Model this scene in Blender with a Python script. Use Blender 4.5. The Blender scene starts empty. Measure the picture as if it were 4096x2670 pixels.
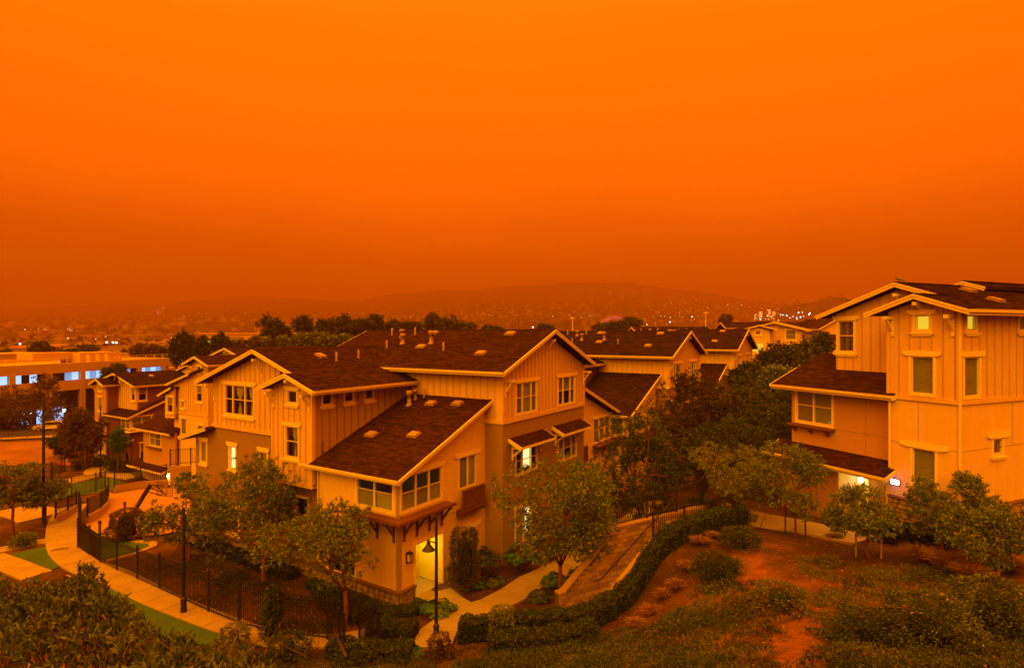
import bpy, math, random
import numpy as np
from mathutils import Vector, Matrix
from mathutils.geometry import tessellate_polygon
SC = bpy.context.scene
COL = SC.collection
R_ = math.radians
rnd = random.Random(7)

# ---------------------------------------------------------------- camera
EYE = 11.7                     # eye height above the entry court of the near townhouse
FOC, PCX, PCY = 2343.0, 2048.0, 1332.0
cam = bpy.data.cameras.new('camera'); camo = bpy.data.objects.new('camera', cam)
COL.objects.link(camo); SC.camera = camo
camo.location = (0, 0, EYE); camo.rotation_euler = (R_(90), 0, 0)
cam.sensor_fit = 'HORIZONTAL'; cam.sensor_width = 36.0; cam.lens = 36.0*FOC/4096
cam.shift_y = -(1335.0-PCY)/4096
cam.clip_start = 0.05; cam.clip_end = 30000

# ---------------------------------------------------------------- smoke-filled orange sky
world = bpy.data.worlds.new('World'); SC.world = world; world.use_nodes = True
nt = world.node_tree; nt.nodes.clear()
wo = nt.nodes.new('ShaderNodeOutputWorld'); bg = nt.nodes.new('ShaderNodeBackground')
tc = nt.nodes.new('ShaderNodeTexCoord'); sx = nt.nodes.new('ShaderNodeSeparateXYZ')
ramp = nt.nodes.new('ShaderNodeValToRGB')
nz = nt.nodes.new('ShaderNodeTexNoise'); nz.inputs['Scale'].default_value = 1.6; nz.inputs['Detail'].default_value = 2.5
mp = nt.nodes.new('ShaderNodeMapping'); mp.inputs['Scale'].default_value = (.9, .9, 3.6)
ma = nt.nodes.new('ShaderNodeMath'); ma.operation = 'MULTIPLY_ADD'; ma.inputs[1].default_value = 0.20; ma.inputs[2].default_value = -0.10
ad = nt.nodes.new('ShaderNodeMath'); ad.operation = 'ADD'
nt.links.new(tc.outputs['Generated'], sx.inputs[0]); nt.links.new(tc.outputs['Generated'], mp.inputs[0])
nt.links.new(mp.outputs[0], nz.inputs['Vector']); nt.links.new(nz.outputs['Fac'], ma.inputs[0])
nt.links.new(sx.outputs['Z'], ad.inputs[0]); nt.links.new(ma.outputs[0], ad.inputs[1])
nt.links.new(ad.outputs[0], ramp.inputs[0]); nt.links.new(ramp.outputs[0], bg.inputs[0]); nt.links.new(bg.outputs[0], wo.inputs[0])
cr = ramp.color_ramp; cr.interpolation = 'EASE'
SKY = [(0.0, (0.20, 0.027, 0.0004)), (0.10, (0.36, 0.051, 0.0005)), (0.26, (0.60, 0.089, 0.0007)),
       (0.52, (0.72, 0.108, 0.0016)), (0.80, (1.65, 0.44, 0.006)), (1.0, (2.1, 0.62, 0.009))]
cr.elements[0].position = SKY[0][0]; cr.elements[0].color = SKY[0][1]+(1,)
cr.elements[1].position = SKY[-1][0]; cr.elements[1].color = SKY[-1][1]+(1,)
for p, c in SKY[1:-1]:
    e = cr.elements.new(p); e.color = c+(1,)
bg.inputs[1].default_value = 1.0

# ---------------------------------------------------------------- the smoke-veiled sun, high behind the viewer
sun = bpy.data.lights.new('sun', 'SUN'); suno = bpy.data.objects.new('sun', sun); COL.objects.link(suno)
sun.energy = 1.5; sun.angle = R_(50); sun.color = (1.0, 0.40, 0.006)
suno.rotation_euler = (R_(60), 0, R_(-24))

SC.view_settings.view_transform = 'Standard'; SC.view_settings.look = 'None'
SC.view_settings.exposure = 1.32; SC.view_settings.gamma = 1.0; SC.view_settings.use_curve_mapping = False
SC.cycles.use_denoising = True
SC.cycles.max_bounces = 6; SC.cycles.diffuse_bounces = 3; SC.cycles.glossy_bounces = 3
SC.cycles.transmission_bounces = 4; SC.cycles.transparent_max_bounces = 12; SC.cycles.volume_bounces = 1
SC.cycles.sample_clamp_indirect = 4.0; SC.cycles.caustics_reflective = False; SC.cycles.caustics_refractive = False

# ---------------------------------------------------------------- materials
MATS = {}
def mat(name, col, rough=0.8, var=0.15, scale=2.0, bump=0.0, bscale=60.0, spec=0.3, metal=0.0, island=0.0, emit=None, es=1.0, streak=0.0, transl=0.0):
    if name in MATS: return MATS[name]
    m = bpy.data.materials.new(name); m.use_nodes = True; MATS[name] = m
    t = m.node_tree; N = t.nodes; L = t.links; b = N['Principled BSDF']
    b.inputs['Roughness'].default_value = rough; b.inputs['Specular IOR Level'].default_value = spec; b.inputs['Metallic'].default_value = metal
    c = Vector(col)
    if emit:
        b.inputs['Base Color'].default_value = (*col, 1)
        b.inputs['Emission Color'].default_value = (*emit, 1); b.inputs['Emission Strength'].default_value = es
        return m
    co = N.new('ShaderNodeTexCoord'); n1 = N.new('ShaderNodeTexNoise')
    n1.inputs['Scale'].default_value = scale; n1.inputs['Detail'].default_value = 5; n1.inputs['Roughness'].default_value = .65
    L.new(co.outputs['Object'], n1.inputs['Vector'])
    fac = n1.outputs['Fac']
    if streak:                                   # rain streaks and grime run down a wall
        mpn = N.new('ShaderNodeMapping'); mpn.inputs['Scale'].default_value = (2.2, 2.2, .12)
        n2 = N.new('ShaderNodeTexNoise'); n2.inputs['Scale'].default_value = 1.7; n2.inputs['Detail'].default_value = 6
        L.new(co.outputs['Object'], mpn.inputs[0]); L.new(mpn.outputs[0], n2.inputs['Vector'])
        mx = N.new('ShaderNodeMix'); mx.inputs['Factor'].default_value = streak
        L.new(fac, mx.inputs['A']); L.new(n2.outputs['Fac'], mx.inputs['B']); fac = mx.outputs['Result']
    if island:
        g = N.new('ShaderNodeNewGeometry'); mx2 = N.new('ShaderNodeMix'); mx2.inputs['Factor'].default_value = island
        L.new(fac, mx2.inputs['A']); L.new(g.outputs['Random Per Island'], mx2.inputs['B']); fac = mx2.outputs['Result']
    cr = N.new('ShaderNodeValToRGB'); L.new(fac, cr.inputs[0])
    cr.color_ramp.elements[0].position = .22; cr.color_ramp.elements[1].position = .78
    cr.color_ramp.elements[0].color = (*(c*(1-var)), 1); cr.color_ramp.elements[1].color = (*(c*(1+var)), 1)
    L.new(cr.outputs[0], b.inputs['Base Color'])
    if bump:
        n3 = N.new('ShaderNodeTexNoise'); n3.inputs['Scale'].default_value = bscale; n3.inputs['Detail'].default_value = 4
        L.new(co.outputs['Object'], n3.inputs['Vector'])
        bp = N.new('ShaderNodeBump'); bp.inputs['Strength'].default_value = bump; bp.inputs['Distance'].default_value = .02
        L.new(n3.outputs['Fac'], bp.inputs['Height']); L.new(bp.outputs[0], b.inputs['Normal'])
    if transl:
        out = N['Material Output']; tr = N.new('ShaderNodeBsdfTranslucent'); ms = N.new('ShaderNodeMixShader'); ms.inputs[0].default_value = transl
        L.new(cr.outputs[0], tr.inputs[0]); L.new(b.outputs[0], ms.inputs[1]); L.new(tr.outputs[0], ms.inputs[2]); L.new(ms.outputs[0], out.inputs[0])
    return m
def leafmat(name, dark, mid, light, odd=None, transl=.25, rough=.55):
    if name in MATS: return MATS[name]
    m = mat(name, mid, rough=rough, transl=transl, island=.85, var=.3, scale=1.2, spec=.35)
    for n in m.node_tree.nodes:
        if n.type == 'VALTORGB':
            r = n.color_ramp; r.elements[0].position = .12; r.elements[0].color = (*dark, 1); r.elements[1].position = .9; r.elements[1].color = (*light, 1)
            e = r.elements.new(.5); e.color = (*mid, 1)
            if odd: e = r.elements.new(.93); e.color = (*odd, 1)
    return m
def glassmat():
    m = bpy.data.materials.new('glass'); m.use_nodes = True; N = m.node_tree.nodes; L = m.node_tree.links
    N.remove(N['Principled BSDF']); out = N['Material Output']
    tr = N.new('ShaderNodeBsdfTransparent'); tr.inputs[0].default_value = (.86, .88, .84, 1)
    gl = N.new('ShaderNodeBsdfGlossy'); gl.inputs['Roughness'].default_value = .03
    lw = N.new('ShaderNodeLayerWeight'); pw = N.new('ShaderNodeMath'); pw.operation = 'POWER'; pw.inputs[1].default_value = 4.0
    fr = N.new('ShaderNodeMath'); fr.operation = 'MULTIPLY_ADD'; fr.inputs[1].default_value = .55; fr.inputs[2].default_value = .03
    L.new(lw.outputs['Facing'], pw.inputs[0]); L.new(pw.outputs[0], fr.inputs[0])
    ms = N.new('ShaderNodeMixShader'); L.new(fr.outputs[0], ms.inputs[0]); L.new(tr.outputs[0], ms.inputs[1]); L.new(gl.outputs[0], ms.inputs[2]); L.new(ms.outputs[0], out.inputs[0])
    return m
M_GLASS = glassmat()
CREAM = mat('cream_stucco', (.74, .52, .29), .9, .13, 1.2, .25, 90, streak=.5)
TAN = mat('tan_siding', (.68, .46, .25), .85, .13, 1.5, .15, 50, streak=.6)
TANDK = mat('dark_tan_siding', (.40, .25, .15), .85, .10, 1.5, .15, 50, streak=.6)  # darkened tan; eave shade on the three-window flank is partly in this colour
BROWN = mat('brown_stucco', (.31, .195, .12), .9, .08, 1.2, .25, 90, streak=.5)
RUST = mat('rust_stucco', (.50, .28, .16), .9, .08, 1.2, .25, 90, streak=.5)
DKRED = mat('maroon_siding', (.20, .085, .05), .85, .1, 1.5, .1, 50, streak=.5)
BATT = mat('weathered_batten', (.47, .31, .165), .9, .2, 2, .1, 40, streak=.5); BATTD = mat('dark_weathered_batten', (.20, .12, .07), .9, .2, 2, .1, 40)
JOINT = mat('dark_joint_line', (.16, .10, .06), .95, .2)  # dark tone of the thin control-joint strips in the stucco
TRIM = mat('cream_trim_paint', (.84, .70, .46), .6, .07, 3.0, .08, 30, streak=.4)
BEAMW = mat('stained_timber', (.15, .055, .028), .75, .22, 4.0, .2, 40, streak=.5)
ROOFM = mat('roof_deck', (.05, .028, .02), .95, .2)
SHING = mat('asphalt_shingle', (.046, .0172, .009), .97, .42, .45, .3, 120, island=.55, spec=.08)
SHINGD = mat('dark_asphalt_shingle', (.030, .0135, .0085), .97, .42, .45, .3, 120, island=.55, spec=.08)
METAL = mat('galvanised_metal', (.34, .20, .13), .6, .15, 6, metal=.2)
VENTM = mat('vent_metal', (.36, .23, .16), .6, .12, 6)
BLKM = mat('black_painted_steel', (.012, .011, .011), .45, .2, 8, spec=.5)
STONE = mat('ledge_stone', (.27, .19, .125), .9, .45, 6, .5, 30)
MORTAR = mat('stone_mortar', (.13, .10, .075), .95, .2, 10, .4, 60)
BRICKM = mat('cap_brick', (.17, .09, .06), .9, .3, 7, .4, 50)
CONC = mat('concrete', (.34, .25, .17), .9, .24, .8, .2, 80)
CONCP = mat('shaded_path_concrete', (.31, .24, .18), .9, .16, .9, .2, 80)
COURT = mat('court_paving', (.40, .215, .115), .9, .14, .5, .15, 80)
BLOCK = mat('split_face_block', (.37, .23, .125), .95, .22, 5, .6, 40)
ASPH = mat('asphalt', (.06, .05, .045), .9, .2, 1.5, .2, 80)
KERBR = mat('red_kerb_paint', (.5, .08, .05), .7, .1)
DOORM = mat('red_brown_door', (.36, .12, .06), .6, .08, 3)
DOORT = mat('tan_door', (.40, .23, .12), .7, .08, 3)
DARKIN = mat('dark_interior', (.05, .045, .04), .9, .1)
ROOMW = mat('room_wall', (.26, .22, .12), .9, .05)
BLIND = mat('cellular_blind', (.42, .40, .16), .9, .06, 3)
BLINDL = mat('pale_blind', (.56, .56, .24), .9, .05, 3)
BLINDG = mat('backlit_blind', (.4, .4, .15), emit=(.62, .44, .030), es=.62)
BLINDW = mat('lamp_lit_blind', (.5, .45, .3), emit=(.9, .72, .28), es=.9)
CURT = mat('curtain_cloth', (.62, .52, .34), .95, .12, 6)
SHUT = mat('louvre_shutter', (.42, .30, .17), .7, .08, 3)
BARK = mat('red_bark', (.17, .055, .032), .85, .3, 6, .5, 20)
BARKB = mat('grey_brown_bark', (.10, .065, .045), .9, .3, 6, .5, 20)
STAKE = mat('stake_timber', (.36, .24, .14), .9, .2, 6)
DARKP = mat('dark_stake', (.05, .03, .02), .9, .2, 6)
SOIL = mat('garden_mulch', (.115, .055, .032), .95, .5, 1.6, .8, 14)
LAWN = mat('lawn_turf', (.046, .112, .014), .95, .3, 1.1, .8, 40)
LF_A = leafmat('arbutus_leaf', (.026, .048, .006), (.115, .180, .022), (.27, .33, .042), (.52, .20, .06))
LF_D = leafmat('dark_leaf', (.012, .022, .004), (.038, .060, .011), (.080, .105, .020))
LF_O = leafmat('olive_leaf', (.055, .080, .010), (.16, .20, .026), (.27, .30, .04), (.50, .20, .06))
LF_G = leafmat('green_leaf', (.02, .07, .008), (.05, .17, .018), (.085, .24, .03))  # green raised to hold the lamplight on the round tree
LF_R = leafmat('rusty_leaf', (.045, .030, .010), (.105, .068, .022), (.17, .10, .03))
LF_H = leafmat('hedge_leaf', (.012, .026, .004), (.042, .078, .011), (.095, .14, .020), (.36, .13, .04))
LF_C = leafmat('ground_cover_leaf', (.038, .052, .010), (.108, .142, .024), (.205, .225, .042), (.42, .15, .05))
LF_B = leafmat('bush_leaf', (.020, .036, .006), (.075, .112, .017), (.175, .22, .034), (.55, .24, .10))
DRYG = leafmat('dry_grass', (.13, .07, .03), (.26, .13, .05), (.40, .22, .09))
LITTER = leafmat('fallen_leaf', (.22, .08, .04), (.42, .19, .10), (.60, .32, .18))
FLOWER = leafmat('red_flower', (.45, .05, .04), (.60, .08, .06), (.7, .14, .1))
BIRDM = mat('pigeon_feather', (.16, .15, .15), .7, .3, 20)

# ---------------------------------------------------------------- mesh helpers
class MB:
    def __init__(s): s.v = []; s.f = []; s.m = []
    def quad(s, a, b, c, d, mi=0):
        n = len(s.v); s.v += [tuple(a), tuple(b), tuple(c), tuple(d)]; s.f.append((n, n+1, n+2, n+3)); s.m.append(mi)
    def hexa(s, p, mi=0):        # p: 8 corners, bottom 4 ccw, top 4 ccw
        n = len(s.v); s.v += [tuple(q) for q in p]
        for f in ((3, 2, 1, 0), (4, 5, 6, 7), (0, 1, 5, 4), (1, 2, 6, 5), (2, 3, 7, 6), (3, 0, 4, 7)):
            s.f.append(tuple(n+i for i in f)); s.m.append(mi)
        return s
    def box(s, x0, x1, y0, y1, z0, z1, mi=0):
        return s.hexa([(x0, y0, z0), (x1, y0, z0), (x1, y1, z0), (x0, y1, z0), (x0, y0, z1), (x1, y0, z1), (x1, y1, z1), (x0, y1, z1)], mi)
    def beam(s, p, q, w, h, up=(0, 0, 1), mi=0):
        p = Vector(p); q = Vector(q); d = (q-p).normalized(); up = Vector(up)
        sd = d.cross(up)
        if sd.length < 1e-4: sd = d.cross(Vector((1, 0, 0)))
        sd.normalize(); u = sd.cross(d).normalized(); a = sd*(w/2); b = u*(h/2)
        return s.hexa([p-a-b, p+a-b, q+a-b, q-a-b, p-a+b, p+a+b, q+a+b, q-a+b], mi)
    def prism(s, poly, y0, y1, mi=0):    # poly in x,z, extruded along y
        n = len(s.v); k = len(poly)
        s.v += [(x, y0, z) for x, z in poly]+[(x, y1, z) for x, z in poly]
        s.f.append(tuple(range(n, n+k))); s.f.append(tuple(range(n+2*k-1, n+k-1, -1))); s.m += [mi, mi]
        for i in range(k):
            j = (i+1) % k; s.f.append((n+i, n+k+i, n+k+j, n+j)); s.m.append(mi)
        return s
    def tube(s, pts, rad, n=6, mi=0, cap=True):
        pts = [Vector(p) for p in pts]; base = len(s.v); prev = None
        for i, p in enumerate(pts):
            d = (pts[min(i+1, len(pts)-1)]-pts[max(i-1, 0)]).normalized()
            if prev is None:
                a = d.cross(Vector((0, 0, 1)));
                if a.length < .05: a = d.cross(Vector((1, 0, 0)))
            else: a = prev-d*prev.dot(d)
            a.normalize(); prev = a; b = d.cross(a)
            for k in range(n):
                t = 2*math.pi*k/n; s.v.append(tuple(p+(a*math.cos(t)+b*math.sin(t))*rad[i]))
        for i in range(len(pts)-1):
            for k in range(n):
                k2 = (k+1) % n; s.f.append((base+i*n+k, base+i*n+k2, base+(i+1)*n+k2, base+(i+1)*n+k)); s.m.append(mi)
        if cap:
            s.f.append(tuple(base+k for k in range(n-1, -1, -1))); s.f.append(tuple(base+(len(pts)-1)*n+k for k in range(n))); s.m += [mi, mi]
        return s
    def lathe(s, prof, n=14, c=(0, 0, 0), mi=0):   # prof (r,z)
        return s.tube([(c[0], c[1], c[2]+z+1e-5*i) for i, (r, z) in enumerate(prof)], [max(r, .001) for r, z in prof], n, mi)
    def mesh(s, name, mats):
        me = bpy.data.meshes.new(name); me.from_pydata(s.v, [], s.f)
        for m in (mats if isinstance(mats, (list, tuple)) else [mats]): me.materials.append(m)
        if any(s.m): me.polygons.foreach_set('material_index', s.m)
        me.update(); return me
    def build(s, name, mats, parent=None, loc=(0, 0, 0), rz=0.0):
        return put(name, s.mesh(name, mats), parent, loc, rz)
def put(name, me, parent=None, loc=(0, 0, 0), rz=0.0, scale=None, rot=None):
    o = bpy.data.objects.new(name, me); COL.objects.link(o); o.parent = parent; o.location = loc
    o.rotation_euler = rot if rot is not None else (0, 0, rz)
    if scale is not None: o.scale = scale
    return o
def tag(o, label=None, cat=None, group=None, kind=None):
    if label: o['label'] = label
    if cat: o['category'] = cat
    if group: o['group'] = group
    if kind: o['kind'] = kind
    return o
def thing(name, label, cat, loc=(0, 0, 0), rz=0.0, group=None):
    return tag(put(name, None, None, loc, rz), label, cat, group)
def copy_tree(o, parent=None):
    c = o.copy(); COL.objects.link(c); c.parent = parent
    for ch in list(o.children): copy_tree(ch, c)
    return c
def smooth(o):
    o.data.polygons.foreach_set('use_smooth', [True]*len(o.data.polygons)); return o
_unit = {}
def unit_cube(m):
    if m.name not in _unit: _unit[m.name] = MB().box(-.5, .5, -.5, .5, 0, 1).mesh('strip', m)
    return _unit[m.name]
def np_mesh(name, verts, nper, mats):     # verts (K*nper,3): K separate n-gons
    me = bpy.data.meshes.new(name); n = len(verts); k = n//nper
    me.vertices.add(n); me.vertices.foreach_set('co', np.asarray(verts, np.float32).ravel())
    me.loops.add(n); me.loops.foreach_set('vertex_index', np.arange(n, dtype=np.int32))
    me.polygons.add(k); me.polygons.foreach_set('loop_start', np.arange(0, n, nper, dtype=np.int32)); me.polygons.foreach_set('loop_total', np.full(k, nper, np.int32))
    me.materials.append(mats); me.update(calc_edges=True); return me
def at(px, py, z):        # the ground point seen at a photograph pixel, for a ground height z
    k = (EYE-z)*FOC/(py-PCY); return ((px-PCX)/FOC*k, k, z)
# ---------------------------------------------------------------- lie of the land
def frame(deg, px, Y):
    a = R_(deg); return ((px-PCX)/FOC*Y, Y, math.sin(a), math.cos(a))
FR_A = frame(32.8, 1596, 25.5); FR_B = frame(32.8, 2510, 44.8); FR_R = frame(66.4, 3838, 23.0)
FR_F = frame(32.8, 832, 56.0); FR_G = frame(32.8, 522, 69.0)
def fxy(fr, s, t): return (fr[0]+s*fr[2]-t*fr[3], fr[1]+s*fr[3]+t*fr[2])
CP = []
def cp(x, y, z): CP.append((x, y, z))
for s, t in ((-1, -1), (-1, 5), (-1, 10), (-1, 16), (5, -3), (5, 5), (12, -3), (22, -3), (32, -3.5), (42, -3), (12, 8), (30, 10), (45, 12)): cp(*fxy(FR_A, s, t), -.25)
for p in ((-27, 36, -1), (-26, 38, -1), (-32, 46, -1), (-27.5, 47, -1), (-22, 42, -1), (-21, 37, -.9), (-27, 41, -1), (-24, 46, -1), (-30, 42, -1), (-33.5, 48.5, -1.3),
          (-27, 35.3, -.9), (-25.4, 33.4, -.8), (-20.8, 29.6, -.5), (-16.2, 26.7, -.3), (-12.8, 24.8, -.2), (-9.8, 22.7, -.1), (-7, 22.3, 0), (-3, 22.5, -.1),
          (-33, 38, -1.2), (-34, 34, -1.1), (-30, 30, -.9), (-36, 44, -1.6), (-43, 56, -3.6), (-40, 60, -3.6), (-45, 62, -3.6), (-37, 57, -3.7), (-38, 53, -3.2),
          (-36.9, 58.7, -4), (-50, 64, -3.7), (-47, 66, -3.8), (-52, 70, -3.9), (-40, 75, -4), (-30, 70, -3.5), (-20, 65, -2), (-60, 75, -3.9), (-65, 85, -3.7), (-75, 90, -3.65), (-68, 96, -3.6),
          (-90, 102, -3.6), (-50, 50, -3), (-45, 45, -2.2), (-45, 38, -1.6), (-60, 50, -3.5), (-90, 70, -4), (-40, 100, -4.2), (-10, 100, -3),
          (2, 25, -.1), (.8, 27.9, -.25), (4.4, 32.8, -.3), (10, 42, -.2), (8, 36, -.1), (16, 52, 0), (25, 65, .2), (35, 80, .8), (60, 85, 3.5), (50, 60, 3.5),
          (9.7, 30.2, 2.62), (11.8, 29, 2.62), (13.5, 27.5, 2.66), (14.9, 25.8, 2.7), (14.5, 30.5, 2.7), (18, 33, 2.8), (13, 36, 1.6), (20, 45, 1.8),
          (16.2, 23.5, 3.1), (20.9, 22.3, 3.5), (25, 23.6, 3.7), (30, 35, 3.2),
          (0, 14, 3), (3, 12, 4), (-4, 14, 2.8), (-8, 16, 1.5), (-3, 9, 5.4), (2, 8, 6.5), (6, 9, 6.2), (10, 9, 6.1), (14, 8, 6.5), (0, 3, 9.3), (0, 0, 10), (-6, 4, 8.2), (-6, 8, 5.5), (-10, 10, 4.0),
          (-12, 16, 1.4), (-20, 20, .4), (-20, 10, 4), (8, 3, 8.6), (18, 14, 4.8), (25, 15, 5), (-30, 22, -.3), (0, -12, 10.5), (25, -8, 10), (-25, -8, 9.5), (-45, 20, -.5), (40, 20, 5)):
    cp(*p)
for q in ((3400, 2400, 3.5), (2900, 2400, 3.0), (2700, 2500, 2.3), (3000, 2670, 4.4), (4096, 2670, 5.0), (2500, 2670, 2.0), (3980, 2380, 3.7), (2450, 2540, 1.2), (2200, 2560, .5), (2000, 2560, .3), (1700, 2640, .3), (1300, 2660, .2), (3180, 2200, 2.85), (3500, 2260, 3.15)):
    cp(*at(*q))
for k, p, z in ((0, -.9, -.15), (2.5, -.9, -.2), (5, -.9, -.2), (7.5, -.9, -.15), (0, .8, -.12), (1.8, .8, -.12), (3.3, .8, .35), (4.6, .8, 1.2), (6.2, .8, 2.25), (8.0, .8, 2.55), (-.8, 2.0, .15), (.8, 2.2, .4), (1.9, 2.2, .75), (3.0, 2.2, 2.0), (4.2, 2.2, 2.5), (6, 2.2, 2.7), (8, 2.2, 2.68), (1.5, 3.4, 1.1), (3.2, 3.6, 2.3)):
    cp(2.2+.86*k+.51*p, 25.0+.51*k-.86*p, z)
_C = np.array(CP); _n = len(_C)
def _phi(r2): return .5*r2*np.log(np.maximum(r2, 1e-9))
_A = np.zeros((_n+3, _n+3)); _d = ((_C[:, None, :2]-_C[None, :, :2])**2).sum(2)
_A[:_n, :_n] = _phi(_d)+np.eye(_n)*.15; _A[:_n, _n] = 1; _A[:_n, _n+1:] = _C[:, :2]; _A[_n, :_n] = 1; _A[_n+1:, :_n] = _C[:, :2].T
_W = np.linalg.solve(_A, np.concatenate([_C[:, 2], [0, 0, 0]]))
RIDGE = np.array([(-3000, 1235), (-500, 1225), (0, 1232), (300, 1222), (600, 1212), (900, 1190), (1150, 1185), (1400, 1200), (1600, 1180), (1800, 1155), (2000, 1145), (2200, 1140), (2350, 1128), (2500, 1126), (2620, 1140), (2700, 1155), (2850, 1178), (3000, 1195), (3100, 1208), (3200, 1212), (3500, 1205), (4200, 1205), (8000, 1230)], float)
def sstep(a, b, x):
    t = np.clip((x-a)/(b-a), 0, 1); return t*t*(3-2*t)
def far_z(x, y):
    Y = np.maximum(y, 50.0); px = np.clip(x/Y*FOC+PCX, -3000, 8000)
    w = sstep(900, 2300, px)
    zl = np.interp(Y, [90, 300, 700, 1500], [-4, -9, -7, 0]); zr = np.interp(Y, [90, 300, 700, 1500], [.8, -3, -3, 6])
    plain = zl*(1-w)+zr*w
    yr = np.interp(px, RIDGE[:, 0], RIDGE[:, 1]); t = np.clip((Y-1100)/3000, 0, 1)
    yi = 1334+(yr-1334)*(t**.75)
    bump = 3*np.sin(px/97.0+Y/400.)+1.2*np.sin(px/41.+Y/270.)
    hill = EYE+(PCY-yi)/FOC*np.minimum(Y, 4100)+bump*t*2.5
    hill = hill-np.maximum(Y-4100, 0)*.12
    z = plain*(1-sstep(1000, 1500, Y))+hill*sstep(1000, 1500, Y)
    z = z+78*np.exp(-((px-3350)/190.)**2-((Y-1850)/200.)**2)+40*np.exp(-((px-3120)/120.)**2-((Y-2000)/200.)**2)
    return np.maximum(z, -9.4)
def gz_arr(x, y):
    x = np.asarray(x, float); y = np.asarray(y, float); out = np.empty_like(x); fx, fy, fo = x.ravel(), y.ravel(), out.ravel()
    for i in range(0, len(fx), 20000):
        X = np.clip(fx[i:i+20000], -110, 75); Y = np.clip(fy[i:i+20000], -14, 112)
        r2 = (X[:, None]-_C[None, :, 0])**2+(Y[:, None]-_C[None, :, 1])**2
        near = _phi(r2)@_W[:_n]+_W[_n]+X*_W[_n+1]+Y*_W[_n+2]
        w = sstep(88, 125, fy[i:i+20000]); fo[i:i+20000] = near*(1-w)+far_z(fx[i:i+20000], fy[i:i+20000])*w
    return fo.reshape(x.shape)
def gz(x, y): return float(gz_arr(np.array([x]), np.array([y]))[0])

def ground_mat():
    m = bpy.data.materials.new('ground_soil'); m.use_nodes = True; N = m.node_tree.nodes; L = m.node_tree.links; b = N['Principled BSDF']
    b.inputs['Roughness'].default_value = .95; b.inputs['Specular IOR Level'].default_value = .15
    g = N.new('ShaderNodeNewGeometry')
    def noise(s, d=5):
        n = N.new('ShaderNodeTexNoise'); n.inputs['Scale'].default_value = s; n.inputs['Detail'].default_value = d; n.inputs['Roughness'].default_value = .65; L.new(g.outputs['Position'], n.inputs['Vector']); return n
    def rmp(fac, st):
        r = N.new('ShaderNodeValToRGB'); L.new(fac, r.inputs[0]); r.color_ramp.elements[0].position, r.color_ramp.elements[1].position = st[0][0], st[-1][0]
        r.color_ramp.elements[0].color = (*st[0][1], 1); r.color_ramp.elements[1].color = (*st[-1][1], 1)
        for p, c in st[1:-1]: r.color_ramp.elements.new(p).color = (*c, 1)
        return r
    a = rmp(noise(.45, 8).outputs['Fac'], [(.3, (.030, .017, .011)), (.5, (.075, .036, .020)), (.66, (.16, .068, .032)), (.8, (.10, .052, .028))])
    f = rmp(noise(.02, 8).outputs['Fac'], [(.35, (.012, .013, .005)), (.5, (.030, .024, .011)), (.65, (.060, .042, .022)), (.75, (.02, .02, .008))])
    at_ = N.new('ShaderNodeAttribute'); at_.attribute_name = 'worn'; nb = noise(1.7, 6)
    ms_ = N.new('ShaderNodeMath'); ms_.operation = 'ADD'; L.new(at_.outputs['Fac'], ms_.inputs[0]); L.new(nb.outputs['Fac'], ms_.inputs[1])
    wr_ = N.new('ShaderNodeMapRange'); wr_.inputs['From Min'].default_value = .78; wr_.inputs['From Max'].default_value = 1.25; L.new(ms_.outputs[0], wr_.inputs['Value'])
    be = rmp(noise(2.6, 6).outputs['Fac'], [(.3, (.12, .048, .022)), (.7, (.25, .098, .040))])
    mw = N.new('ShaderNodeMix'); mw.data_type = 'RGBA'; L.new(wr_.outputs[0], mw.inputs['Factor']); L.new(a.outputs[0], mw.inputs['A']); L.new(be.outputs[0], mw.inputs['B'])
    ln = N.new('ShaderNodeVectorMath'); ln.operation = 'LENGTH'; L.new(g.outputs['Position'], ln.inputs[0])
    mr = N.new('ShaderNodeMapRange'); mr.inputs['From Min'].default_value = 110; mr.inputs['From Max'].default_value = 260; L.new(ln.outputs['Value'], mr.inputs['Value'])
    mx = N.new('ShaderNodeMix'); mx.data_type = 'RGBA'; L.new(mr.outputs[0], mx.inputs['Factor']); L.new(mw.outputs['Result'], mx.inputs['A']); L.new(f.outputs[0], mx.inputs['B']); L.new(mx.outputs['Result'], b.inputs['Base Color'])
    bp = N.new('ShaderNodeBump'); bp.inputs['Strength'].default_value = .8; bp.inputs['Distance'].default_value = .08; L.new(noise(9, 6).outputs['Fac'], bp.inputs['Height']); L.new(bp.outputs[0], b.inputs['Normal'])
    return m
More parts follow.
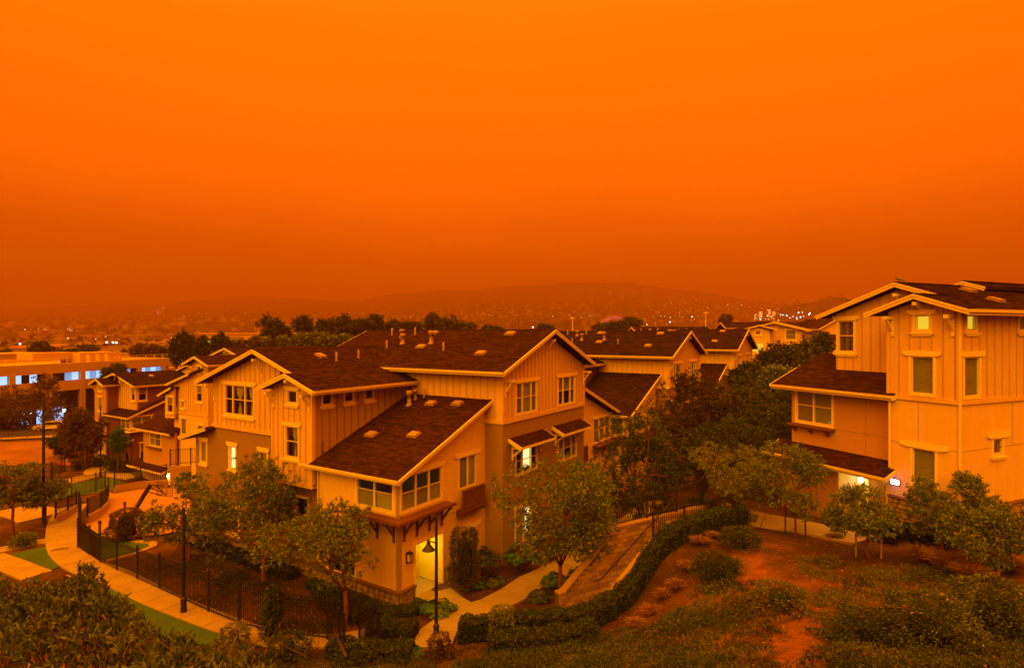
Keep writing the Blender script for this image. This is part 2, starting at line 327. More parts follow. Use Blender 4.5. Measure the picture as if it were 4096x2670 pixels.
def build_ground():
    th = np.concatenate([np.radians(np.linspace(-60, 60, 330)), np.radians(np.linspace(70, 290, 23))]); nr = 400
    r = 1.2*(6000/1.2)**(np.arange(nr)/(nr-1.0))
    T, Rr = np.meshgrid(th, r); x = Rr*np.sin(T); y = Rr*np.cos(T); z = gz_arr(x, y)
    V = np.stack([x, y, z], -1).reshape(-1, 3); k = len(th)
    i, j = np.meshgrid(np.arange(nr-1), np.arange(k), indexing='ij'); j2 = (j+1) % k
    Fc = np.stack([i*k+j, i*k+j2, (i+1)*k+j2, (i+1)*k+j], -1).reshape(-1, 4)[:, ::-1]
    cen = len(V); V = np.vstack([V, [[0, 0, gz(0, 0)]]])
    me = bpy.data.meshes.new('ground'); tris = [(cen, (j+1) % k, j) for j in range(k)]
    me.from_pydata(V.tolist(), [], Fc.tolist()+tris); me.materials.append(ground_mat()); me.update()
    me.polygons.foreach_set('use_smooth', [True]*len(me.polygons))
    tl = np.array([at(*q)[:2] for q in ((2985, 2200, 2.8), (3040, 2330, 3.0), (3110, 2430, 3.2), (3215, 2540, 3.5), (3190, 2680, 4.2), (3170, 2800, 4.8))]); tl2 = np.array([at(*q)[:2] for q in ((3230, 2560, 3.6), (3060, 2610, 3.9), (2800, 2650, 3.4))]); best = np.full(len(V), 99.)
    for line in (tl, tl2):
        for p, q in zip(line, line[1:]):
            d = q-p; t = np.clip(((V[:, :2]-p)@d)/(d@d), 0, 1); best = np.minimum(best, np.linalg.norm(V[:, :2]-(p+t[:, None]*d), axis=1))
    for cx, cy, r in ((9.5, 17.5, .8), (7.0, 19.2, .7), (11.5, 14.2, .9), (6.0, 17.0, .6)): best = np.minimum(best, np.maximum(np.hypot(V[:, 0]-cx, V[:, 1]-cy)-r*.5, 0))
    me.attributes.new('worn', 'FLOAT', 'POINT').data.foreach_set('value', np.clip(1-best/.95, 0, 1).astype(np.float32))
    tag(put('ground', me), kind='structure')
build_ground()

def resample(pts, step):
    P = [Vector((p[0], p[1])) for p in pts]; 
    # Catmull-Rom
    dense = []
    for i in range(len(P)-1):
        p0, p1, p2, p3 = P[max(i-1, 0)], P[i], P[i+1], P[min(i+2, len(P)-1)]
        for k in range(24):
            t = k/24; dense.append(.5*((2*p1)+(p2-p0)*t+(2*p0-5*p1+4*p2-p3)*t*t+(3*p1-p0-3*p2+p3)*t**3))
    dense.append(P[-1]); out = [dense[0]]; acc = 0
    for a, b in zip(dense, dense[1:]):
        d = (b-a).length
        while acc+d >= step:
            f = (step-acc)/d; a = a+(b-a)*f; out.append(a.copy()); d = (b-a).length; acc = 0
        acc += d
    if (out[-1]-dense[-1]).length > step*.35: out.append(dense[-1])
    return out
def normals2(P):
    r = []
    for i in range(len(P)):
        d = (P[min(i+1, len(P)-1)]-P[max(i-1, 0)]).normalized(); r.append(Vector((-d.y, d.x)))
    return r
def path(name, pts, width, m=CONC, slab=1.5, lift=.09, zf=None):
    P = resample(pts, slab); Nn = normals2(P); zf = zf or gz
    w = width if isinstance(width, (list, tuple)) else [width]*2
    bed = MB(); ws = [w[0]+(w[-1]-w[0])*i/(len(P)-1) for i in range(len(P))]
    for i in range(len(P)-1):
        c = []
        for p, n, ww in ((P[i], Nn[i], ws[i]), (P[i+1], Nn[i+1], ws[i+1])):
            for sg in (1, -1):
                q = p+n*(sg*(ww/2-.02)); c.append((q.x, q.y, zf(q.x, q.y)+lift-.025))
        bed.quad(c[0], c[1], c[3], c[2])
    root = tag(bed.build(name, MORTAR), kind='structure')
    for i in range(len(P)-1):
        d = (P[i+1]-P[i]).normalized()*.018; mb = MB(); c = []
        for p, n, ww in ((P[i]+d, Nn[i], ws[i]), (P[i+1]-d, Nn[i+1], ws[i+1])):
            for sg in (1, -1):
                q = p+n*(sg*ww/2); c.append((q.x, q.y, zf(q.x, q.y)+lift+rnd.uniform(-.004, .004)))
        top = [c[1], c[3], c[2], c[0]] ; bot = [(a, b, z-.14) for a, b, z in top]
        mb.hexa(bot+top); mb.build('slab', m, root)
    return root
def sheet(name, poly, m, lift=.05, zf=None, step=1.0, kind='structure'):   # a draped sheet over a polygon
    zf_ = zf
    tri = tessellate_polygon([[Vector((p[0], p[1], 0)) for p in poly]])
    import bmesh
    bm = bmesh.new(); vs = [bm.verts.new((p[0], p[1], 0)) for p in poly]
    for t in tri:
        try: bm.faces.new([vs[i] for i in t])
        except ValueError: pass
    for _ in range(7):
        ed = [e for e in bm.edges if e.calc_length() > step]
        if not ed: break
        bmesh.ops.subdivide_edges(bm, edges=ed, cuts=1, use_grid_fill=True); bmesh.ops.triangulate(bm, faces=bm.faces[:])
    bm.verts.ensure_lookup_table(); X = np.array([v.co.x for v in bm.verts]); Y = np.array([v.co.y for v in bm.verts])
    Z = gz_arr(X, Y)+lift if zf is None else np.full(len(X), float(zf))
    for v, z in zip(bm.verts, Z): v.co.z = z
    bmesh.ops.recalc_face_normals(bm, faces=bm.faces[:])
    me = bpy.data.meshes.new(name); bm.to_mesh(me); bm.free()
    if len(me.polygons) and me.polygons[0].normal.z < 0: me.flip_normals()
    me.materials.append(m); return tag(put(name, me), kind=kind)
# ---------------------------------------------------------------- house kit (local axes: s to the back right, t to the back left)
ROT = {'R': 0.0, 'L': -math.pi/2}
def fpos(face, off): return (0, off, 0) if face == 'R' else (off, 0, 0)
def X(face, c): return c if face == 'R' else -c        # house coordinate -> wall x
def wall(parent, face, off, outline, holes=(), m=CREAM, thick=.18, name='wall', batten=None, bx=.42, bdepth=.03):
    mb = MB(); polys = [[Vector((x, z, 0)) for x, z in outline]]+[[Vector((a, b, 0)), Vector((a, d, 0)), Vector((c, d, 0)), Vector((c, b, 0))] for a, b, c, d in holes]
    flat = [(v.x, v.y) for p in polys for v in p]; tri = tessellate_polygon(polys)
    n = len(flat); mb.v = [(x, 0, z) for x, z in flat]+[(x, thick, z) for x, z in flat]
    for a, b, c in tri:
        (x0, z0), (x1, z1), (x2, z2) = flat[a], flat[b], flat[c]
        if (x1-x0)*(z2-z0)-(x2-x0)*(z1-z0) < 0: b, c = c, b
        mb.f.append((a, b, c)); mb.f.append((n+a, n+c, n+b)); mb.m += [0, 0]
    k = 0
    for pi, p in enumerate(polys):
        for i in range(len(p)):
            j = (i+1) % len(p); mb.f.append((k+i, n+k+i, n+k+j, k+j)); mb.m.append(0)
        k += len(p)
    w = mb.build(name, m, parent, fpos(face, off), ROT[face])
    if batten:
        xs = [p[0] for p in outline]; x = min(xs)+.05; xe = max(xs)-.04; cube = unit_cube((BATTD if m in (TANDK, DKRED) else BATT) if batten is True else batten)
        while x <= xe:
            zs = []
            for (xa, za), (xb, zb) in zip(outline, outline[1:]+outline[:1]):
                if (xa-x)*(xb-x) < 0: zs.append(za+(zb-za)*(x-xa)/(xb-xa))
            zs.sort(); iv = [(zs[i], zs[i+1]) for i in range(0, len(zs)-1, 2)]
            for a, b, c, d in holes:
                if a-.14 < x < c+.14:
                    nv = []
                    for lo, hi in iv:
                        if d+.2 < hi and b-.2 > lo: nv += [(lo, b-.2), (d+.2, hi)]
                        elif lo < b-.2 and hi > b-.2: nv.append((lo, b-.2))
                        elif hi > d+.2 and lo < d+.2: nv.append((d+.2, hi))
                        elif hi <= b-.2 or lo >= d+.2: nv.append((lo, hi))
                    iv = nv
            for lo, hi in iv:
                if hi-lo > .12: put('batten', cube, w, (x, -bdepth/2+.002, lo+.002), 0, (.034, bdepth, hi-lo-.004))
            x += bx
    return w
_pane = {}
def window(parent, face, off, c, z0, w, h, cols=(1,), rail=True, blind=None, head=.16, headx=.16, sill=True, casing=.11, curt=None, fancy=True, shutters=False, bl0=0.0, trim=None):
    """a framed window; c = centre in house coordinates; cols = relative widths of its lights"""
    trim = trim or TRIM
    p0 = fpos(face, off); x = X(face, c); loc = (x, p0[1], z0) if face == 'R' else (p0[0], -x, z0)
    f = MB(); k = casing; d = .035
    f.box(-w/2-k, -w/2, -d, .05, -k, h+k); f.box(w/2, w/2+k, -d, .05, -k, h+k); f.box(-w/2, w/2, -d, .05, h, h+k); f.box(-w/2, w/2, -d, .05, -k, 0)
    tot = sum(cols); xs = [-w/2]
    for q in cols: xs.append(xs[-1]+w*q/tot)
    for q in xs[1:-1]: f.box(q-.045, q+.045, -d+.006, .06, 0, h)
    sash = .035
    for a, b in zip(xs, xs[1:]):
        f.box(a, a+sash, .02, .07, 0, h); f.box(b-sash, b, .02, .07, 0, h); f.box(a+sash, b-sash, .02, .07, 0, sash); f.box(a+sash, b-sash, .02, .07, h-sash, h)
        if rail: f.box(a+sash, b-sash, .015, .07, h*.52-.02, h*.52+.02)
    win = f.build('window', trim, parent, loc, ROT[face])
    for a, b in zip(xs, xs[1:]):
        for lo, hi in (((.02, h*.52-.02), (h*.52+.02, h-.02)) if rail else ((.02, h-.02),)):
            put('pane', glass_unit(), win, ((a+b)/2, .045, lo), 0, (b-a-.05, .008, hi-lo))
    if head:
        hx = headx; MB().prism([(-w/2-k-hx, h+k+.001), (-w/2-k-hx*.3, h+k-.07 if fancy else h+k+.001), (w/2+k+hx*.3, h+k-.07 if fancy else h+k+.001), (w/2+k+hx, h+k+.001), (w/2+k+hx, h+k+head), (-w/2-k-hx, h+k+head)] if fancy else [(-w/2-k-hx, h+k+.001), (w/2+k+hx, h+k+.001), (w/2+k+hx, h+k+head), (-w/2-k-hx, h+k+head)], -.075, -.037).build('head_trim', trim, win)
    if sill: MB().box(-w/2-k-.1, w/2+k+.1, -.10, -.037, -k-.07, -k-.005).box(-w/2-k-.02, w/2+k+.02, -.065, -.037, -k-.15, -k-.07).build('sill', trim, win)
    if blind:
        bl = blind if isinstance(blind, (list, tuple)) else [blind]*len(cols)
        for (a, b), bm_ in zip(zip(xs, xs[1:]), bl):
            if bm_ is None: continue
            m_, lo, hi = bm_ if isinstance(bm_, tuple) else (bm_, 0.0, 1.0)
            pl = MB(); zz = h*lo+.01; n = max(3, int(h*(hi-lo)/.05)); st = (h*hi-.01-zz)/n
            for i in range(n):      # pleats
                z1 = zz+i*st; pl.quad((a+.03, .11, z1), (b-.03, .11, z1), (b-.03, .095, z1+st/2), (a+.03, .095, z1+st/2)); pl.quad((a+.03, .095, z1+st/2), (b-.03, .095, z1+st/2), (b-.03, .11, z1+st), (a+.03, .11, z1+st))
            pl.build('blind', m_, win)
    if shutters:
        for a, b in zip(xs, xs[1:]):
            for q0, q1 in ((a+.04, (a+b)/2-.01), ((a+b)/2+.01, b-.04)):
                sp = MB(); sp.box(q0, q0+.05, .09, .12, .02, h-.02).box(q1-.05, q1, .09, .12, .02, h-.02).box(q0+.05, q1-.05, .09, .12, h*.5-.04, h*.5+.04)
                z = .06
                while z < h-.06:
                    if abs(z-h*.5) > .06: sp.beam((q0+.05, .105, z), (q1-.05, .105, z), .05, .012, up=(0, .7, .7))
                    z += .07
                sp.build('shutter', SHUT, win)
    if curt:
        for (a, b) in curt:          # a tied-back curtain, gathered at mid height
            cm = MB(); n = 12; lev = [(0, 1.0), (.3, .8), (.52, .12), (.56, .12), (.8, .45), (1.0, .5)]
            for (v0, s0), (v1, s1) in zip(lev, lev[1:]):
                for i in range(n):
                    def P(i, v, s):
                        u = i/n; cx = a+(b-a)*.55; xx = cx+(a+(b-a)*u-cx)*s; return (xx, .12+.02*math.sin(i*2.4), h-.03-(h-.05)*v)
                    cm.quad(P(i, v1, s1), P(i+1, v1, s1), P(i+1, v0, s0), P(i, v0, s0))
            cm.build('curtain', CURT, win)
    return win
def glass_unit():
    if 'g' not in _pane: _pane['g'] = MB().box(-.5, .5, -.5, .5, 0, 1).mesh('pane', M_GLASS)
    return _pane['g']
def in_poly(x, y, poly):
    c = False; j = len(poly)-1
    for i in range(len(poly)):
        if (poly[i][1] > y) != (poly[j][1] > y) and x < (poly[j][0]-poly[i][0])*(y-poly[i][1])/(poly[j][1]-poly[i][1])+poly[i][0]: c = not c
        j = i
    return c
def roof_plane(parent, o, a, b, La, Lb, poly=None, tab=.32, exp=.15, thick=.13, m=SHING, seed=1):
    o = Vector(o); a = Vector(a).normalized(); b = Vector(b).normalized(); n = a.cross(b).normalized(); r = random.Random(seed)
    poly = poly or [(0, 0), (La, 0), (La, Lb), (0, Lb)]
    mb = MB(); k = len(poly); P = [o+a*p+b*q for p, q in poly]
    mb.v = [tuple(p) for p in P]+[tuple(p-n*thick) for p in P]; mb.f = [tuple(range(k)), tuple(range(2*k-1, k-1, -1))]+[(i, i+k, (i+1) % k+k, (i+1) % k) for i in range(k)]; mb.m = [0]*(k+2)
    deck = mb.build('roof', ROOFM, parent); V = []
    nc = int(Lb/exp)+1
    for i in range(nc):
        q0 = i*exp-.02; q1 = min(q0+exp*1.18, Lb); x = -r.uniform(0, tab)
        while x < La:
            w = tab*r.uniform(.55, 1.35); x0, x1 = max(x, 0)+.004, min(x+w, La)-.004
            if x1-x0 > .04 and in_poly((x0+x1)/2, min(max(q0+exp*.5, .001), Lb-.001), poly):
                h0 = .026+r.uniform(-.006, .010); h1 = .006
                p = [o+a*x0+b*q0+n*h0, o+a*x1+b*q0+n*h0, o+a*x1+b*q1+n*h1, o+a*x0+b*q1+n*h1]; f0, f1 = o+a*x0+b*q0-n*.002, o+a*x1+b*q0-n*.002
                V += [p[0], p[1], p[2], p[3]]; V += [f0, f1, p[1], p[0]]
            x += w
    # weld each tab so that its colour is one
    V = np.array([tuple(v) for v in V]).reshape(-1, 8, 3); nt_ = len(V)
    me = bpy.data.meshes.new('shingles'); vv = V[:, [0, 1, 2, 3, 4, 5]].reshape(-1, 3); idx = (np.arange(nt_)*6)[:, None]
    fc = np.concatenate([idx+np.array([0, 1, 2, 3]), idx+np.array([4, 5, 1, 0])]); me.from_pydata(vv.tolist(), [], fc.tolist()); me.materials.append(m); me.update()
    tag(put('shingles', me, deck), kind='stuff'); return deck
def ridge_caps(parent, p, q, m=SHING, sp=.22):
    p = Vector(p); q = Vector(q); d = (q-p).normalized(); sd = d.cross(Vector((0, 0, 1))).normalized(); mb = MB(); L = (q-p).length; x = 0
    while x < L:
        c0 = p+d*x; c1 = p+d*min(x+sp*1.15, L); hi = Vector((0, 0, .055)); lo = Vector((0, 0, .03))
        for sg in (1, -1):
            s0 = sd*(sg*.15)-Vector((0, 0, .055)); pts = [c0+hi, c1+lo, c1+lo+s0, c0+hi+s0]
            mb.quad(*(pts if sg < 0 else pts[::-1]))
        x += sp
    tag(mb.build('ridge_cap', m, parent), kind='stuff')
def rake(parent, p, q, out, trim=None):     # board under a roof edge; out = outward horizontal unit vector
    out = Vector(out); p = Vector(p); q = Vector(q); dz = Vector((0, 0, 1))
    MB().beam(p+out*.02-dz*.10, q+out*.02-dz*.10, .045, .19).beam(p+out*.055-dz*.035, q+out*.055-dz*.035, .03, .075).build('rake_board', trim or TRIM, parent)
def gutter(parent, p, q, out, trim=None):
    out = Vector(out); p = Vector(p); q = Vector(q); dz = Vector((0, 0, 1))
    mb = MB().beam(p+out*.06-dz*.05, q+out*.06-dz*.05, .11, .10).beam(p-out*.015-dz*.13, q-out*.015-dz*.13, .035, .17).beam(p+out*.115-dz*.0, q+out*.115-dz*.0, .02, .025)
    mb.build('gutter', trim or TRIM, parent)
def gable_roof(parent, axis, c, lo, hi, zr, m_, r0, r1, mt=SHING, ends=(True, False), guts=(True, True), exp=.15, tab=.32, seed=1, parts=(True, True), caps=True):
    zl, zh = zr-m_*(c-lo), zr-m_*(hi-c); ca = 1/math.hypot(1, m_); sa = m_*ca
    if axis == 'u':
        A = [((r0, lo, zl), (1, 0, 0), (0, ca, sa), (c-lo)/ca), ((r1, hi, zh), (-1, 0, 0), (0, -ca, sa), (hi-c)/ca)]; Pt = lambda r, k, z: (r, k, z); od = (-1, 0, 0); oe = [(0, -1, 0), (0, 1, 0)]
    else:
        A = [((lo, r1, zl), (0, -1, 0), (ca, 0, sa), (c-lo)/ca), ((hi, r0, zh), (0, 1, 0), (-ca, 0, sa), (hi-c)/ca)]; Pt = lambda r, k, z: (k, r, z); od = (0, -1, 0); oe = [(-1, 0, 0), (1, 0, 0)]
    for i, (o, a, b, lb) in enumerate(A):
        if parts[i]: roof_plane(parent, o, a, b, r1-r0, lb, m=mt, exp=exp, tab=tab, seed=seed*7+i)
    for e, r, sg in ((ends[0], r0, 1), (ends[1], r1, -1)):
        if e:
            ov = Vector(od)*sg
            for i, (k, z) in enumerate(((lo, zl), (hi, zh))):
                if parts[i]: rake(parent, Pt(r, k, z), Pt(r, c, zr), ov)
    for i, (g, k, z) in enumerate(((guts[0], lo, zl), (guts[1], hi, zh))):
        if g and parts[i]: gutter(parent, Pt(r0, k, z), Pt(r1, k, z), oe[i])
    if caps: ridge_caps(parent, Pt(r0, c, zr), Pt(r1, c, zr), mt)
_brk = {}
def bracket(parent, face, off, c, z, m=None, d=.62, h=.85, sc=1.0):
    m = m or TRIM; key = (m.name, d, h)
    if key not in _brk:
        mb = MB().box(-.055, .055, -.07, 0, -h, .02).box(-.065, .065, -d, -.07, -.12, .0)
        mb.beam((0, -.05, -h*.72), (0, -d*.86, -.11), .075, .085, up=(0, -.6, .8)).box(-.075, .075, -d-.04, -d+.12, -.13, .01)
        _brk[key] = mb.mesh('bracket', m)
    p = fpos(face, off); x = X(face, c); put('bracket', _brk[key], parent, (x, p[1], z) if face == 'R' else (p[0], -x, z), ROT[face])
def vent_box(parent, s, t, z, sl, axis):    # a low box vent lying on a roof slope; sl slope angle
    mb = MB().box(-.24, .24, -.3, .3, .02, .05).box(-.19, .19, -.24, .24, .05, .11).box(-.21, .21, -.26, .26, .11, .135)
    o = mb.build('roof_vent', VENTM, parent, (s, t, z)); o.rotation_euler = (0, -sl, 0) if axis == 's' else (sl, 0, 0)
def vent_pipe(parent, s, t, z, h=.45, r=.05, cap=False):
    pr = [(r*2.6, -.08), (r*1.1, .06), (r, .08), (r, h)]
    if cap: pr = [(r*2.2, -.12), (r*1.3, .05), (r, .07), (r, h*.7), (r*1.5, h*.72), (r*1.5, h), (r*1.2, h*1.05)]
    smooth(MB().lathe(pr, 10).build('vent_pipe', VENTM, parent, (s, t, z)))
_stones = []
def stone_meshes():
    if not _stones:
        r = random.Random(3)
        for i in range(12):
            n = r.choice((6, 7, 8)); pts = []
            for k in range(n):
                a = 2*math.pi*(k+r.uniform(-.25, .25))/n; q = 1/max(abs(math.cos(a)), abs(math.sin(a))); q = min(q, 1.22)*r.uniform(.86, 1.0); pts.append((.5*q*math.cos(a), .5*q*math.sin(a)))
            mb = MB(); k = n; y = [0, -.6, -1.0]; sc = [1, .97, .78]
            for yy, ss in zip(y, sc): mb.v += [(px*ss, yy+r.uniform(-.05, .05), pz*ss) for px, pz in pts]
            for lv in range(2):
                for q in range(k): q2 = (q+1) % k; mb.f.append((lv*k+q, lv*k+q2, (lv+1)*k+q2, (lv+1)*k+q)); mb.m.append(0)
            mb.f.append(tuple(2*k+q for q in range(k))); mb.m.append(0)
            mc = STONE if i % 3 else mat('pale_ledge_stone', (.36, .26, .17), .9, .4, 6, .5, 30)
            _stones.append(mb.mesh('stone', mc))
    return _stones
def stone_base(parent, face, off, x0, x1, z0, z1, seed=1, size=1.0, cap=True):
    p = fpos(face, off); o = MB().box(x0, x1, -.10, -.002, z0, z1).build('stone_base', MORTAR, parent, p, ROT[face]); r = random.Random(seed); ms = stone_meshes(); z = z0+.02
    while z < z1-.05:
        h = min(r.uniform(.15, .30)*size, z1-z); x = x0+.01
        while x < x1-.06:
            w = min(r.uniform(.18, .52)*size, x1-x)
            if w > .1: put('stone', r.choice(ms), o, (x+w/2, -.095, z+h/2), 0, (w*1.03, r.uniform(.05, .09), h*1.05), rot=(0, r.uniform(-.22, .22), 0))
            x += w
        z += h
    if cap:
        cb = MB().box(x0-.01, x1+.01, -.15, -.002, z1+.002, z1+.03).build('brick_cap', MORTAR, parent, p, ROT[face])
        if 'bk' not in _brk: _brk['bk'] = MB().box(-.045, .045, -.2, 0, 0, .075).mesh('brick', BRICKM)
        x = x0+.05
        while x < x1-.02: put('brick', _brk['bk'], cb, (x, 0, z1+.028), 0, rot=(r.uniform(.03, .06), 0, r.uniform(-.02, .02))); x += .104
def house(label, fr, z=0.0, name='townhouse', group=None, cat='townhouse'):
    return thing(name, label, cat, (fr[0], fr[1], z), math.atan2(fr[3], fr[2]), group)
def downpipe(parent, s, t, z0, z1):
    MB().box(-.04, .04, -.03, .03, z0, z1).box(-.055, .055, -.04, .04, z1-.35, z1-.3).build('downpipe', TRIM, parent, (s, t, 0))
# ---------------------------------------------------------------- repeated block: low shed-roofed wing + tall gabled wing (+ mirrored low wing)
def wing_block(A, near, mt, mirror=True, tallw=True, back=13.2, dets=True, body=CREAM, seed=1, low=True):
    sl = math.atan(.394)
    if low:
        # low wing, face looking to the front left
        hl = [(-2.60, 3.87, -.38, 5.30)]+([(-4.5, .45, -2.75, 2.0)] if near else [])
        wall(A, 'L', 0, [(-5.37, -1.5), (0, -1.5), (0, 5.36), (-5.37, 5.36)], hl, body)
        hr = [(.16, 3.87, 2.86, 5.36), (4.24, 3.95, 5.62, 5.52)]+([(1.06, -.25, 2.92, 2.16), (4.35, .55, 5.6, 1.75)] if near else [])
        wall(A, 'R', 0, [(0, -1.5), (6.45, -1.5), (6.45, 7.93), (0, 5.40)], hr, body)
        window(A, 'L', 0, 1.49, 3.87, 2.22, 1.43, (1, 1), blind=[(BLIND, 0, .5), (BLINDL, 0, .5)] if near else BLIND, head=0, sill=False, casing=.13)
        window(A, 'R', 0, 1.51, 3.87, 2.70, 1.49, (1, 1, 1), blind=[(BLINDL, 0, .5), (BLIND, 0, .52), (BLINDL, 0, .5)] if near else BLIND, head=.14, headx=.12, sill=False, casing=.12)
        window(A, 'R', 0, 4.93, 3.95, 1.38, 1.57, (1, 1), rail=False, blind=[(BLIND, 0, 1), (BLINDL, 0, 1)], head=.15, headx=.30, sill=False, casing=.06)
        # shed roof
        ca, sa = math.cos(sl), math.sin(sl)
        roof_plane(A, (-.55, 5.36, 5.45), (0, -1, 0), (ca, 0, sa), 5.83, 7.35/ca-.28, m=mt, seed=seed*3, exp=.15 if near else .2, tab=.32 if near else .45)
        rake(A, (-.55, -.47, 5.45), (6.62, -.47, 5.45+.394*7.17), (0, -1, 0)); gutter(A, (-.55, 5.95, 5.45), (-.55, -.5, 5.45), (-1, 0, 0))
        # timber shelf wrapping the corner window, on braces
        sh = MB().box(-.66, -.04, -.66, 2.95, 3.60, 3.66).box(-.04, 3.15, -.66, -.04, 3.60, 3.66).box(-.70, -.62, -.70, 2.95, 3.56, 3.70).box(-.62, 3.15, -.70, -.62, 3.56, 3.70)
        sh.build('timber_shelf', BEAMW, A)
        if dets:
            for c in (.28, 1.30, 2.40): bracket(A, 'L', 0, c, 3.56, BEAMW, .60, 1.0)
            for c in (.28, 1.12, 1.98, 2.86): bracket(A, 'R', 0, c, 3.56, BEAMW, .60, 1.0)
        # little timber balcony under the sliding window
        bl = MB().box(4.0, 5.95, -.42, -.02, 2.86, 2.98).box(4.0, 5.95, -.36, -.02, 2.70, 2.86).box(4.05, 5.9, -.40, -.30, 3.88, 3.96).box(4.05, 5.9, -.38, -.32, 3.05, 3.13)
        for c in (4.05, 4.95, 5.82): bl.box(c, c+.09, -.40, -.30, 2.98, 3.88)
        bal = bl.build('balcony', BEAMW, A)
        for i in range(14):
            c = 4.2+i*.118
            put('slat', unit_cube(BEAMW), bal, (c, -.35, 3.13), 0, (.09, .025, .75))
    if tallw:
        wall(A, 'R', -1.125, [(6.45, -1.5), (16.0, -1.5), (16.0, 7.05), (6.45, 7.05)], [(7.75, 4.10, 9.9, 5.45), (12.55, 3.95, 14.85, 5.22)]+([(7.7, .3, 9.3, 2.2)] if near else []), BROWN)
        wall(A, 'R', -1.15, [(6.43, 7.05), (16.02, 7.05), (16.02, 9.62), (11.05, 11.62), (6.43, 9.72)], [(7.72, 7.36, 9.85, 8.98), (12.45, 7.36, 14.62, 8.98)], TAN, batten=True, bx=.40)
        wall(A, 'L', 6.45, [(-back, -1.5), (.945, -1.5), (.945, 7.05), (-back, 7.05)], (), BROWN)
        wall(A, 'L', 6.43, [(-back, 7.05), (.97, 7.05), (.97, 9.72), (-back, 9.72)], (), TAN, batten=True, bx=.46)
        wall(A, 'L', 15.8, [(-back, -1.5), (.94, -1.5), (.94, 9.62), (-back, 9.62)], (), TAN)
        wall(A, 'R', back-.2, [(6.6, -1.5), (15.8, -1.5), (15.8, 9.6), (11.05, 11.6), (6.6, 9.6)], (), TAN)
        MB().box(6.40, 16.04, -1.195, -1.152, 6.98, 7.2).box(6.385, 6.43, -1.195, 0, 6.98, 7.2).build('band_board', TRIM if not near else TAN, A)
        for _b in ((6.39, 6.52, -1.19, -1.153, 7.2, 9.6), (15.92, 16.05, -1.19, -1.153, 7.2, 9.5),): MB().box(*_b).build('corner_board', TAN, A)
        window(A, 'R', -1.15, 8.785, 7.36, 2.1, 1.62, (.8, 1.25, .8), blind=[(SHUT, 0, 1), (BLINDL, 0, 1), (SHUT, 0, 1)], head=.15, headx=.2, sill=False)
        window(A, 'R', -1.15, 13.53, 7.36, 2.14, 1.62, (.8, 1.25, .8), blind=[(BLIND, .5, 1)]*3, head=.15, headx=.2, sill=False)
        window(A, 'R', -1.125, 8.825, 4.10, 2.15, 1.35, (.8, 1.25, .8), blind=[(DARKIN, 0, 1), (BLINDW, .15, 1), (DARKIN, 0, 1)] if near else BLIND, head=0, sill=False)
        window(A, 'R', -1.125, 13.7, 3.95, 2.3, 1.27, (.8, 1.25, .8), blind=[(BLIND, 0, 1), (BLINDL, .5, 1), (BLIND, 0, 1)], head=0, sill=False)
        if near: window(A, 'R', -1.125, 8.5, .3, 1.6, 1.9, (1, 1), blind=[(BLINDL, 0, 1), (BLINDW, .2, 1)], head=.14, headx=.1)
        gable_roof(A, 'v', 11.05, 5.65, 16.45, 11.9, .40, -1.72, back+.4, mt, ends=(True, True), exp=.15 if near else .2, tab=.32 if near else .45, seed=seed)
        for c, z in ((6.62, 9.3), (15.85, 9.25), (11.05, 11.35)): bracket(A, 'R', -1.15, c, z, None, .52, .95)
        # small shingled awnings over the second-floor windows
        for c0, c1 in ((7.0, 10.65), (11.75, 15.5)):
            ca, sa = math.cos(.46), math.sin(.46)
            roof_plane(A, (c0, -1.95, 5.78), (1, 0, 0), (0, ca, sa), c1-c0, .8/ca, m=SHING, thick=.05, seed=int(c0*3))
            MB().box(c0, c1, -1.99, -1.945, 5.66, 5.79).build('fascia', TRIM, A)
            rake(A, (c0-.01, -1.95, 5.78), (c0-.01, -1.15, 6.17), (-1, 0, 0)); rake(A, (c1+.01, -1.95, 5.78), (c1+.01, -1.15, 6.17), (1, 0, 0))
            for c in (c0+.35, c1-.35): bracket(A, 'R', -1.125, c, 5.70, None, .66, .75)
        for s, t in ((7.6, 1.1), (8.3, 6.1), (10.3, .9), (10.4, 6.9)): vent_box(A, s, t, 11.9-.4*(11.05-s)+.03, math.atan(.4), 's')
        for s, t, h, r, c in ((8.0, 4.1, .5, .05, 0), (9.0, 5.9, .75, .12, 1), (8.9, 8.2, .6, .12, 1), (9.9, 9.2, .5, .12, 1), (8.2, 8.9, .5, .05, 0), (10.2, 10.4, .5, .05, 0), (10.3, 8.4, .5, .05, 0)):
            vent_pipe(A, s, t, 11.9-.4*(11.05-s), h, r, bool(c))
    if mirror:
        m2 = math.atan(.375); ca, sa = math.cos(m2), math.sin(m2)
        wall(A, 'R', 0, [(16.05, -1.5), (23.3, -1.5), (23.3, 5.5), (16.05, 8.15)], [(19.95, 3.78, 23.05, 5.5)] if False else [(19.9, 3.78, 22.9, 5.42)], body)
        wall(A, 'L', 23.12, [(-5.3, -1.5), (-.19, -1.5), (-.19, 5.45), (-5.3, 5.45)], (), body)
        window(A, 'R', 0, 21.4, 3.78, 2.95, 1.64, (1, 1, 1), blind=BLIND, head=.14, headx=.12, sill=False)
        zt = 8.01+.375*1.3
        roof_plane(A, (23.85, -.45, zt-.375*7.68), (0, 1, 0), (-ca, 0, sa), 5.8, 7.7/ca, m=mt, seed=seed*5, exp=.2, tab=.45)
        rake(A, (23.85, -.47, zt-.375*7.68), (16.17, -.47, zt), (0, -1, 0))
        MB().box(19.7, 23.1, -.6, -.02, 3.55, 3.63).build('timber_shelf', BEAMW, A)
        for c in (20.1, 21.4, 22.7): bracket(A, 'R', 0, c, 3.55, BEAMW, .55, .9)
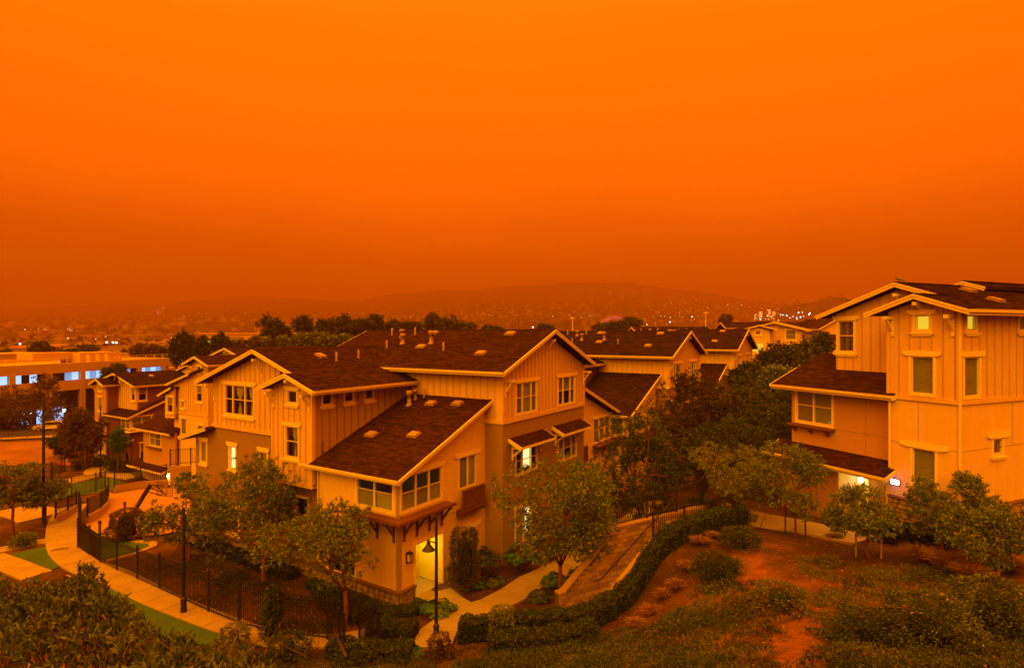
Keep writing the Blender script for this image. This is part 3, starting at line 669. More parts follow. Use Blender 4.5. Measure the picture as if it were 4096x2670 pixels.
        bal = MB().box(16.4, 18.2, -.42, -.02, 2.86, 2.98).box(16.4, 18.2, -.4, -.3, 3.86, 3.95).box(16.4, 16.5, -.4, -.3, 2.98, 3.86).box(18.1, 18.2, -.4, -.3, 2.98, 3.86).build('balcony', BEAMW, A)
        for i in range(13): put('slat', unit_cube(BEAMW), bal, (16.6+i*.12, -.35, 2.98), 0, (.09, .025, .88))
    return A
def left_gable(A, mt, near, dz=0.0, seed=4, siding=TAN, side=TANDK, towerm=TAN):
    # three-window flank of the tall cross gable
    z = lambda q: q+dz
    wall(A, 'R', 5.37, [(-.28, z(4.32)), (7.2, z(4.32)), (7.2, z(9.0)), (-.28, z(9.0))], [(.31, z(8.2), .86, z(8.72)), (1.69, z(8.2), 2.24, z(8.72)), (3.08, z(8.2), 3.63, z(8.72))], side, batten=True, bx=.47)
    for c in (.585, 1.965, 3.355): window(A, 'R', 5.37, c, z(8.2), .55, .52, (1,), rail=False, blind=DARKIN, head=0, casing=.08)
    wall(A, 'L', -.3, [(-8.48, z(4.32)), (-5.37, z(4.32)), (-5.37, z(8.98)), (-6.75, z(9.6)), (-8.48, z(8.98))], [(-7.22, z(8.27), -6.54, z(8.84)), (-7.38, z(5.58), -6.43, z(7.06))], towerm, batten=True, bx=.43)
    wall(A, 'R', 8.28, [(-.12, z(4.32)), (.4, z(4.32)), (.4, z(8.95)), (-.12, z(8.95))], (), towerm)
    MB().box(-.30, .5, 5.38, 8.47, z(4.2), z(4.318)).box(-.34, -.30, 5.33, 8.5, z(4.2), z(4.40)).build('soffit', towerm, A)
    for _b in ((-.345, -.303, 5.33, 5.47, z(4.4), z(8.9)), (-.345, -.303, 8.38, 8.51, z(4.4), z(8.9)), (-.30, -.16, 5.325, 5.368, z(4.4), z(8.9)),): MB().box(*_b).build('corner_board', towerm, A)
    window(A, 'L', -.3, 6.88, z(8.27), .68, .57, (1,), rail=False, blind=DARKIN, head=.12)
    window(A, 'L', -.3, 6.905, z(5.58), .95, 1.48, (1,), rail=True, head=.13, curt=[(-.1, .3)])
    for c, q, hh in ((8.3, 8.75, .8), (5.55, 8.75, .8), (6.75, 9.42, .3)): bracket(A, 'L', -.3, c, z(q), None, .5, hh)
    zr, m_ = z(10.85), .345; ca = 1/math.hypot(1, m_); sa = m_*ca; ex, tb = (.15, .32) if near else (.2, .45)
    gable_roof(A, 'u', 10.0, 4.62, 15.4, zr, m_, -.42, 8.9, mt, ends=(True, False), guts=(True, True), exp=ex, tab=tb, seed=seed)
    # the small forward gable of the bay: its flank runs on in the big slope
    ze = zr-m_*(10-4.62); zt = zr-m_*(10-6.75)
    roof_plane(A, (-.85, 4.62, ze), (1, 0, 0), (0, ca, sa), .44, 2.13/ca, m=mt, seed=seed+9, exp=ex, tab=tb)
    roof_plane(A, (.2, 9.0, zt-m_*2.25), (-1, 0, 0), (0, -ca, sa), 1.05, 2.25/ca, m=mt, seed=seed+10, exp=ex, tab=tb)
    rake(A, (-.85, 4.62, ze), (-.85, 6.75, zt), (-1, 0, 0)); rake(A, (-.85, 9.0, zt-m_*2.25), (-.85, 6.75, zt), (-1, 0, 0)); gutter(A, (-.85, 4.62, ze), (-.42, 4.62, ze), (0, -1, 0))
    return A
# ================================================================ the near townhouse
A = house('large cream and brown townhouse with a lit yellow doorway and a brown timber corner shelf', FR_A, 0, group='townhouses of the estate')
wing_block(A, True, SHING, seed=2)
left_gable(A, SHING, True)
# long lower wall and the three-light gable
wall(A, 'L', .2, [(-16.5, -1.6), (-5.37, -1.6), (-5.37, 6.42), (-16.5, 5.62), ][:2]+[(-5.37, 6.42), (-14.4, 6.42), (-16.5, 5.75)], [(-15.92, 4.2, -15.36, 5.38), (-13.03, 4.2, -12.47, 5.38), (-10.2, 4.2, -9.64, 5.38), (-7.2, 2.45, -6.35, 3.45), (-9.9, .6, -8.9, 2.0), (-13.2, .6, -12.2, 2.0)], BROWN)
for c, b in ((15.64, (BLINDL, 0, 1)), (12.75, (BLINDW, 0, .75)), (9.92, (CURT, 0, 1))): window(A, 'L', .2, c, 4.2, .56, 1.18, (1,), rail=False, blind=b, head=.16, headx=.13)
window(A, 'L', .2, 6.775, 2.45, .85, 1.0, (1,), rail=False, head=0, blind=DARKIN, sill=False)
for c in (9.4, 12.7): window(A, 'L', .2, c, .6, 1.0, 1.4, (1, 1), blind=BLIND, head=.14)
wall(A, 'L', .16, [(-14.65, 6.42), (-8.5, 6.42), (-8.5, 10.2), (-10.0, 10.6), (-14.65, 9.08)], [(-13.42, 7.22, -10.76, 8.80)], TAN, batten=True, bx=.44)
MB().box(.10, .157, 8.52, 14.68, 6.36, 6.56).build('band_board', TAN, A)
window(A, 'L', .16, 12.09, 7.22, 2.6, 1.58, (.85, 1.3, .85), head=.15, headx=.2, curt=[(-.45, .25), (.75, 1.2)])
for c, q in ((14.45, 8.85), (10.0, 10.35)): bracket(A, 'L', .16, c, q, None, .55, 1.0)
wall(A, 'R', 14.45, [(.34, 6.0), (7, 6.0), (7, 9.0), (.34, 9.0)], (), TAN); wall(A, 'R', 16.32, [(.4, -1.6), (7, -1.6), (7, 5.6), (.4, 5.6)], (), BROWN)
roof_plane(A, (4.5, 17.25, 5.62), (-1, 0, 0), (0, -math.cos(.27), math.sin(.27)), 4.9, 2.9, m=SHING, seed=33)
rake(A, (-.4, 17.25, 5.62), (-.4, 14.45, 6.4), (-1, 0, 0)); gutter(A, (4.5, 17.25, 5.62), (-.4, 17.25, 5.62), (0, 1, 0))
# front ground-floor window, downpipes, lantern, vents
window(A, 'L', 0, 3.625, .45, 1.75, 1.55, (1, 1), blind=[(BLIND, .45, 1)]*2, head=.14, headx=.12)
window(A, 'R', 0, 4.975, .55, 1.25, 1.2, (1, 1), blind=BLIND, head=.18, headx=.3)
downpipe(A, -.06, 5.25, .3, 5.3); downpipe(A, 6.37, 5.0, 8.3, 9.7)
lt = MB().box(.42, .72, -.03, -.002, 1.55, 2.02).box(.46, .68, -.22, -.03, 1.95, 2.0).box(.46, .68, -.22, -.03, 1.58, 1.61)
for a in (.46, .56, .66): lt.box(a, a+.02, -.22, -.2, 1.61, 1.95)
lant = lt.build('wall_lantern', BLKM, A); MB().box(.485, .655, -.195, -.035, 1.612, 1.948).build('lantern_glass', mat('lantern_glass', (.7, .55, .4), .4, .05), lant)
for s, t in ((2.2, 4.0), (2.6, 1.5), (5.5, 2.9), (5.7, 1.25)): vent_box(A, s, t, 5.45+.394*(s+.55)+.03, math.atan(.394), 's')
vent_pipe(A, 5.3, 4.3, 5.45+.394*5.85, .75, .12, True); vent_pipe(A, 5.9, 4.4, 5.45+.394*6.45, .55, .09, True); vent_pipe(A, 6.2, 4.0, 5.45+.394*6.75, .5, .05)
for s, t in ((2.8, 8.6), (6.0, 6.4)): vent_box(A, s, t, 10.85-.345*(10-t)+.03, math.atan(.345), 't')
for s, t in ((3.4, 8.0), (5.2, 8.2)): vent_pipe(A, s, t, 10.85-.345*(10-t), .5, .05)
mb = MB()
for i in range(3): mb.box(6.405, 6.448, -.75, -.35, 3.05+i*.12, 3.10+i*.12)
mb.build('louvre', BROWN, A)
# entrance recess with a bare lamp inside
rec = MB()
YW = mat('porch_paint', (.78, .60, .10), .8, .04)
rec.box(1.06, 2.92, 1.45, 1.5, -.3, 2.3).box(1.0, 1.055, .185, 1.5, -.3, 2.3).box(2.925, 2.98, .185, 1.5, -.3, 2.3).box(1.0, 2.98, .185, 1.5, 2.18, 2.3)
rec = rec.build('entry_recess', YW, A)
MB().box(1.0, 2.98, .0, 1.5, -.36, -.2).build('threshold', CONC, A)
MB().box(1.25, 2.2, 1.40, 1.448, -.18, 1.95).build('door', YW, A)
MB().box(.93, 1.055, -.04, .19, -.25, 2.30).box(2.925, 3.05, -.04, .19, -.25, 2.30).box(1.055, 2.925, -.04, .19, 2.162, 2.30).build('door_casing', TRIM, A)
lm = MB().lathe([(.02, -.02), (.13, -.03), (.15, -.08), (.10, -.14), (.01, -.16)], 12, (1.75, .75, 2.18)).build('ceiling_lamp', mat('lamp_globe', (1, .9, .5), emit=(1, .78, .16), es=6), A)
pl = bpy.data.lights.new('porch_lamp', 'POINT'); pl.energy = 24; pl.color = (1, .74, .02); pl.shadow_soft_size = .12
plo = bpy.data.objects.new('porch_lamp_light', pl); COL.objects.link(plo); plo.parent = A; plo.location = (1.75, .75, 1.9)
stone_base(A, 'L', 0, -5.3, .1, -.9, .36, 5); stone_base(A, 'L', .2, -16.4, -5.4, -1.3, .30, 6, 1.15); stone_base(A, 'R', 0, -.10, .92, -.9, .36, 7); stone_base(A, 'R', 0, 3.07, 6.4, -.7, .40, 8); stone_base(A, 'R', -1.125, 6.5, 15.9, -.9, .25, 9, 1.2); stone_base(A, 'L', 6.45, .1, 1.0, -.9, .25, 10)
for bx_ in ((-.006, -.001, 2.75, 5.3, 2.9, 2.915),): MB().box(*bx_).build('control_joint', JOINT, A)
MB().box(3.2, 6.4, -.006, -.001, 2.9, 2.915).build('control_joint', JOINT, A); MB().box(6.6, 15.9, -1.131, -1.126, 2.95, 2.965).build('control_joint', JOINT, A)
# rooms seen through the corner windows: lit back wall, table, chairs
rm = MB().box(3.9, 4.0, .3, 5.0, 3.0, 5.5).box(.3, 3.9, 4.9, 5.0, 3.0, 5.5).box(.25, 5.2, .25, 5.0, 2.95, 3.0).build('room_wall', ROOMW, A)
MB().box(.9, 2.6, 1.2, 2.2, 3.70, 3.75).box(1.0, 1.06, 1.3, 1.36, 3.0, 3.7).box(2.4, 2.46, 1.3, 1.36, 3.0, 3.7).box(1.0, 1.06, 2.0, 2.06, 3.0, 3.7).box(2.4, 2.46, 2.0, 2.06, 3.0, 3.7).build('room_table', TRIM, A)
for x, y in ((1.2, .9), (2.1, .9)):
    c = MB().box(x, x+.42, y, y+.42, 3.42, 3.47).prism([(x, 3.47), (x+.42, 3.47), (x+.42, 4.2), (x+.30, 4.36), (x+.12, 4.36), (x, 4.2)], y, y+.04)
    for a in (x, x+.38):
        for b in (y, y+.38): c.box(a, a+.04, b, b+.04, 3.0, 3.42)
    c.build('room_chair', TRIM, A)
rl = bpy.data.lights.new('room_lamp', 'POINT'); rl.energy = 3.5; rl.color = (1, .80, .22); rl.shadow_soft_size = .15
rlo = bpy.data.objects.new('room_lamp_light', rl); COL.objects.link(rlo); rlo.parent = A; rlo.location = (2.2, 2.6, 5.0)

# ================================================================ the next two townhouses up the lane
B = house('townhouse with a dark shingle roof joined behind the large near townhouse, two gable windows', FR_B, 0, group='townhouses of the estate')
wing_block(B, False, SHINGD, seed=3, dets=False); left_gable(B, SHINGD, False, side=DKRED, seed=12)
_x, _y = (2935-PCX)/FOC*61.5, 61.5
FR_C = (_x-6.45*FR_A[2]-1.125*FR_A[3], _y-6.45*FR_A[3]+1.125*FR_A[2], FR_A[2], FR_A[3])
Cc = house('farther townhouse gable with maroon lower wall beside the dark trees', FR_C, .25, group='townhouses of the estate')
wing_block(Cc, False, SHINGD, seed=4, dets=False, mirror=True, back=11.0)

# ================================================================ corner townhouse on the upper terrace
RH = house('tall townhouse with a bracketed gable tower and a red-brown front door', FR_R, 0, group='townhouses of the estate')
G0 = 1.0
wall(RH, 'L', 0, [(-2.81, G0), (0, G0), (0, 8.95), (-2.81, 8.95)], [(-1.78, 5.14, -.90, 6.88)], CREAM)
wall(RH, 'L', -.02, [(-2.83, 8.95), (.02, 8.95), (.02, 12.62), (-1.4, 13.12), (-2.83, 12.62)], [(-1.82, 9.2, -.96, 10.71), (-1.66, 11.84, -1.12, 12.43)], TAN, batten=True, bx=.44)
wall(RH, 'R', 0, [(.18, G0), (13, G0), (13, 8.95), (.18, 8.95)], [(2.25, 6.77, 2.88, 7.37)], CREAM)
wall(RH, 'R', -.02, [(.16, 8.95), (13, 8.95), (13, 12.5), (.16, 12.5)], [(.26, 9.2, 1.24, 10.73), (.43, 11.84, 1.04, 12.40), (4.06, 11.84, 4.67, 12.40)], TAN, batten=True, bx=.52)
wall(RH, 'R', 2.63, [(.18, 5.4), (2.0, 5.4), (2.0, 12.6), (.18, 12.6)], (), TAN)
MB().box(-.075, -.022, -.05, 2.83, 8.88, 9.06).box(-.02, 13, -.075, -.022, 8.88, 9.06).build('band_board', TAN, RH)
for _b in ((-.075, -.023, -.06, .08, 9.06, 12.4), (-.02, .12, -.075, -.023, 9.06, 12.4), (-.075, -.023, 2.72, 2.86, 9.06, 12.4),): MB().box(*_b).build('corner_board', TAN, RH)
window(RH, 'L', 0, 1.34, 5.14, .88, 1.74, (1,), rail=False, blind=(BLIND, .07, 1), head=.17, headx=.42)
window(RH, 'L', -.02, 1.39, 9.2, .86, 1.51, (1,), rail=False, blind=BLIND, head=.15, headx=.22, sill=False)
window(RH, 'L', -.02, 1.39, 11.84, .54, .59, (1,), rail=False, blind=BLINDG, head=.14, headx=.2)
window(RH, 'R', -.02, .75, 9.2, .98, 1.53, (1,), rail=False, blind=BLIND, head=.15, headx=.2, sill=False)
window(RH, 'R', -.02, .735, 11.84, .61, .56, (1,), rail=False, blind=(BLINDG, 0, 1), head=0)
window(RH, 'R', -.02, 4.365, 11.84, .61, .56, (1,), rail=False, blind=BLINDL, head=0)
window(RH, 'R', 0, 2.565, 6.77, .63, .60, (1,), rail=False, blind=None, head=.16, headx=.35)
wall(RH, 'L', 1.8, [(-6.72, 8.8), (-2.6, 8.8), (-2.6, 13.6), (-3.4, 13.75), (-6.72, 12.66)], [(-6.58, 10.79, -5.76, 12.30)], TAN, batten=True, bx=.45)
window(RH, 'L', 1.8, 6.17, 10.79, .82, 1.51, (1,), rail=True, shutters=True, head=.15, headx=.2)
wall(RH, 'R', 6.52, [(1.98, 8.8), (13, 8.8), (13, 12.7), (1.98, 12.7)], (), TAN)
wall(RH, 'L', .5, [(-8.29, 5.85), (-2.6, 5.85), (-2.6, 9.05), (-8.29, 9.05)], [(-7.97, 7.18, -5.95, 8.78)], RUST)
wall(RH, 'R', 8.11, [(.68, 5.85), (6, 5.85), (6, 9.1), (.68, 9.1)], (), RUST)
window(RH, 'L', .5, 6.96, 7.18, 2.0, 1.58, (1, 1), blind=[(SHUT, 0, 1), (BLIND, 0, 1)], head=0, sill=False, casing=.13)
MB().box(.12, .498, 5.75, 8.35, 6.93, 7.01).build('timber_sill', BEAMW, RH)
for c in (6.1, 7.05, 8.0): MB().box(-.06, .06, -.3, -.002, -.09, 0).beam((0, -.02, -.28), (0, -.26, -.08), .09, .10).build('corbel', BEAMW, RH, (.5, c, 6.93), ROT['L'])
ca, sa = math.cos(math.atan(.42)), math.sin(math.atan(.42))
roof_plane(RH, (-.22, 9.0, 9.0), (0, -1, 0), (ca, 0, sa), 6.5, 2.02/ca, m=SHING, seed=41, poly=[(0, 0), (6.5, 0), (6.5, .5), (6.19, .5), (6.19, 2.02/ca), (0, 2.02/ca)])
gutter(RH, (-.22, 9.0, 9.0), (-.22, 2.5, 9.0), (-1, 0, 0)); rake(RH, (-.22, 9.0, 9.0), (1.8, 9.0, 9.85), (0, 1, 0)); MB().box(-.3, -.02, 2.47, 2.51, 8.80, 9.0).build('gutter_end', TRIM, RH)
# far part of that roof runs on behind the gable wall
roof_plane(RH, (1.8, 9.0, 9.85), (0, -1, 0), (ca, 0, sa), 2.3, 1.9, m=SHING, seed=42)
roof_plane(RH, (-.72, 9.05, 5.52), (0, -1, 0), (ca, 0, sa), 6.55, 1.24/ca, m=SHING, seed=43, poly=[(0, 0), (6.55, 0), (6.55, .74), (6.24, .74), (6.24, 1.24/ca), (0, 1.24/ca)])
gutter(RH, (-.72, 9.05, 5.52), (-.72, 2.5, 5.52), (-1, 0, 0)); rake(RH, (-.72, 2.5, 5.52), (-.02, 2.5, 5.81), (0, -1, 0)); rake(RH, (-.72, 9.05, 5.52), (.5, 9.05, 6.02), (0, 1, 0))
MB().box(-.7, .5, 2.83, 8.9, 5.30, 5.34).build('porch_ceiling', TRIM, RH)
zr = 14.0
gable_roof(RH, 'u', 3.4, -.64, 7.46, zr, .345, 1.3, 14.5, SHING, ends=(True, False), guts=(False, True), seed=50)
gable_roof(RH, 'u', 3.4, 2.45, 4.35, 14.24, .345, 6.4, 14.5, SHING, ends=(True, False), guts=(False, False), seed=54)
c3 = 1/math.hypot(1, .345); s3 = .345*c3; ze = zr-.345*4.04; zt = zr-.345*2.0
roof_plane(RH, (-.57, -.64, ze), (1, 0, 0), (0, c3, s3), 1.88, 2.04/c3, m=SHING, seed=51)
roof_plane(RH, (1.8, 3.53, zt-.345*2.13), (-1, 0, 0), (0, -c3, s3), 2.37, 2.13/c3, m=SHING, seed=52)
rake(RH, (-.57, -.64, ze), (-.57, 1.4, zt), (-1, 0, 0)); rake(RH, (-.57, 3.53, zt-.345*2.13), (-.57, 1.4, zt), (-1, 0, 0)); gutter(RH, (-.57, -.64, ze), (14.5, -.64, ze), (0, -1, 0)); ridge_caps(RH, (-.57, 1.4, zt), (1.6, 1.4, zt))
for c, q, hh in ((2.62, 12.42, .85), (.2, 12.42, .85), (1.4, 12.98, .36)): bracket(RH, 'L', -.02, c, q, None, .5, hh)
for c, q in ((3.4, 13.5),): bracket(RH, 'L', 1.8, c, q, None, .5, .9)
downpipe(RH, -.10, 2.70, 5.9, 8.9); downpipe(RH, -.06, -.06, 4.8, 12.5)
for s, t in ((4.6, 2.2), (3.6, .6)): vent_box(RH, s, t, zr-.345*(3.4-t)+.03, math.atan(.345), 't')
vent_pipe(RH, 9.3, 1.9, 13.6, .8, .12, True)
MB().box(-.006, -.001, 0, 2.8, 7.02, 7.035).build('control_joint', JOINT, RH); MB().box(-.006, -.001, 1.55, 1.565, 7.04, 8.87).build('control_joint', JOINT, RH); MB().box(.0, 13, -.006, -.001, 7.02, 7.035).build('control_joint', JOINT, RH); MB().box(3.6, 3.615, -.006, -.001, 7.04, 8.87).build('control_joint', JOINT, RH)
MB().box(.493, .499, 2.85, 8.2, 7.02, 7.035).build('control_joint', JOINT, RH); MB().box(.493, .499, 4.2, 4.215, 5.9, 8.9).build('control_joint', JOINT, RH)
# entrance side under the porch roof
wall(RH, 'L', 1.2, [(-8.3, 1.6), (-2.6, 1.6), (-2.6, 5.9), (-8.3, 5.9)], (), RUST); wall(RH, 'R', 8.11, [(.9, 1.6), (6, 1.6), (6, 5.9), (.9, 5.9)], (), RUST)
wall(RH, 'L', -.12, [(-8.4, 1.6), (-5.12, 1.6), (-5.12, 5.34), (-8.4, 5.34)], (), RUST, thick=1.2, name='store_wall')
for c in (5.75, 6.8):
    d = MB().box(-.17, -.125, c-.49, c+.49, 2.62, 4.95).build('store_door', DOORT, RH); MB().box(-.19, -.17, c-.36, c+.36, 2.75, 4.8).build('door_panel', DOORT, d)
MB().box(1.10, 1.195, 3.05, 5.9, 2.5, 5.3).build('porch_wall', YW, RH)
MB().box(.98, 1.095, 4.42, 4.62, 2.6, 5.25).box(.98, 1.095, 3.3, 3.42, 2.6, 5.25).box(.98, 1.095, 3.42, 4.42, 5.08, 5.25).build('door_casing', TRIM, RH)
d = MB().box(1.02, 1.094, 3.42, 4.42, 2.62, 5.08).build('front_door', DOORM, RH)
for c0, c1 in ((3.52, 3.87), (3.97, 4.32)):
    for z0, z1 in ((2.8, 3.5), (3.62, 4.45), (4.57, 4.92)): MB().box(.998, 1.021, c0, c1, z0, z1).build('door_panel', DOORM, d)
MB().box(-.02, 1.1, 2.82, 2.92, 2.5, 5.3).build('porch_reveal', YW, RH)
wl = MB().box(.86, 1.09, 4.68, 4.86, 4.92, 4.96).box(1.06, 1.09, 4.72, 4.82, 4.5, 4.92).build('wall_lantern', BLKM, RH)
MB().lathe([(.05, 0), (.09, .03), (.10, .22), (.06, .26)], 10, (.95, 4.77, 4.64)).build('lantern_glass', mat('lit_lantern_glass', (1, .9, .6), emit=(1, .86, .55), es=7), wl)
for nm, e, loc, colr in (('porch_lamp', 9, (.25, 4.4, 4.75), (1, .84, .06)),):
    pl2 = bpy.data.lights.new(nm, 'POINT'); pl2.energy = e; pl2.color = colr; pl2.shadow_soft_size = .1
    q = bpy.data.objects.new(nm+'_light', pl2); COL.objects.link(q); q.parent = RH; q.location = loc
sg = MB().box(-.05, -.003, 2.30, 2.72, 5.16, 5.42).build('number_plate', BLKM, RH)
MB().box(-.062, -.05, 2.33, 2.69, 5.19, 5.39).build('lit_panel', mat('lit_number_panel', (.8, .8, 1), emit=(.72, .66, 1.0), es=5.0), sg)
pn = bpy.data.lights.new('plate_glow', 'POINT'); pn.energy = .9; pn.color = (.45, .3, 1); pn.shadow_soft_size = .1
q = bpy.data.objects.new('plate_glow_light', pn); COL.objects.link(q); q.parent = RH; q.location = (-.16, 2.5, 5.29)
stone_base(RH, 'L', 0, -2.75, .1, 2.2, 4.62, 21); stone_base(RH, 'R', 0, -.1, 7.0, 2.6, 4.62, 22, 1.1)

# ================================================================ four-storey townhouse across the court
Fh = house('four-storey cream townhouse with a small gable tower, behind the basketball hoop', FR_F, 0, group='townhouses of the estate')
wall(Fh, 'L', 0, [(-6.1, -6.5), (0, -6.5), (0, 3.75), (-6.1, 3.75)], [(-4.78, 1.66, -3.85, 3.18), (-1.75, 1.3, -.85, 2.75), (-1.9, -1.9, -1.0, -.3)], CREAM)
wall(Fh, 'L', -.02, [(-6.12, 3.75), (.02, 3.75), (.02, 8.8), (-1.4, 9.25), (-2.82, 8.8), (-2.82, 7.75), (-6.12, 6.75)], [(-1.93, 5.1, -1.0, 6.6), (-1.78, 7.9, -1.22, 8.44), (-4.76, 4.28, -4.18, 4.88)], TAN, batten=True, bx=.44)
window(Fh, 'L', 0, 4.31, 1.66, .92, 1.52, (1,), rail=False, blind=BLIND, head=.15); window(Fh, 'L', 0, 1.3, 1.3, .9, 1.45, (1,), rail=False, blind=BLIND, head=.15); window(Fh, 'L', 0, 1.45, -1.9, .9, 1.6, (1,), rail=False, blind=BLINDL, head=.15)
window(Fh, 'L', -.02, 1.465, 5.1, .93, 1.5, (1,), rail=True, blind=[(BLIND, .5, 1)], head=.14); window(Fh, 'L', -.02, 1.5, 7.9, .56, .54, (1,), rail=False, blind=DARKIN, head=.12); window(Fh, 'L', -.02, 4.47, 4.28, .58, .6, (1,), rail=False, blind=BLINDL, head=.12)
wall(Fh, 'R', 0, [(.16, -6.5), (12, -6.5), (12, 8.8), (.16, 8.8)], (), TAN); wall(Fh, 'R', 5.92, [(.2, -6.5), (12, -6.5), (12, 6.7), (.2, 6.7)], (), TAN)
MB().box(-.07, -.022, 0, 6.12, 3.68, 3.84).build('band_board', TAN, Fh)
gable_roof(Fh, 'u', 1.4, -.9, 3.65, 9.48, .345, -.57, 5.0, SHING, ends=(True, False), guts=(True, True), exp=.2, tab=.45, seed=60)
for c in (2.7, .15): bracket(Fh, 'L', -.02, c, 8.55, None, .5, .8)
roof_plane(Fh, (9, 6.8, 6.56), (-1, 0, 0), (0, -.96, .276), 9.5, 6.3, m=SHING, exp=.2, tab=.45, seed=61); rake(Fh, (-.5, 6.8, 6.56), (-.5, 2.5, 7.8), (-1, 0, 0))
wall(Fh, 'L', 5.5, [(-8.2, 5), (-2.9, 5), (-2.9, 9.2), (-5.65, 9.95), (-8.2, 9.2)], (), TAN, batten=True, bx=.5)
gable_roof(Fh, 'u', 5.65, 2.5, 8.8, 10.1, .30, 5.0, 17, SHING, ends=(True, False), guts=(True, True), exp=.2, tab=.45, seed=62); bracket(Fh, 'L', 5.5, 5.65, 9.7, None, .5, .8)
wall(Fh, 'L', -.5, [(-6.9, 3.2), (-5.2, 3.2), (-5.2, 6.3), (-6.9, 5.8)], [(-6.45, 3.8, -5.4, 5.25)], TAN); wall(Fh, 'R', 6.9, [(-.3, 3.0), (3, 3.0), (3, 5.8), (-.3, 5.8)], (), TAN)
window(Fh, 'L', -.5, 5.925, 3.8, 1.0, 1.45, (1,), blind=[(BLIND, .5, 1)], head=.14)
roof_plane(Fh, (5, 7.6, 5.45), (-1, 0, 0), (0, -.94, .34), 5.9, 2.7, m=SHING, exp=.2, tab=.45, seed=63); rake(Fh, (-.9, 7.6, 5.45), (-.9, 5.1, 6.35), (-1, 0, 0))
wall(Fh, 'L', -.5, [(-11.3, -2.2), (-5.0, -2.2), (-5.0, 1.8), (-11.3, 1.8)], [(-9.92, .12, -7.75, 1.52)], RUST); wall(Fh, 'R', 11.1, [(-.3, -2.2), (6, -2.2), (6, 1.8), (-.3, 1.8)], (), RUST)
window(Fh, 'L', -.5, 8.835, .12, 2.15, 1.4, (1, 1), blind=[(BLIND, 0, 1), (mat('blue_grey_blind', (.22, .26, .36), .8, .05), 0, 1)], head=0, sill=False)
MB().box(-.85, -.502, 7.5, 10.2, -.14, -.06).build('timber_sill', BEAMW, Fh)
roof_plane(Fh, (-1.1, 12.1, 1.75), (0, -1, 0), (ca, 0, sa), 7.2, 3.6, m=SHING, exp=.2, tab=.45, seed=64); gutter(Fh, (-1.1, 12.1, 1.75), (-1.1, 4.9, 1.75), (-1, 0, 0))
roof_plane(Fh, (-1.3, 13.0, -2.2), (0, -1, 0), (ca, 0, sa), 7.0, 1.4, m=SHING, exp=.2, tab=.45, seed=65); gutter(Fh, (-1.3, 13.0, -2.2), (-1.3, 6.0, -2.2), (-1, 0, 0)); rake(Fh, (-1.3, 6.0, -2.2), (0, 6.0, -1.66), (0, -1, 0))
wall(Fh, 'L', 0, [(-12.4, -6.5), (-6.1, -6.5), (-6.1, -1.8), (-12.4, -1.8)], (), RUST)
for c in (8.2, 9.3, 10.4): MB().box(-.06, -.002, c-.5, c+.5, -5.2, -2.7).build('store_door', DOORT, Fh)
MB().box(-.08, -.004, 6.3, 7.5, -5.2, -2.5).build('porch_wall', YW, Fh)
MB().lathe([(.05, 0), (.1, .05), (.1, .2), (.03, .26)], 8, (-.35, 6.6, -2.85)).build('porch_globe', mat('lit_lantern_glass', (1, 1, 1)), Fh)
pl3 = bpy.data.lights.new('porch_lamp', 'POINT'); pl3.energy = 8; pl3.color = (1, .9, .25); pl3.shadow_soft_size = .1
q = bpy.data.objects.new('porch_lamp_light', pl3); COL.objects.link(q); q.parent = Fh; q.location = (-.5, 6.8, -2.9)
vent_box(Fh, 3.2, 3.2, 9.0, .33, 't')

# ================================================================ maroon townhouse at the foot of the court
Gh = house('dark maroon townhouse with a narrow tower behind a round green tree', FR_G, 0, group='townhouses of the estate')
DZ = -3.65
left = left_gable
z = lambda q: q+DZ
wall(Gh, 'L', 0, [(-5.37, -6), (0, -6), (0, z(5.36)), (-5.37, z(5.36))], [(-2.2, .38, -.1, 1.7)], DKRED)
wall(Gh, 'R', 0, [(0, -6), (6.45, -6), (6.45, z(7.9)), (0, z(5.4))], [(.2, .38, 2.3, 1.7), (1.1, -3.3, 2.1, -1.5)], DKRED)
window(Gh, 'L', 0, 1.15, .38, 2.1, 1.32, (1, 1), blind=BLIND, head=0, sill=False); window(Gh, 'R', 0, 1.25, .38, 2.1, 1.32, (1, 1), blind=BLIND, head=.12, sill=False); window(Gh, 'R', 0, 1.6, -3.3, 1.0, 1.8, (1,), blind=[(BLIND, .5, 1)], head=.14, sill=False)
MB().box(-.5, -.02, -.5, 2.4, .05, .13).box(-.02, 2.5, -.5, -.02, .05, .13).build('timber_shelf', TRIM, Gh)
ca4, sa4 = math.cos(math.atan(.394)), math.sin(math.atan(.394))
roof_plane(Gh, (-.55, 5.9, z(5.45)), (0, -1, 0), (ca4, 0, sa4), 6.4, 7.0/ca4, m=SHINGD, exp=.2, tab=.45, seed=70); rake(Gh, (-.55, -.5, z(5.45)), (6.45, -.5, z(5.45)+.394*7), (0, -1, 0)); gutter(Gh, (-.55, 5.9, z(5.45)), (-.55, -.5, z(5.45)), (-1, 0, 0))
wall(Gh, 'L', -.3, [(-8.48, -6), (-5.47, -6), (-5.47, z(4.6)), (-8.48, z(4.6))], [(-7.6, -2.9, -6.4, -1.2)], CREAM); wall(Gh, 'L', -.32, [(-8.5, z(5.3)), (-5.45, z(5.3)), (-5.45, z(8.98)), (-6.95, z(9.5)), (-8.5, z(8.98))], [(-7.5, z(8.27), -6.5, z(8.86)), (-7.73, 2.15, -6.2, 3.75)], RUST)
wall(Gh, 'L', -.31, [(-8.49, z(4.6)), (-5.46, z(4.6)), (-5.46, z(5.3)), (-8.49, z(5.3))], (), RUST)
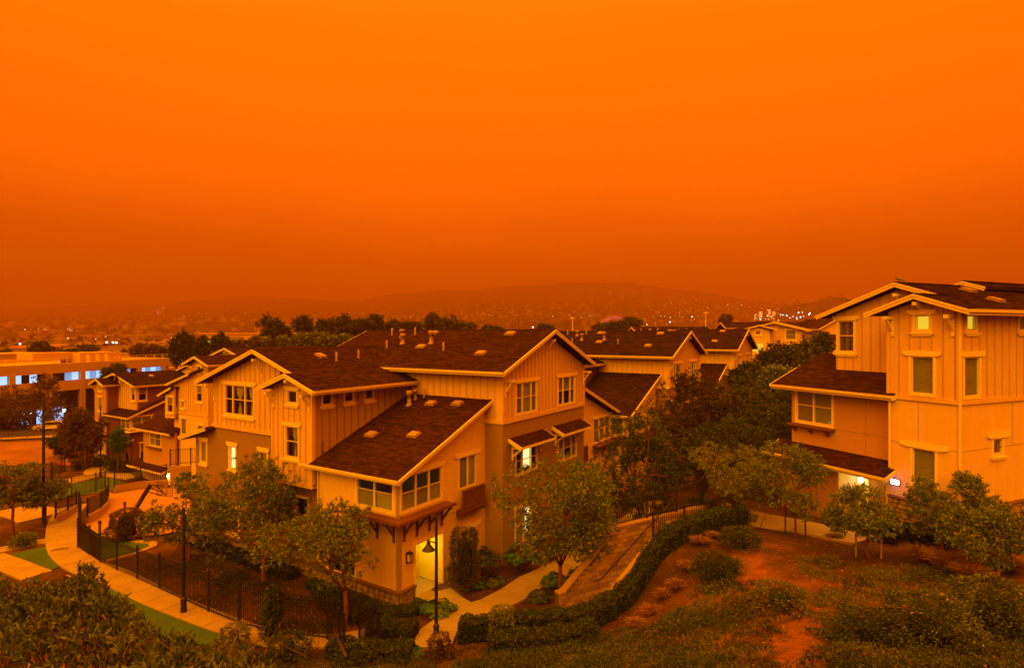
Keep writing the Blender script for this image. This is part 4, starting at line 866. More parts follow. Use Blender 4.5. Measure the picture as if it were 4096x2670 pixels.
window(Gh, 'L', -.32, 7.0, z(8.27), .8, .59, (1,), rail=False, blind=BLINDL, head=.12); window(Gh, 'L', -.32, 6.965, 2.15, 1.1, 1.6, (1,), rail=False, blind=BLINDL, head=.14); window(Gh, 'L', -.3, 7.0, -2.9, 1.2, 1.7, (1,), rail=False, blind=BLINDL, head=.14)
wall(Gh, 'R', 5.47, [(-.12, -6), (7, -6), (7, z(9)), (-.12, z(9))], (), DKRED); wall(Gh, 'R', 8.3, [(-.12, -6), (7, -6), (7, z(9)), (-.12, z(9))], (), DKRED)
gable_roof(Gh, 'u', 6.95, 5.0, 8.9, z(9.75), .38, -.85, 2.2, SHINGD, ends=(True, False), exp=.2, tab=.45, seed=72)
for c in (8.35, 5.6): bracket(Gh, 'L', -.32, c, z(8.8), None, .45, .8)
wall(Gh, 'L', 1.07, [(-5.47, 2.0), (-.99, 2.0), (-.99, 5.3), (-5.47, 6.6)], [(-2.15, 3.6, -1.3, 5.1)], TAN, batten=True, bx=.5); wall(Gh, 'R', .99, [(1.25, 2.0), (9, 2.0), (9, 5.3), (1.25, 5.3)], [(1.35, 3.6, 2.2, 5.1)], DKRED, batten=True, bx=.5)
window(Gh, 'L', 1.07, 1.72, 3.6, .8, 1.5, (1,), blind=[(BLINDL, .5, 1)], head=.12); window(Gh, 'R', .99, 1.78, 3.6, .85, 1.5, (1,), blind=[(BLIND, .5, 1)], head=.12)
gable_roof(Gh, 'u', 5.6, .4, 10.8, 6.75, .26, .5, 11, SHINGD, ends=(True, False), exp=.2, tab=.45, seed=74); gable_roof(Gh, 'u', 2.6, -2.5, 7.7, 7.6, .3, 8, 16, SHINGD, ends=(True, False), exp=.2, tab=.45, seed=76)
wall(Gh, 'L', 8.4, [(-7, 2), (2, 2), (2, 6.1), (-2.6, 7.4), (-7, 6.1)], (), TAN)
vent_box(Gh, 4, 3.5, 6.25, .25, 't'); vent_box(Gh, 10.4, 1.5, 7.3, .3, 't')
gable_r = roof_plane(Gh, (-.9, 7.5, -.95), (0, -1, 0), (.95, 0, .3), 8.2, 1.0, m=SHINGD, exp=.2, tab=.45, seed=78); gutter(Gh, (-.9, 7.5, -.95), (-.9, -.7, -.95), (-1, 0, 0)); rake(Gh, (-.9, -.7, -.95), (0, -.7, -.67), (0, -1, 0))
stone_base(Gh, 'L', -.3, -8.4, -5.5, -4.6, -3.2, 80, 1.6, cap=False)
ds = MB().lathe([(.02, 0), (.22, .03), (.40, .11), (.46, .17), (.45, .18), (.38, .125), (.2, .05), (.02, .02)], 14)
dish = thing('satellite_dish', 'dark satellite dish on the roof edge of the maroon townhouse', 'satellite dish', (*fxy(FR_G, .35, 4.3), 5.9), 0)
do = ds.build('dish', BLKM, dish, (0, 0, .3)); do.rotation_euler = (R_(70), 0, R_(-40)); MB().beam((0, 0, -.75), (0, 0, .3), .05, .05).beam((0, -.02, .3), (.1, -.4, .45), .03, .03).build('mast', BLKM, dish)
# ---------------------------------------------------------------- paving
z8 = lambda x, y: (x*.5286, 1850+y*.5286)
r1 = lambda x, y: (1000+x*.5286, 1850+y*.5286)
r2 = lambda x, y: (2000+x*.561, 1800+y*.561)
a1 = lambda x, y: (x*.3867, 1600+y*.3867)
def G(p, z): return at(p[0], p[1], z)
path('path', [G(z8(560, 330), -1.1), G(z8(480, 430), -1.0), G(z8(470, 590), -.9), G(z8(505, 690), -.8), G(z8(620, 790), -.7), G(z8(800, 850), -.5), G(z8(980, 930), -.4), G(z8(1180, 1030), -.3), G(z8(1390, 1110), -.2), G(z8(1580, 1185), -.15), G(z8(1760, 1245), -.1), G(z8(1990, 1320), -.05), G(r1(250, 1345), 0), G(r1(560, 1372), 0), G(r1(900, 1300), -.05), G(r1(1200, 1240), -.1), G(r1(1330, 1225), -.1)], (1.75, 1.12), CONC)
path('path', [(-3.70, 26.95), (-2.95, 25.75), (-2.16, 24.75)], (1.9, 1.9), CONC, slab=1.3)
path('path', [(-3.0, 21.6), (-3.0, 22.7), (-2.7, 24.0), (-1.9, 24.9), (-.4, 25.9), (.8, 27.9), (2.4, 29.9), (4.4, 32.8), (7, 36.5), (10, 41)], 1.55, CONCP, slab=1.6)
path('path', [(9.3, 28.6), (10.3, 28.9), (11.7, 28.5), (13.4, 27.35), (14.6, 25.9), (15.2, 24.6)], (2.4, 1.7), CONC, slab=1.5)
path('path', [G(z8(-60, 700), -1.1), G(z8(100, 660), -1.1), G(z8(300, 610), -1.0), G(z8(480, 570), -.95)], 1.3, CONC)
path('path', [G(z8(-80, 720), -.9), G(z8(120, 790), -.75), G(z8(300, 860), -.6)], 1.3, CONC)
path('path', [G(z8(40, 330), -1.6), G(z8(190, 370), -1.5), G(z8(330, 440), -1.3)], 2.6, CONC)
path('path', [G(z8(330, 165), -3.2), G(z8(560, 130), -3.5), G(z8(760, 92), -3.65), G(z8(940, 110), -3.8), G(z8(1060, 140), -4.0)], 2.4, CONC, slab=2.2)
path('path', [G(z8(760, 92), -3.65), G(z8(715, 55), -3.7), G(z8(800, 20), -3.8)], 2.2, CONC, slab=2.2)
path('path', [G(z8(800, 775), -.7), G(z8(1000, 735), -.7), G(z8(1185, 668), -.8), G(z8(1010, 610), -.9)], .45, CONC, slab=1.2)
court = [G(p, -1) for p in (a1(880, 1280), a1(1010, 1235), a1(1108, 1150), a1(1125, 1050), a1(1090, 960), a1(1190, 985), a1(1440, 935), a1(1830, 905), (760, 2000), (790, 2120), (640, 2150), (470, 2165), (385, 2150))]
sheet('court', court, COURT, lift=.10, step=1.2)
lawnp = [z8(600, 600), z8(800, 535), z8(1000, 600), z8(1170, 668), z8(985, 728), z8(800, 762), z8(660, 700)]
sheet('lawn', [G(p, -.8) for p in lawnp], LAWN, lift=.05, step=.8)
sheet('lawn', [G(p, -.85) for p in (z8(20, 705), z8(360, 632), z8(400, 720), z8(470, 800), z8(380, 850), z8(200, 780))], LAWN, lift=.05, step=.8)
sheet('lawn', [G(p, -3.6) for p in (z8(480, 185), z8(800, 112), z8(1060, 185), z8(800, 215), z8(620, 250), z8(420, 290), z8(220, 320))], LAWN, lift=.08, step=1.5)
sheet('lawn', [G(p, -.3) for p in (z8(640, 850), z8(760, 880), z8(1000, 985), z8(1250, 1095), z8(1500, 1195), z8(1720, 1265), z8(1990, 1355), z8(2080, 1440), z8(1760, 1480), z8(1400, 1420), z8(1100, 1330), z8(860, 1220), z8(600, 1010))], LAWN, lift=.05, step=.8)
# road, kerb and the red soil bank
sheet('road', [(-110, 84), (-90, 84.5), (-74, 86), (-62, 90), (-48, 99), (-30, 112), (-34, 118), (-52, 105), (-66, 96), (-78, 93), (-110, 92)], ASPH, lift=.08, step=3)
sheet('pavement', [(-110, 82), (-90, 82.4), (-74, 83.8), (-61, 87.6), (-46.5, 96.8), (-47.6, 98.2), (-61.8, 89.4), (-74, 85.5), (-90, 84.0), (-110, 83.5)], CONC, lift=.18, step=3)
sheet('verge', [(-95, 70), (-60.5, 68), (-53.5, 70.5), (-60, 80), (-64, 84), (-75, 82.5), (-95, 81)], mat('red_soil', (.24, .105, .05), .95, .4, .35, .6, 3), lift=.06, step=2.0)
sheet('driveway', [(-46, 58.5), (-36.5, 53.5), (-33, 57), (-42, 63.5)][::-1] if False else [G(p, -4.0) for p in (z8(960, 90), z8(1130, 55), z8(1130, 110), z8(1040, 150))], ASPH, lift=.12, step=1.5)
kp = MB()
for a, b in (((468, 1898), (585, 1877)), ((235, 1858), (290, 1862))):
    p, q = at(*a, -3.9), at(*b, -3.9); kp.beam((p[0], p[1], gz(p[0], p[1])+.12), (q[0], q[1], gz(q[0], q[1])+.12), .25, .25)
tag(kp.build('kerb', KERBR), kind='structure')
mc = at(*z8(450, 670), -.8); mh = thing('manhole_cover', 'round iron manhole cover set in the concrete path', 'manhole cover', (mc[0], mc[1], gz(mc[0], mc[1])+.074))
MB().lathe([(.42, 0), (.42, .012), (.38, .014), (.01, .014)], 24).build('lid', mat('cast_iron', (.16, .11, .08), .8, .3, 12, .5, 40), mh); MB().lathe([(.48, -.01), (.48, .008), (.425, .008)], 24).build('rim', BLKM, mh)
dm = fxy(FR_A, 1.55, -.25); tag(put('doormat', MB().box(-.45, .45, -.3, .3, 0, .02).mesh('doormat', mat('coir', (.30, .18, .07), .95, .2, 20)), None, (dm[0], dm[1], gz(*dm)+.085), math.atan2(FR_A[3], FR_A[2])), 'brown doormat before the lit yellow doorway', 'doormat')

# ---------------------------------------------------------------- stair flight and its block wall
KD = Vector((.86, .51)); KP = Vector((.51, -.86)); K0 = Vector((2.2, 25.0))
def kxy(k, p): v = K0+KD*k+KP*p; return (v.x, v.y)
def kz(k): return max(0, min(2.72, (k+.4)*.62))
KA = math.atan2(KD.y, KD.x)
st = thing('staircase', 'flight of concrete steps climbing beside the block wall to the upper path', 'staircase', (K0.x, K0.y, 0), KA)
for i in range(16):
    k = 1.95+i*.266; mb = MB().box(k, k+.36, -1.62, -.02, -.5+.17*i, .17*i).box(k-.025, k+.36, -1.63, -.02, .17*i, .17*(i+1))
    mb.build('step', CONC, st)
MB().box(6.2, 9.2, -1.62, -.02, 2.0, 2.72).build('landing', CONC, st)
MB().prism([(-.3, -.6), (9.2, -.6), (9.2, 2.85), (3.45, 2.85), (.3, .55), (-.3, .45)], -1.86, -1.64).build('side_wall', BLOCK, st)
bw = thing('retaining_wall', 'sloping concrete block wall beside the stairs with a black handrail', 'wall', (K0.x, K0.y, 0), KA)
top = [(-.25, .60), (.05, .62), (2.96, 2.90), (9.0, 2.95)]
MB().prism([(-.25, -.6), (9.0, -.6), (9.0, 2.95), (2.96, 2.90), (.05, .62), (-.25, .60)], 0.0, .24).build('wall_core', MORTAR, bw)
def wtop(k): return np.interp(k, [p[0] for p in top], [p[1] for p in top])
bm_ = [MB().hexa([(-.5+a, -.03, 0), (.5-a, -.03, 0), (.5, 0, 0), (-.5, 0, 0), (-.5+a, -.03, 1-b), (.5-a, -.03, 1-b), (.5, 0, 1), (-.5, 0, 1)]).mesh('block', mm) for a, b, mm in ((.012, .03, BLOCK), (.02, .02, mat('pale_split_block', (.43, .27, .15), .95, .25, 5, .6, 40)), (.008, .045, mat('dark_split_block', (.27, .165, .09), .95, .25, 5, .6, 40)))]
rb = random.Random(9); zc = -.4; row = 0
while zc < 2.9:
    k = -.25-(row % 2)*.2
    while k < 8.9:
        k0, k1 = max(k, -.25), min(k+.4, 9.0); t0 = min(wtop(k0), wtop(k1)); h = min(.2, t0-zc)
        if k1-k0 > .08 and h > .05: put('block', rb.choice(bm_), bw, ((k0+k1)/2, -rb.uniform(0, .008), zc), 0, (k1-k0-.02, 1, h-.02))
        k += .4
    zc += .2; row += 1
cpm = MB()
for (ka, za), (kb, zb) in zip(top, top[1:]): cpm.beam((ka-.02, .11, za+.04), (kb+.02, .11, zb+.04), .36, .085)
cpm.build('coping', BLOCK, bw)
hr = MB(); hp = [(1.55, -.12, .82), (1.85, -.12, .84), (2.05, -.12, .92), (6.1, -.12, 3.54), (6.7, -.12, 3.6)]
hr.tube(hp, [.022]*5, 6)
for i in (1.9, 2.6, 4.0, 5.4): 
    zz = np.interp(i, [p[0] for p in hp], [p[2] for p in hp]); hr.beam((i, 0, zz-.08), (i, -.1, zz-.01), .02, .02)
hr.build('handrail', BLKM, bw)

def fence(name, label, pts, h=1.8, sp=.115, post=2.2, cat='fence', group=None, tall=.12, pw=.021, postw=.075, base=.1, curve=True, m=BLKM, toprail=True, spike=True):
    """pts: list of (x,y) or (x,y,z)"""
    P2 = resample(pts, post) if curve else [Vector((p[0], p[1])) for p in pts]
    if len(pts[0]) > 2 and not curve: Z = [p[2] for p in pts]
    elif len(pts[0]) > 2:
        Z = [np.interp(i/(len(P2)-1), np.linspace(0, 1, len(pts)), [p[2] for p in pts]) for i in range(len(P2))]
    else: Z = [gz(p.x, p.y) for p in P2]
    f = thing(name, label, cat, (P2[0].x, P2[0].y, Z[0]), 0, group); o = Vector((P2[0].x, P2[0].y, Z[0])); cube = unit_cube(m)
    for p, z in zip(P2, Z): put('post', cube, f, Vector((p.x, p.y, z))-o-Vector((0, 0, .1)), 0, (postw, postw, h+tall+.1))
    for i in range(len(P2)-1):
        a = Vector((P2[i].x, P2[i].y, Z[i]))-o; b = Vector((P2[i+1].x, P2[i+1].y, Z[i+1]))-o
        for q in (base, h-.06 if not spike else h-.2):
            MB().beam(a+Vector((0, 0, q)), b+Vector((0, 0, q)), .035, .04).build('rail', m, f)
        L = (b-a).length; n = max(1, int(L/sp)); ang = math.atan2(b.y-a.y, b.x-a.x)
        for k in range(1, n):
            c = a+(b-a)*(k/n); put('picket', cube, f, c+Vector((0, 0, base-.04)), ang, (pw, pw, h-base-(0 if spike else .05)))
    return f
fence('fence', 'long black picket fence between the concrete path and the mulched garden', [G(z8(590, 640), -.75), G(z8(665, 695), -.72), G(z8(790, 792), -.6), G(z8(985, 872), -.45), G(z8(1205, 968), -.35), G(z8(1445, 1078), -.25), G(z8(1705, 1192), -.15), G(z8(1950, 1272), -.1), G(r1(280, 1305), -.02), G(r1(585, 1335), 0)], 1.62, spike=True)
g1 = G(r1(585, 1345), 0); g2 = G(r1(828, 1330), 0)
fence('gate', 'open black picket gate leaf hung at the end of the long fence', [(g1[0], g1[1], 0), (g1[0]+.62, g1[1]-.75, .0), (g1[0]+1.0, g1[1]-1.25, .02)], 1.5, post=.9, cat='gate', sp=.09, curve=False, group='black picket gates by the garden path')
fence('gate', 'black picket gate leaf on the post nearer the lamp with the bell shade', [(g2[0], g2[1], 0), (g2[0]+.55, g2[1]-.62, .05), (g2[0]+1.0, g2[1]-1.1, .1)], 1.35, post=.9, cat='gate', sp=.09, curve=False, group='black picket gates by the garden path')
def k3(k, p, z): x, y = kxy(k, p); return (x, y, z)
fence('railing', 'black railing standing on top of the block wall beside the stairs', [k3(3.0, -.12, 2.97), k3(4.7, -.12, 2.98), k3(6.4, -.10, 2.99), k3(8.2, -.1, 3.0), k3(9.6, -.5, 3.25), k3(10.8, -1.3, 3.8)], 1.15, sp=.11, post=1.9, cat='railing', tall=.02, spike=False)
fence('railing', 'black railing between the upper steps and the clipped hedge', [k3(3.48, 1.75, 2.86), k3(5.3, 1.75, 2.87), k3(7.1, 1.75, 2.87), k3(8.9, 1.6, 2.82)], 1.14, sp=.11, post=1.9, cat='railing', tall=.02, spike=False)
for k in (8.3, 9.4, 10.5): pass
# low walls and railings round the court
def low_wall(label, pts, h, m=BLOCK, w=.22, group=None):
    P = resample(pts, 1.0); t = thing('low_wall', label, 'wall', (P[0].x, P[0].y, 0), 0, group); o = Vector((P[0].x, P[0].y, 0))
    for i, (p, q) in enumerate(zip(P, P[1:])):
        za, zb = gz(p.x, p.y), gz(q.x, q.y); mb = MB(); d = (q-p).normalized(); nn = Vector((-d.y, d.x))*w/2; e = d*.006
        cr_ = [p+e-nn, q-e-nn, q-e+nn, p+e+nn]; hh = h if not isinstance(h, (list, tuple)) else h[0]+(h[1]-h[0])*i/(len(P)-1)
        mb.hexa([(c.x-o.x, c.y-o.y, min(za, zb)-.3) for c in cr_]+[(c.x-o.x, c.y-o.y, z+hh) for c, z in zip(cr_, (za, zb, zb, za))]); mb.build('block', m, t)
    return t
wr = [G(a1(905, 1280), -1), G(a1(1010, 1228), -1), G(a1(1108, 1140), -1), G(a1(1122, 1040), -1)]
low_wall('curved low block wall at the corner of the paved court', wr, .62)
fence('railing', 'black railing on the curved low wall of the paved court', [(x, y, -.42) for x, y, z in wr], 1.15, sp=.12, post=1.6, cat='railing', tall=.05, spike=False)
wl_ = [G(a1(575, 1300), -1.2), G(a1(680, 1235), -1.1), G(a1(790, 1165), -1.1)]
low_wall('short low block wall opposite the curved wall, by the concrete path', wl_, .55); fence('railing', 'black railing on the short low wall by the path', [(x, y, gz(x, y)+.55) for x, y, z in wl_], 1.0, sp=.12, post=1.3, cat='railing', tall=.05, spike=False)
wb = [G(a1(1185, 975), -1), G(a1(1440, 930), -1), G(a1(1740, 900), -1)]
low_wall('stepped low block wall along the back edge of the paved court', wb, .7); fence('railing', 'black railing on the back edge of the court before the lawn', [(x, y, -.35) for x, y, z in wb], 1.25, sp=.13, post=1.8, cat='railing', tall=.05, spike=False)
low_wall('tall block planter wall beside the cream four-storey townhouse', [G(a1(1760, 900), -1), G(a1(1980, 880), -1)], 1.8)
fence('railing', 'black railing round the planter terrace of the four-storey townhouse', [(*G(a1(1760, 900), -1)[:2], .82), (*G(a1(1980, 880), -1)[:2], .82), (-22.5, 50, .82)], 1.3, sp=.12, post=1.5, cat='railing', tall=.05, spike=False)
gt = G(a1(835, 1330), -1); fence('gate', 'dark steel gate standing open between the two low walls', [(gt[0], gt[1], -.95), (gt[0]-.75, gt[1]+.9, -1.0), (gt[0]-1.3, gt[1]+1.6, -1.0)], 1.9, sp=.06, post=1, cat='gate', tall=.1, curve=False, pw=.03)
fence('fence', 'black picket fence behind the green lawn at the foot of the court', [(*G(a1(740, 1040), -3)[:2], -2.6), (*G(a1(860, 1010), -3)[:2], -2.7), (*G(a1(960, 985), -3.1)[:2], -2.9), (*G(a1(1090, 930), -3.2)[:2], -3.0)], 1.6, sp=.14, post=2.6, tall=.1, spike=False)
fence('fence', 'black picket fence at the kerb by the red soil bank', [(*G(a1(220, 800), -3.3)[:2],), (*G(a1(380, 790), -3.4)[:2],), (*G(a1(520, 800), -3.5)[:2],), (*G(a1(670, 735), -3.8)[:2],)], 1.7, sp=.18, post=3.0, spike=False)
fence('fence', 'brown rail fence along the road before the office building', [(-92, 82.0), (-76, 83.2), (-66, 85.3), (-56, 90)], 1.3, sp=.4, post=3.2, spike=False, m=mat('weathered_rail', (.16, .09, .05), .9, .2))
# dark board fence by the upper townhouse
bf = thing('board_fence', 'dark vertical board fence below the stone base of the tower townhouse', 'fence', (*fxy(FR_R, .85, -.75), 0), math.atan2(FR_R[3], FR_R[2]))
BFM = mat('dark_fence_board', (.055, .03, .02), .9, .35, 5, .3, 20, streak=.5)
for i in range(44):
    x = i*.16; zz = gz(*fxy(FR_R, .85+x, -.75)); put('board', unit_cube(BFM), bf, (x, rnd.uniform(-.008, .008), zz-.3), 0, (.15, .025, 4.5-zz+.3+rnd.uniform(-.01, .01)))
MB().box(-.1, 7.1, .02, .06, 4.15, 4.25).build('rail', BFM, bf)
# boards beside the maroon house
bf2 = thing('board_fence', 'brown board fence behind the round green tree of the maroon townhouse', 'fence', (*fxy(FR_G, -.4, 2.6), 0), math.atan2(FR_G[3], FR_G[2])+math.pi/2)
for i in range(26): put('board', unit_cube(mat('brown_fence_board', (.16, .08, .045), .9, .3, 5)), bf2, (i*.16-2.2, 0, -4.4), 0, (.15, .03, 2.2))

# ---------------------------------------------------------------- street lamps
def lamp(label, x, y, H, drop, arm, side, z=None, group='bell-shaded path lamps', r=.055, bell=.25):
    zb = gz(x, y) if z is None else z; t = thing('street_lamp', label, 'street lamp', (x, y, zb), 0, group)
    smooth(MB().lathe([(.16, -.1), (.16, .06), (.13, .10), (.11, .55), (.13, .60), (.10, .66), (r*1.25, .75)], 14).build('base', BLKM, t))
    smooth(MB().lathe([(r*1.25, .7), (r*1.15, H*.5), (r, H), (r*.9, H+.02)], 12).build('pole', BLKM, t))
    dx, dy = side; hz = H-drop; ax, ay = dx*arm, dy*arm
    MB().tube([(0, 0, hz-.05), (ax*.5, ay*.5, hz-.02), (ax, ay, hz+.05), (ax, ay, hz+.10)], [.022]*4, 8).beam((0, 0, H-.25), (ax*.8, ay*.8, hz+.02), .012, .012).build('arm', BLKM, t)
    s = bell/.25
    sh = smooth(MB().lathe([(.03, .10), (.05, .06), (.06, .02), (.075, -.0), (.09, -.06), (.075, -.09), (.10, -.13), (.15, -.20), (.19, -.26), (.245, -.31), (.255, -.335), (.24, -.335), (.17, -.24), (.05, -.16)], 18).build('lamp_shade', mat('bronze_shade', (.022, .015, .012), .5, .2, 8, spec=.5), t, (ax, ay, hz)))
    sh.scale = (s, s, s)
    smooth(MB().lathe([(.02, -.2), (.11, -.27), (.13, -.315), (.02, -.33)], 12).build('lens', mat('lamp_lens', (.5, .48, .42), .3, .05), sh))
    return t
lamp('black path lamp with a bell shade before the lit yellow doorway', -2.96, 22.9, 4.9, .98, .30, (-1, -.1), -.35)
lamp('black path lamp with a bell shade by the long picket fence', -13.94, 24.87, 4.5, 1.05, .38, (1, .1))
lamp('tall black lamp post at the corner of the mulch bed by the path', -31.07, 38.85, 8.45, .45, .1, (-1, 0), r=.075, bell=.2)
lamp('tall black lamp with a bell shade on the walk before the maroon townhouse', -43.6, 62.07, 7.6, 1.35, .75, (1, 0), r=.06)
x_, y_, _z = at(3172, 1545, 6.5); lamp('black lamp post with a bell shade among the trees behind the tower townhouse', x_, y_, 6.6, 2.2, .9, (1, 0), 3.0)
x_, y_, _z = at(207, 1945, -2.2); lamp('short path lamp beside the far walk by the lawn', x_, y_, 3.4, .9, .5, (1, 0))

# ---------------------------------------------------------------- small things on the court
def bollard(label, px, py):
    x, y, z_ = at(px, py, -.95); t = thing('bollard', label, 'bollard', (x, y, gz(x, y)+.05), 0, 'black bollards at the court')
    smooth(MB().lathe([(.11, -.1), (.11, .02), (.085, .05), (.085, .78)], 14).build('shaft', BLKM, t)); smooth(MB().lathe([(.095, .78), (.095, .84), (.08, .90), (.03, .93), (.005, .935)], 14).build('cap', BLKM, t))
bollard('black bollard on the paved court beside the basketball hoop', 499, 2058); bollard('black bollard at the edge of the dark lawn near the picket fence', 399, 2140)
hx, hy, _z = at(545, 2058, -.95)
hp_ = thing('basketball_hoop', 'basketball hoop with a slanting black post and clear backboard on the court', 'basketball hoop', (hx, hy, gz(hx, hy)+.08), R_(-20))
MB().box(-.5, .5, -.35, .35, 0, .14).build('base', BLKM, hp_)
MB().beam((-.1, -.15, .1), (.45, .75, 1.95), .21, .21).build('post', BLKM, hp_); MB().beam((-.35, -.25, .1), (.30, .70, 1.93), .04, .04).build('stay', BLKM, hp_)
for a, b in (((.45, .75, 1.9), (.75, 1.35, 1.75)), ((.42, .72, 1.7), (.75, 1.35, 1.3)), ((.36, .6, 1.45), (.75, 1.35, 1.05)), ((.6, 1.0, 1.85), (1.15, 1.35, 1.1))): MB().beam(a, b, .05, .06).build('strut', BLKM, hp_)
bd = MB().box(.2, 1.75, 1.38, 1.42, 2.05, 2.11).box(.2, 1.75, 1.38, 1.42, .98, 1.03).box(.2, .25, 1.38, 1.42, 1.03, 2.05).box(1.70, 1.75, 1.38, 1.42, 1.03, 2.05).box(.72, .78, 1.37, 1.41, 1.03, 2.05).box(1.15, 1.21, 1.37, 1.41, 1.03, 2.05).build('backboard_frame', METAL, hp_)
MB().box(.25, 1.70, 1.395, 1.405, 1.03, 2.05).build('backboard', M_GLASS, bd)
rp = [(1.0+.23*math.cos(a), 1.68+.23*math.sin(a), 1.2) for a in np.linspace(0, 2*math.pi, 21)]
MB().tube(rp, [.012]*21, 5).build('rim', mat('rim_red', (.5, .05, .03), .5, .1), hp_)
# pigeons on the gable
def bird(label, s, t, zz, rz):
    x, y = fxy(FR_R, s, t); b = thing('bird', label, 'bird', (x, y, zz), rz)
    bd = MB().tube([(-.17, 0, .035), (-.10, 0, .07), (-.02, 0, .10), (.06, 0, .13), (.10, 0, .165), (.125, 0, .20), (.145, 0, .205), (.165, 0, .200)], [.012, .035, .062, .060, .038, .030, .028, .012], 10); smooth(bd.build('body', BIRDM, b))
    MB().beam((.165, 0, .2), (.19, 0, .195), .012, .012).build('beak', BLKM, b); MB().hexa([(-.30, -.035, .02), (-.12, -.03, .05), (-.12, .03, .05), (-.30, .035, .02), (-.30, -.035, .03), (-.12, -.03, .075), (-.12, .03, .075), (-.30, .035, .03)]).build('tail', BIRDM, b)
    for sg in (1, -1):
        MB().beam((-.0, sg*.03, .06), (.01, sg*.03, -.01), .01, .01).build('leg', BLKM, b); MB().hexa([(-.18, sg*.05, .06), (.05, sg*.06, .09), (.05, sg*.066, .09), (-.18, sg*.056, .06), (-.18, sg*.04, .085), (.05, sg*.05, .14), (.05, sg*.056, .14), (-.18, sg*.046, .085)]).build('wing', BIRDM, b)
bird('grey pigeon perched on the peak of the tower townhouse roof', 1.45, 3.3, 14.04, R_(170)); bird('small dark pigeon perched low on the sloping gable edge', 1.38, 5.72, 13.25, R_(160))
# parked car on the road
car = thing('parked_car', 'pale hatchback parked on the road before the office building', 'car', (*((lambda p: (p[0], p[1]))(at(205, 1722, -3.6))), 0), R_(200)); car.location.z = gz(car.location.x, car.location.y)+.1
prof = [(-2.1, .35), (2.1, .35), (2.2, .6), (2.1, .85), (1.2, 1.0), (.5, 1.45), (-1.3, 1.5), (-2.0, 1.05), (-2.2, .7)]
cb = MB(); n = len(prof)
for y, sx_ in ((-.85, .96), (-.80, 1.0), (.80, 1.0), (.85, .96)): cb.v += [(px*sx_, y*(1 if pz < 1.05 else .82), pz) for px, pz in prof]
for k in range(3):
    for i in range(n): j = (i+1) % n; cb.f.append((k*n+i, k*n+j, (k+1)*n+j, (k+1)*n+i)); cb.m.append(0)
cb.f.append(tuple(range(n))[::-1]); cb.f.append(tuple(range(3*n, 4*n))); cb.m += [0, 0]
cb.build('body', mat('car_paint', (.55, .5, .45), .3, .03, spec=.6), car)
for sg in (1, -1):
    MB().prism([(-1.75, 1.02), (.95, 1.02), (.42, 1.38), (-1.2, 1.42)], sg*.845, sg*.80).build('side_glass', mat('car_glass', (.02, .02, .02), .1, .05, spec=.8), car)
    for wx in (-1.35, 1.35):
        w = MB().tube([(wx, sg*.72, .34), (wx, sg*.9, .34)], [.34, .34], 16).build('wheel', mat('tyre', (.02, .02, .02), .9), car); MB().tube([(wx, sg*.88, .34), (wx, sg*.91, .34)], [.2, .2], 12).build('rim', METAL, w)
    MB().box(-.03, .0, sg*.55-.15, sg*.55+.15, .62, .75).build('headlight', TRIM, car, (2.17, 0, 0))
# ---------------------------------------------------------------- planting
def unit(a): return a/np.maximum(np.linalg.norm(a, axis=-1, keepdims=True), 1e-9)
def leaf_verts(C, D, L, W, rg, droop=.0):
    N = len(C); D = unit(D); S = unit(np.cross(D, rg.normal(size=(N, 3)))); L = np.broadcast_to(L, N)[:, None]; W = np.broadcast_to(W, N)[:, None]
    up = np.cross(S, D); mid = C+D*L*.5+up*L*.06; tip = C+D*L-np.array([0, 0, 1])*L*droop
    return np.stack([C, mid+S*W*.5, tip, mid-S*W*.5], 1).reshape(-1, 3)
def rosettes(cent, axis, nleaf, L, rg, spread=.9, ratio=.34, jit=.06):
    K = len(cent); C = np.repeat(cent, nleaf, 0)+rg.normal(size=(K*nleaf, 3))*jit; A = np.repeat(unit(axis), nleaf, 0)
    D = unit(A*.75+rg.normal(size=(K*nleaf, 3))*spread*.75); Ls = L*rg.uniform(.65, 1.25, K*nleaf)
    return leaf_verts(C, D, Ls, Ls*ratio, rg)
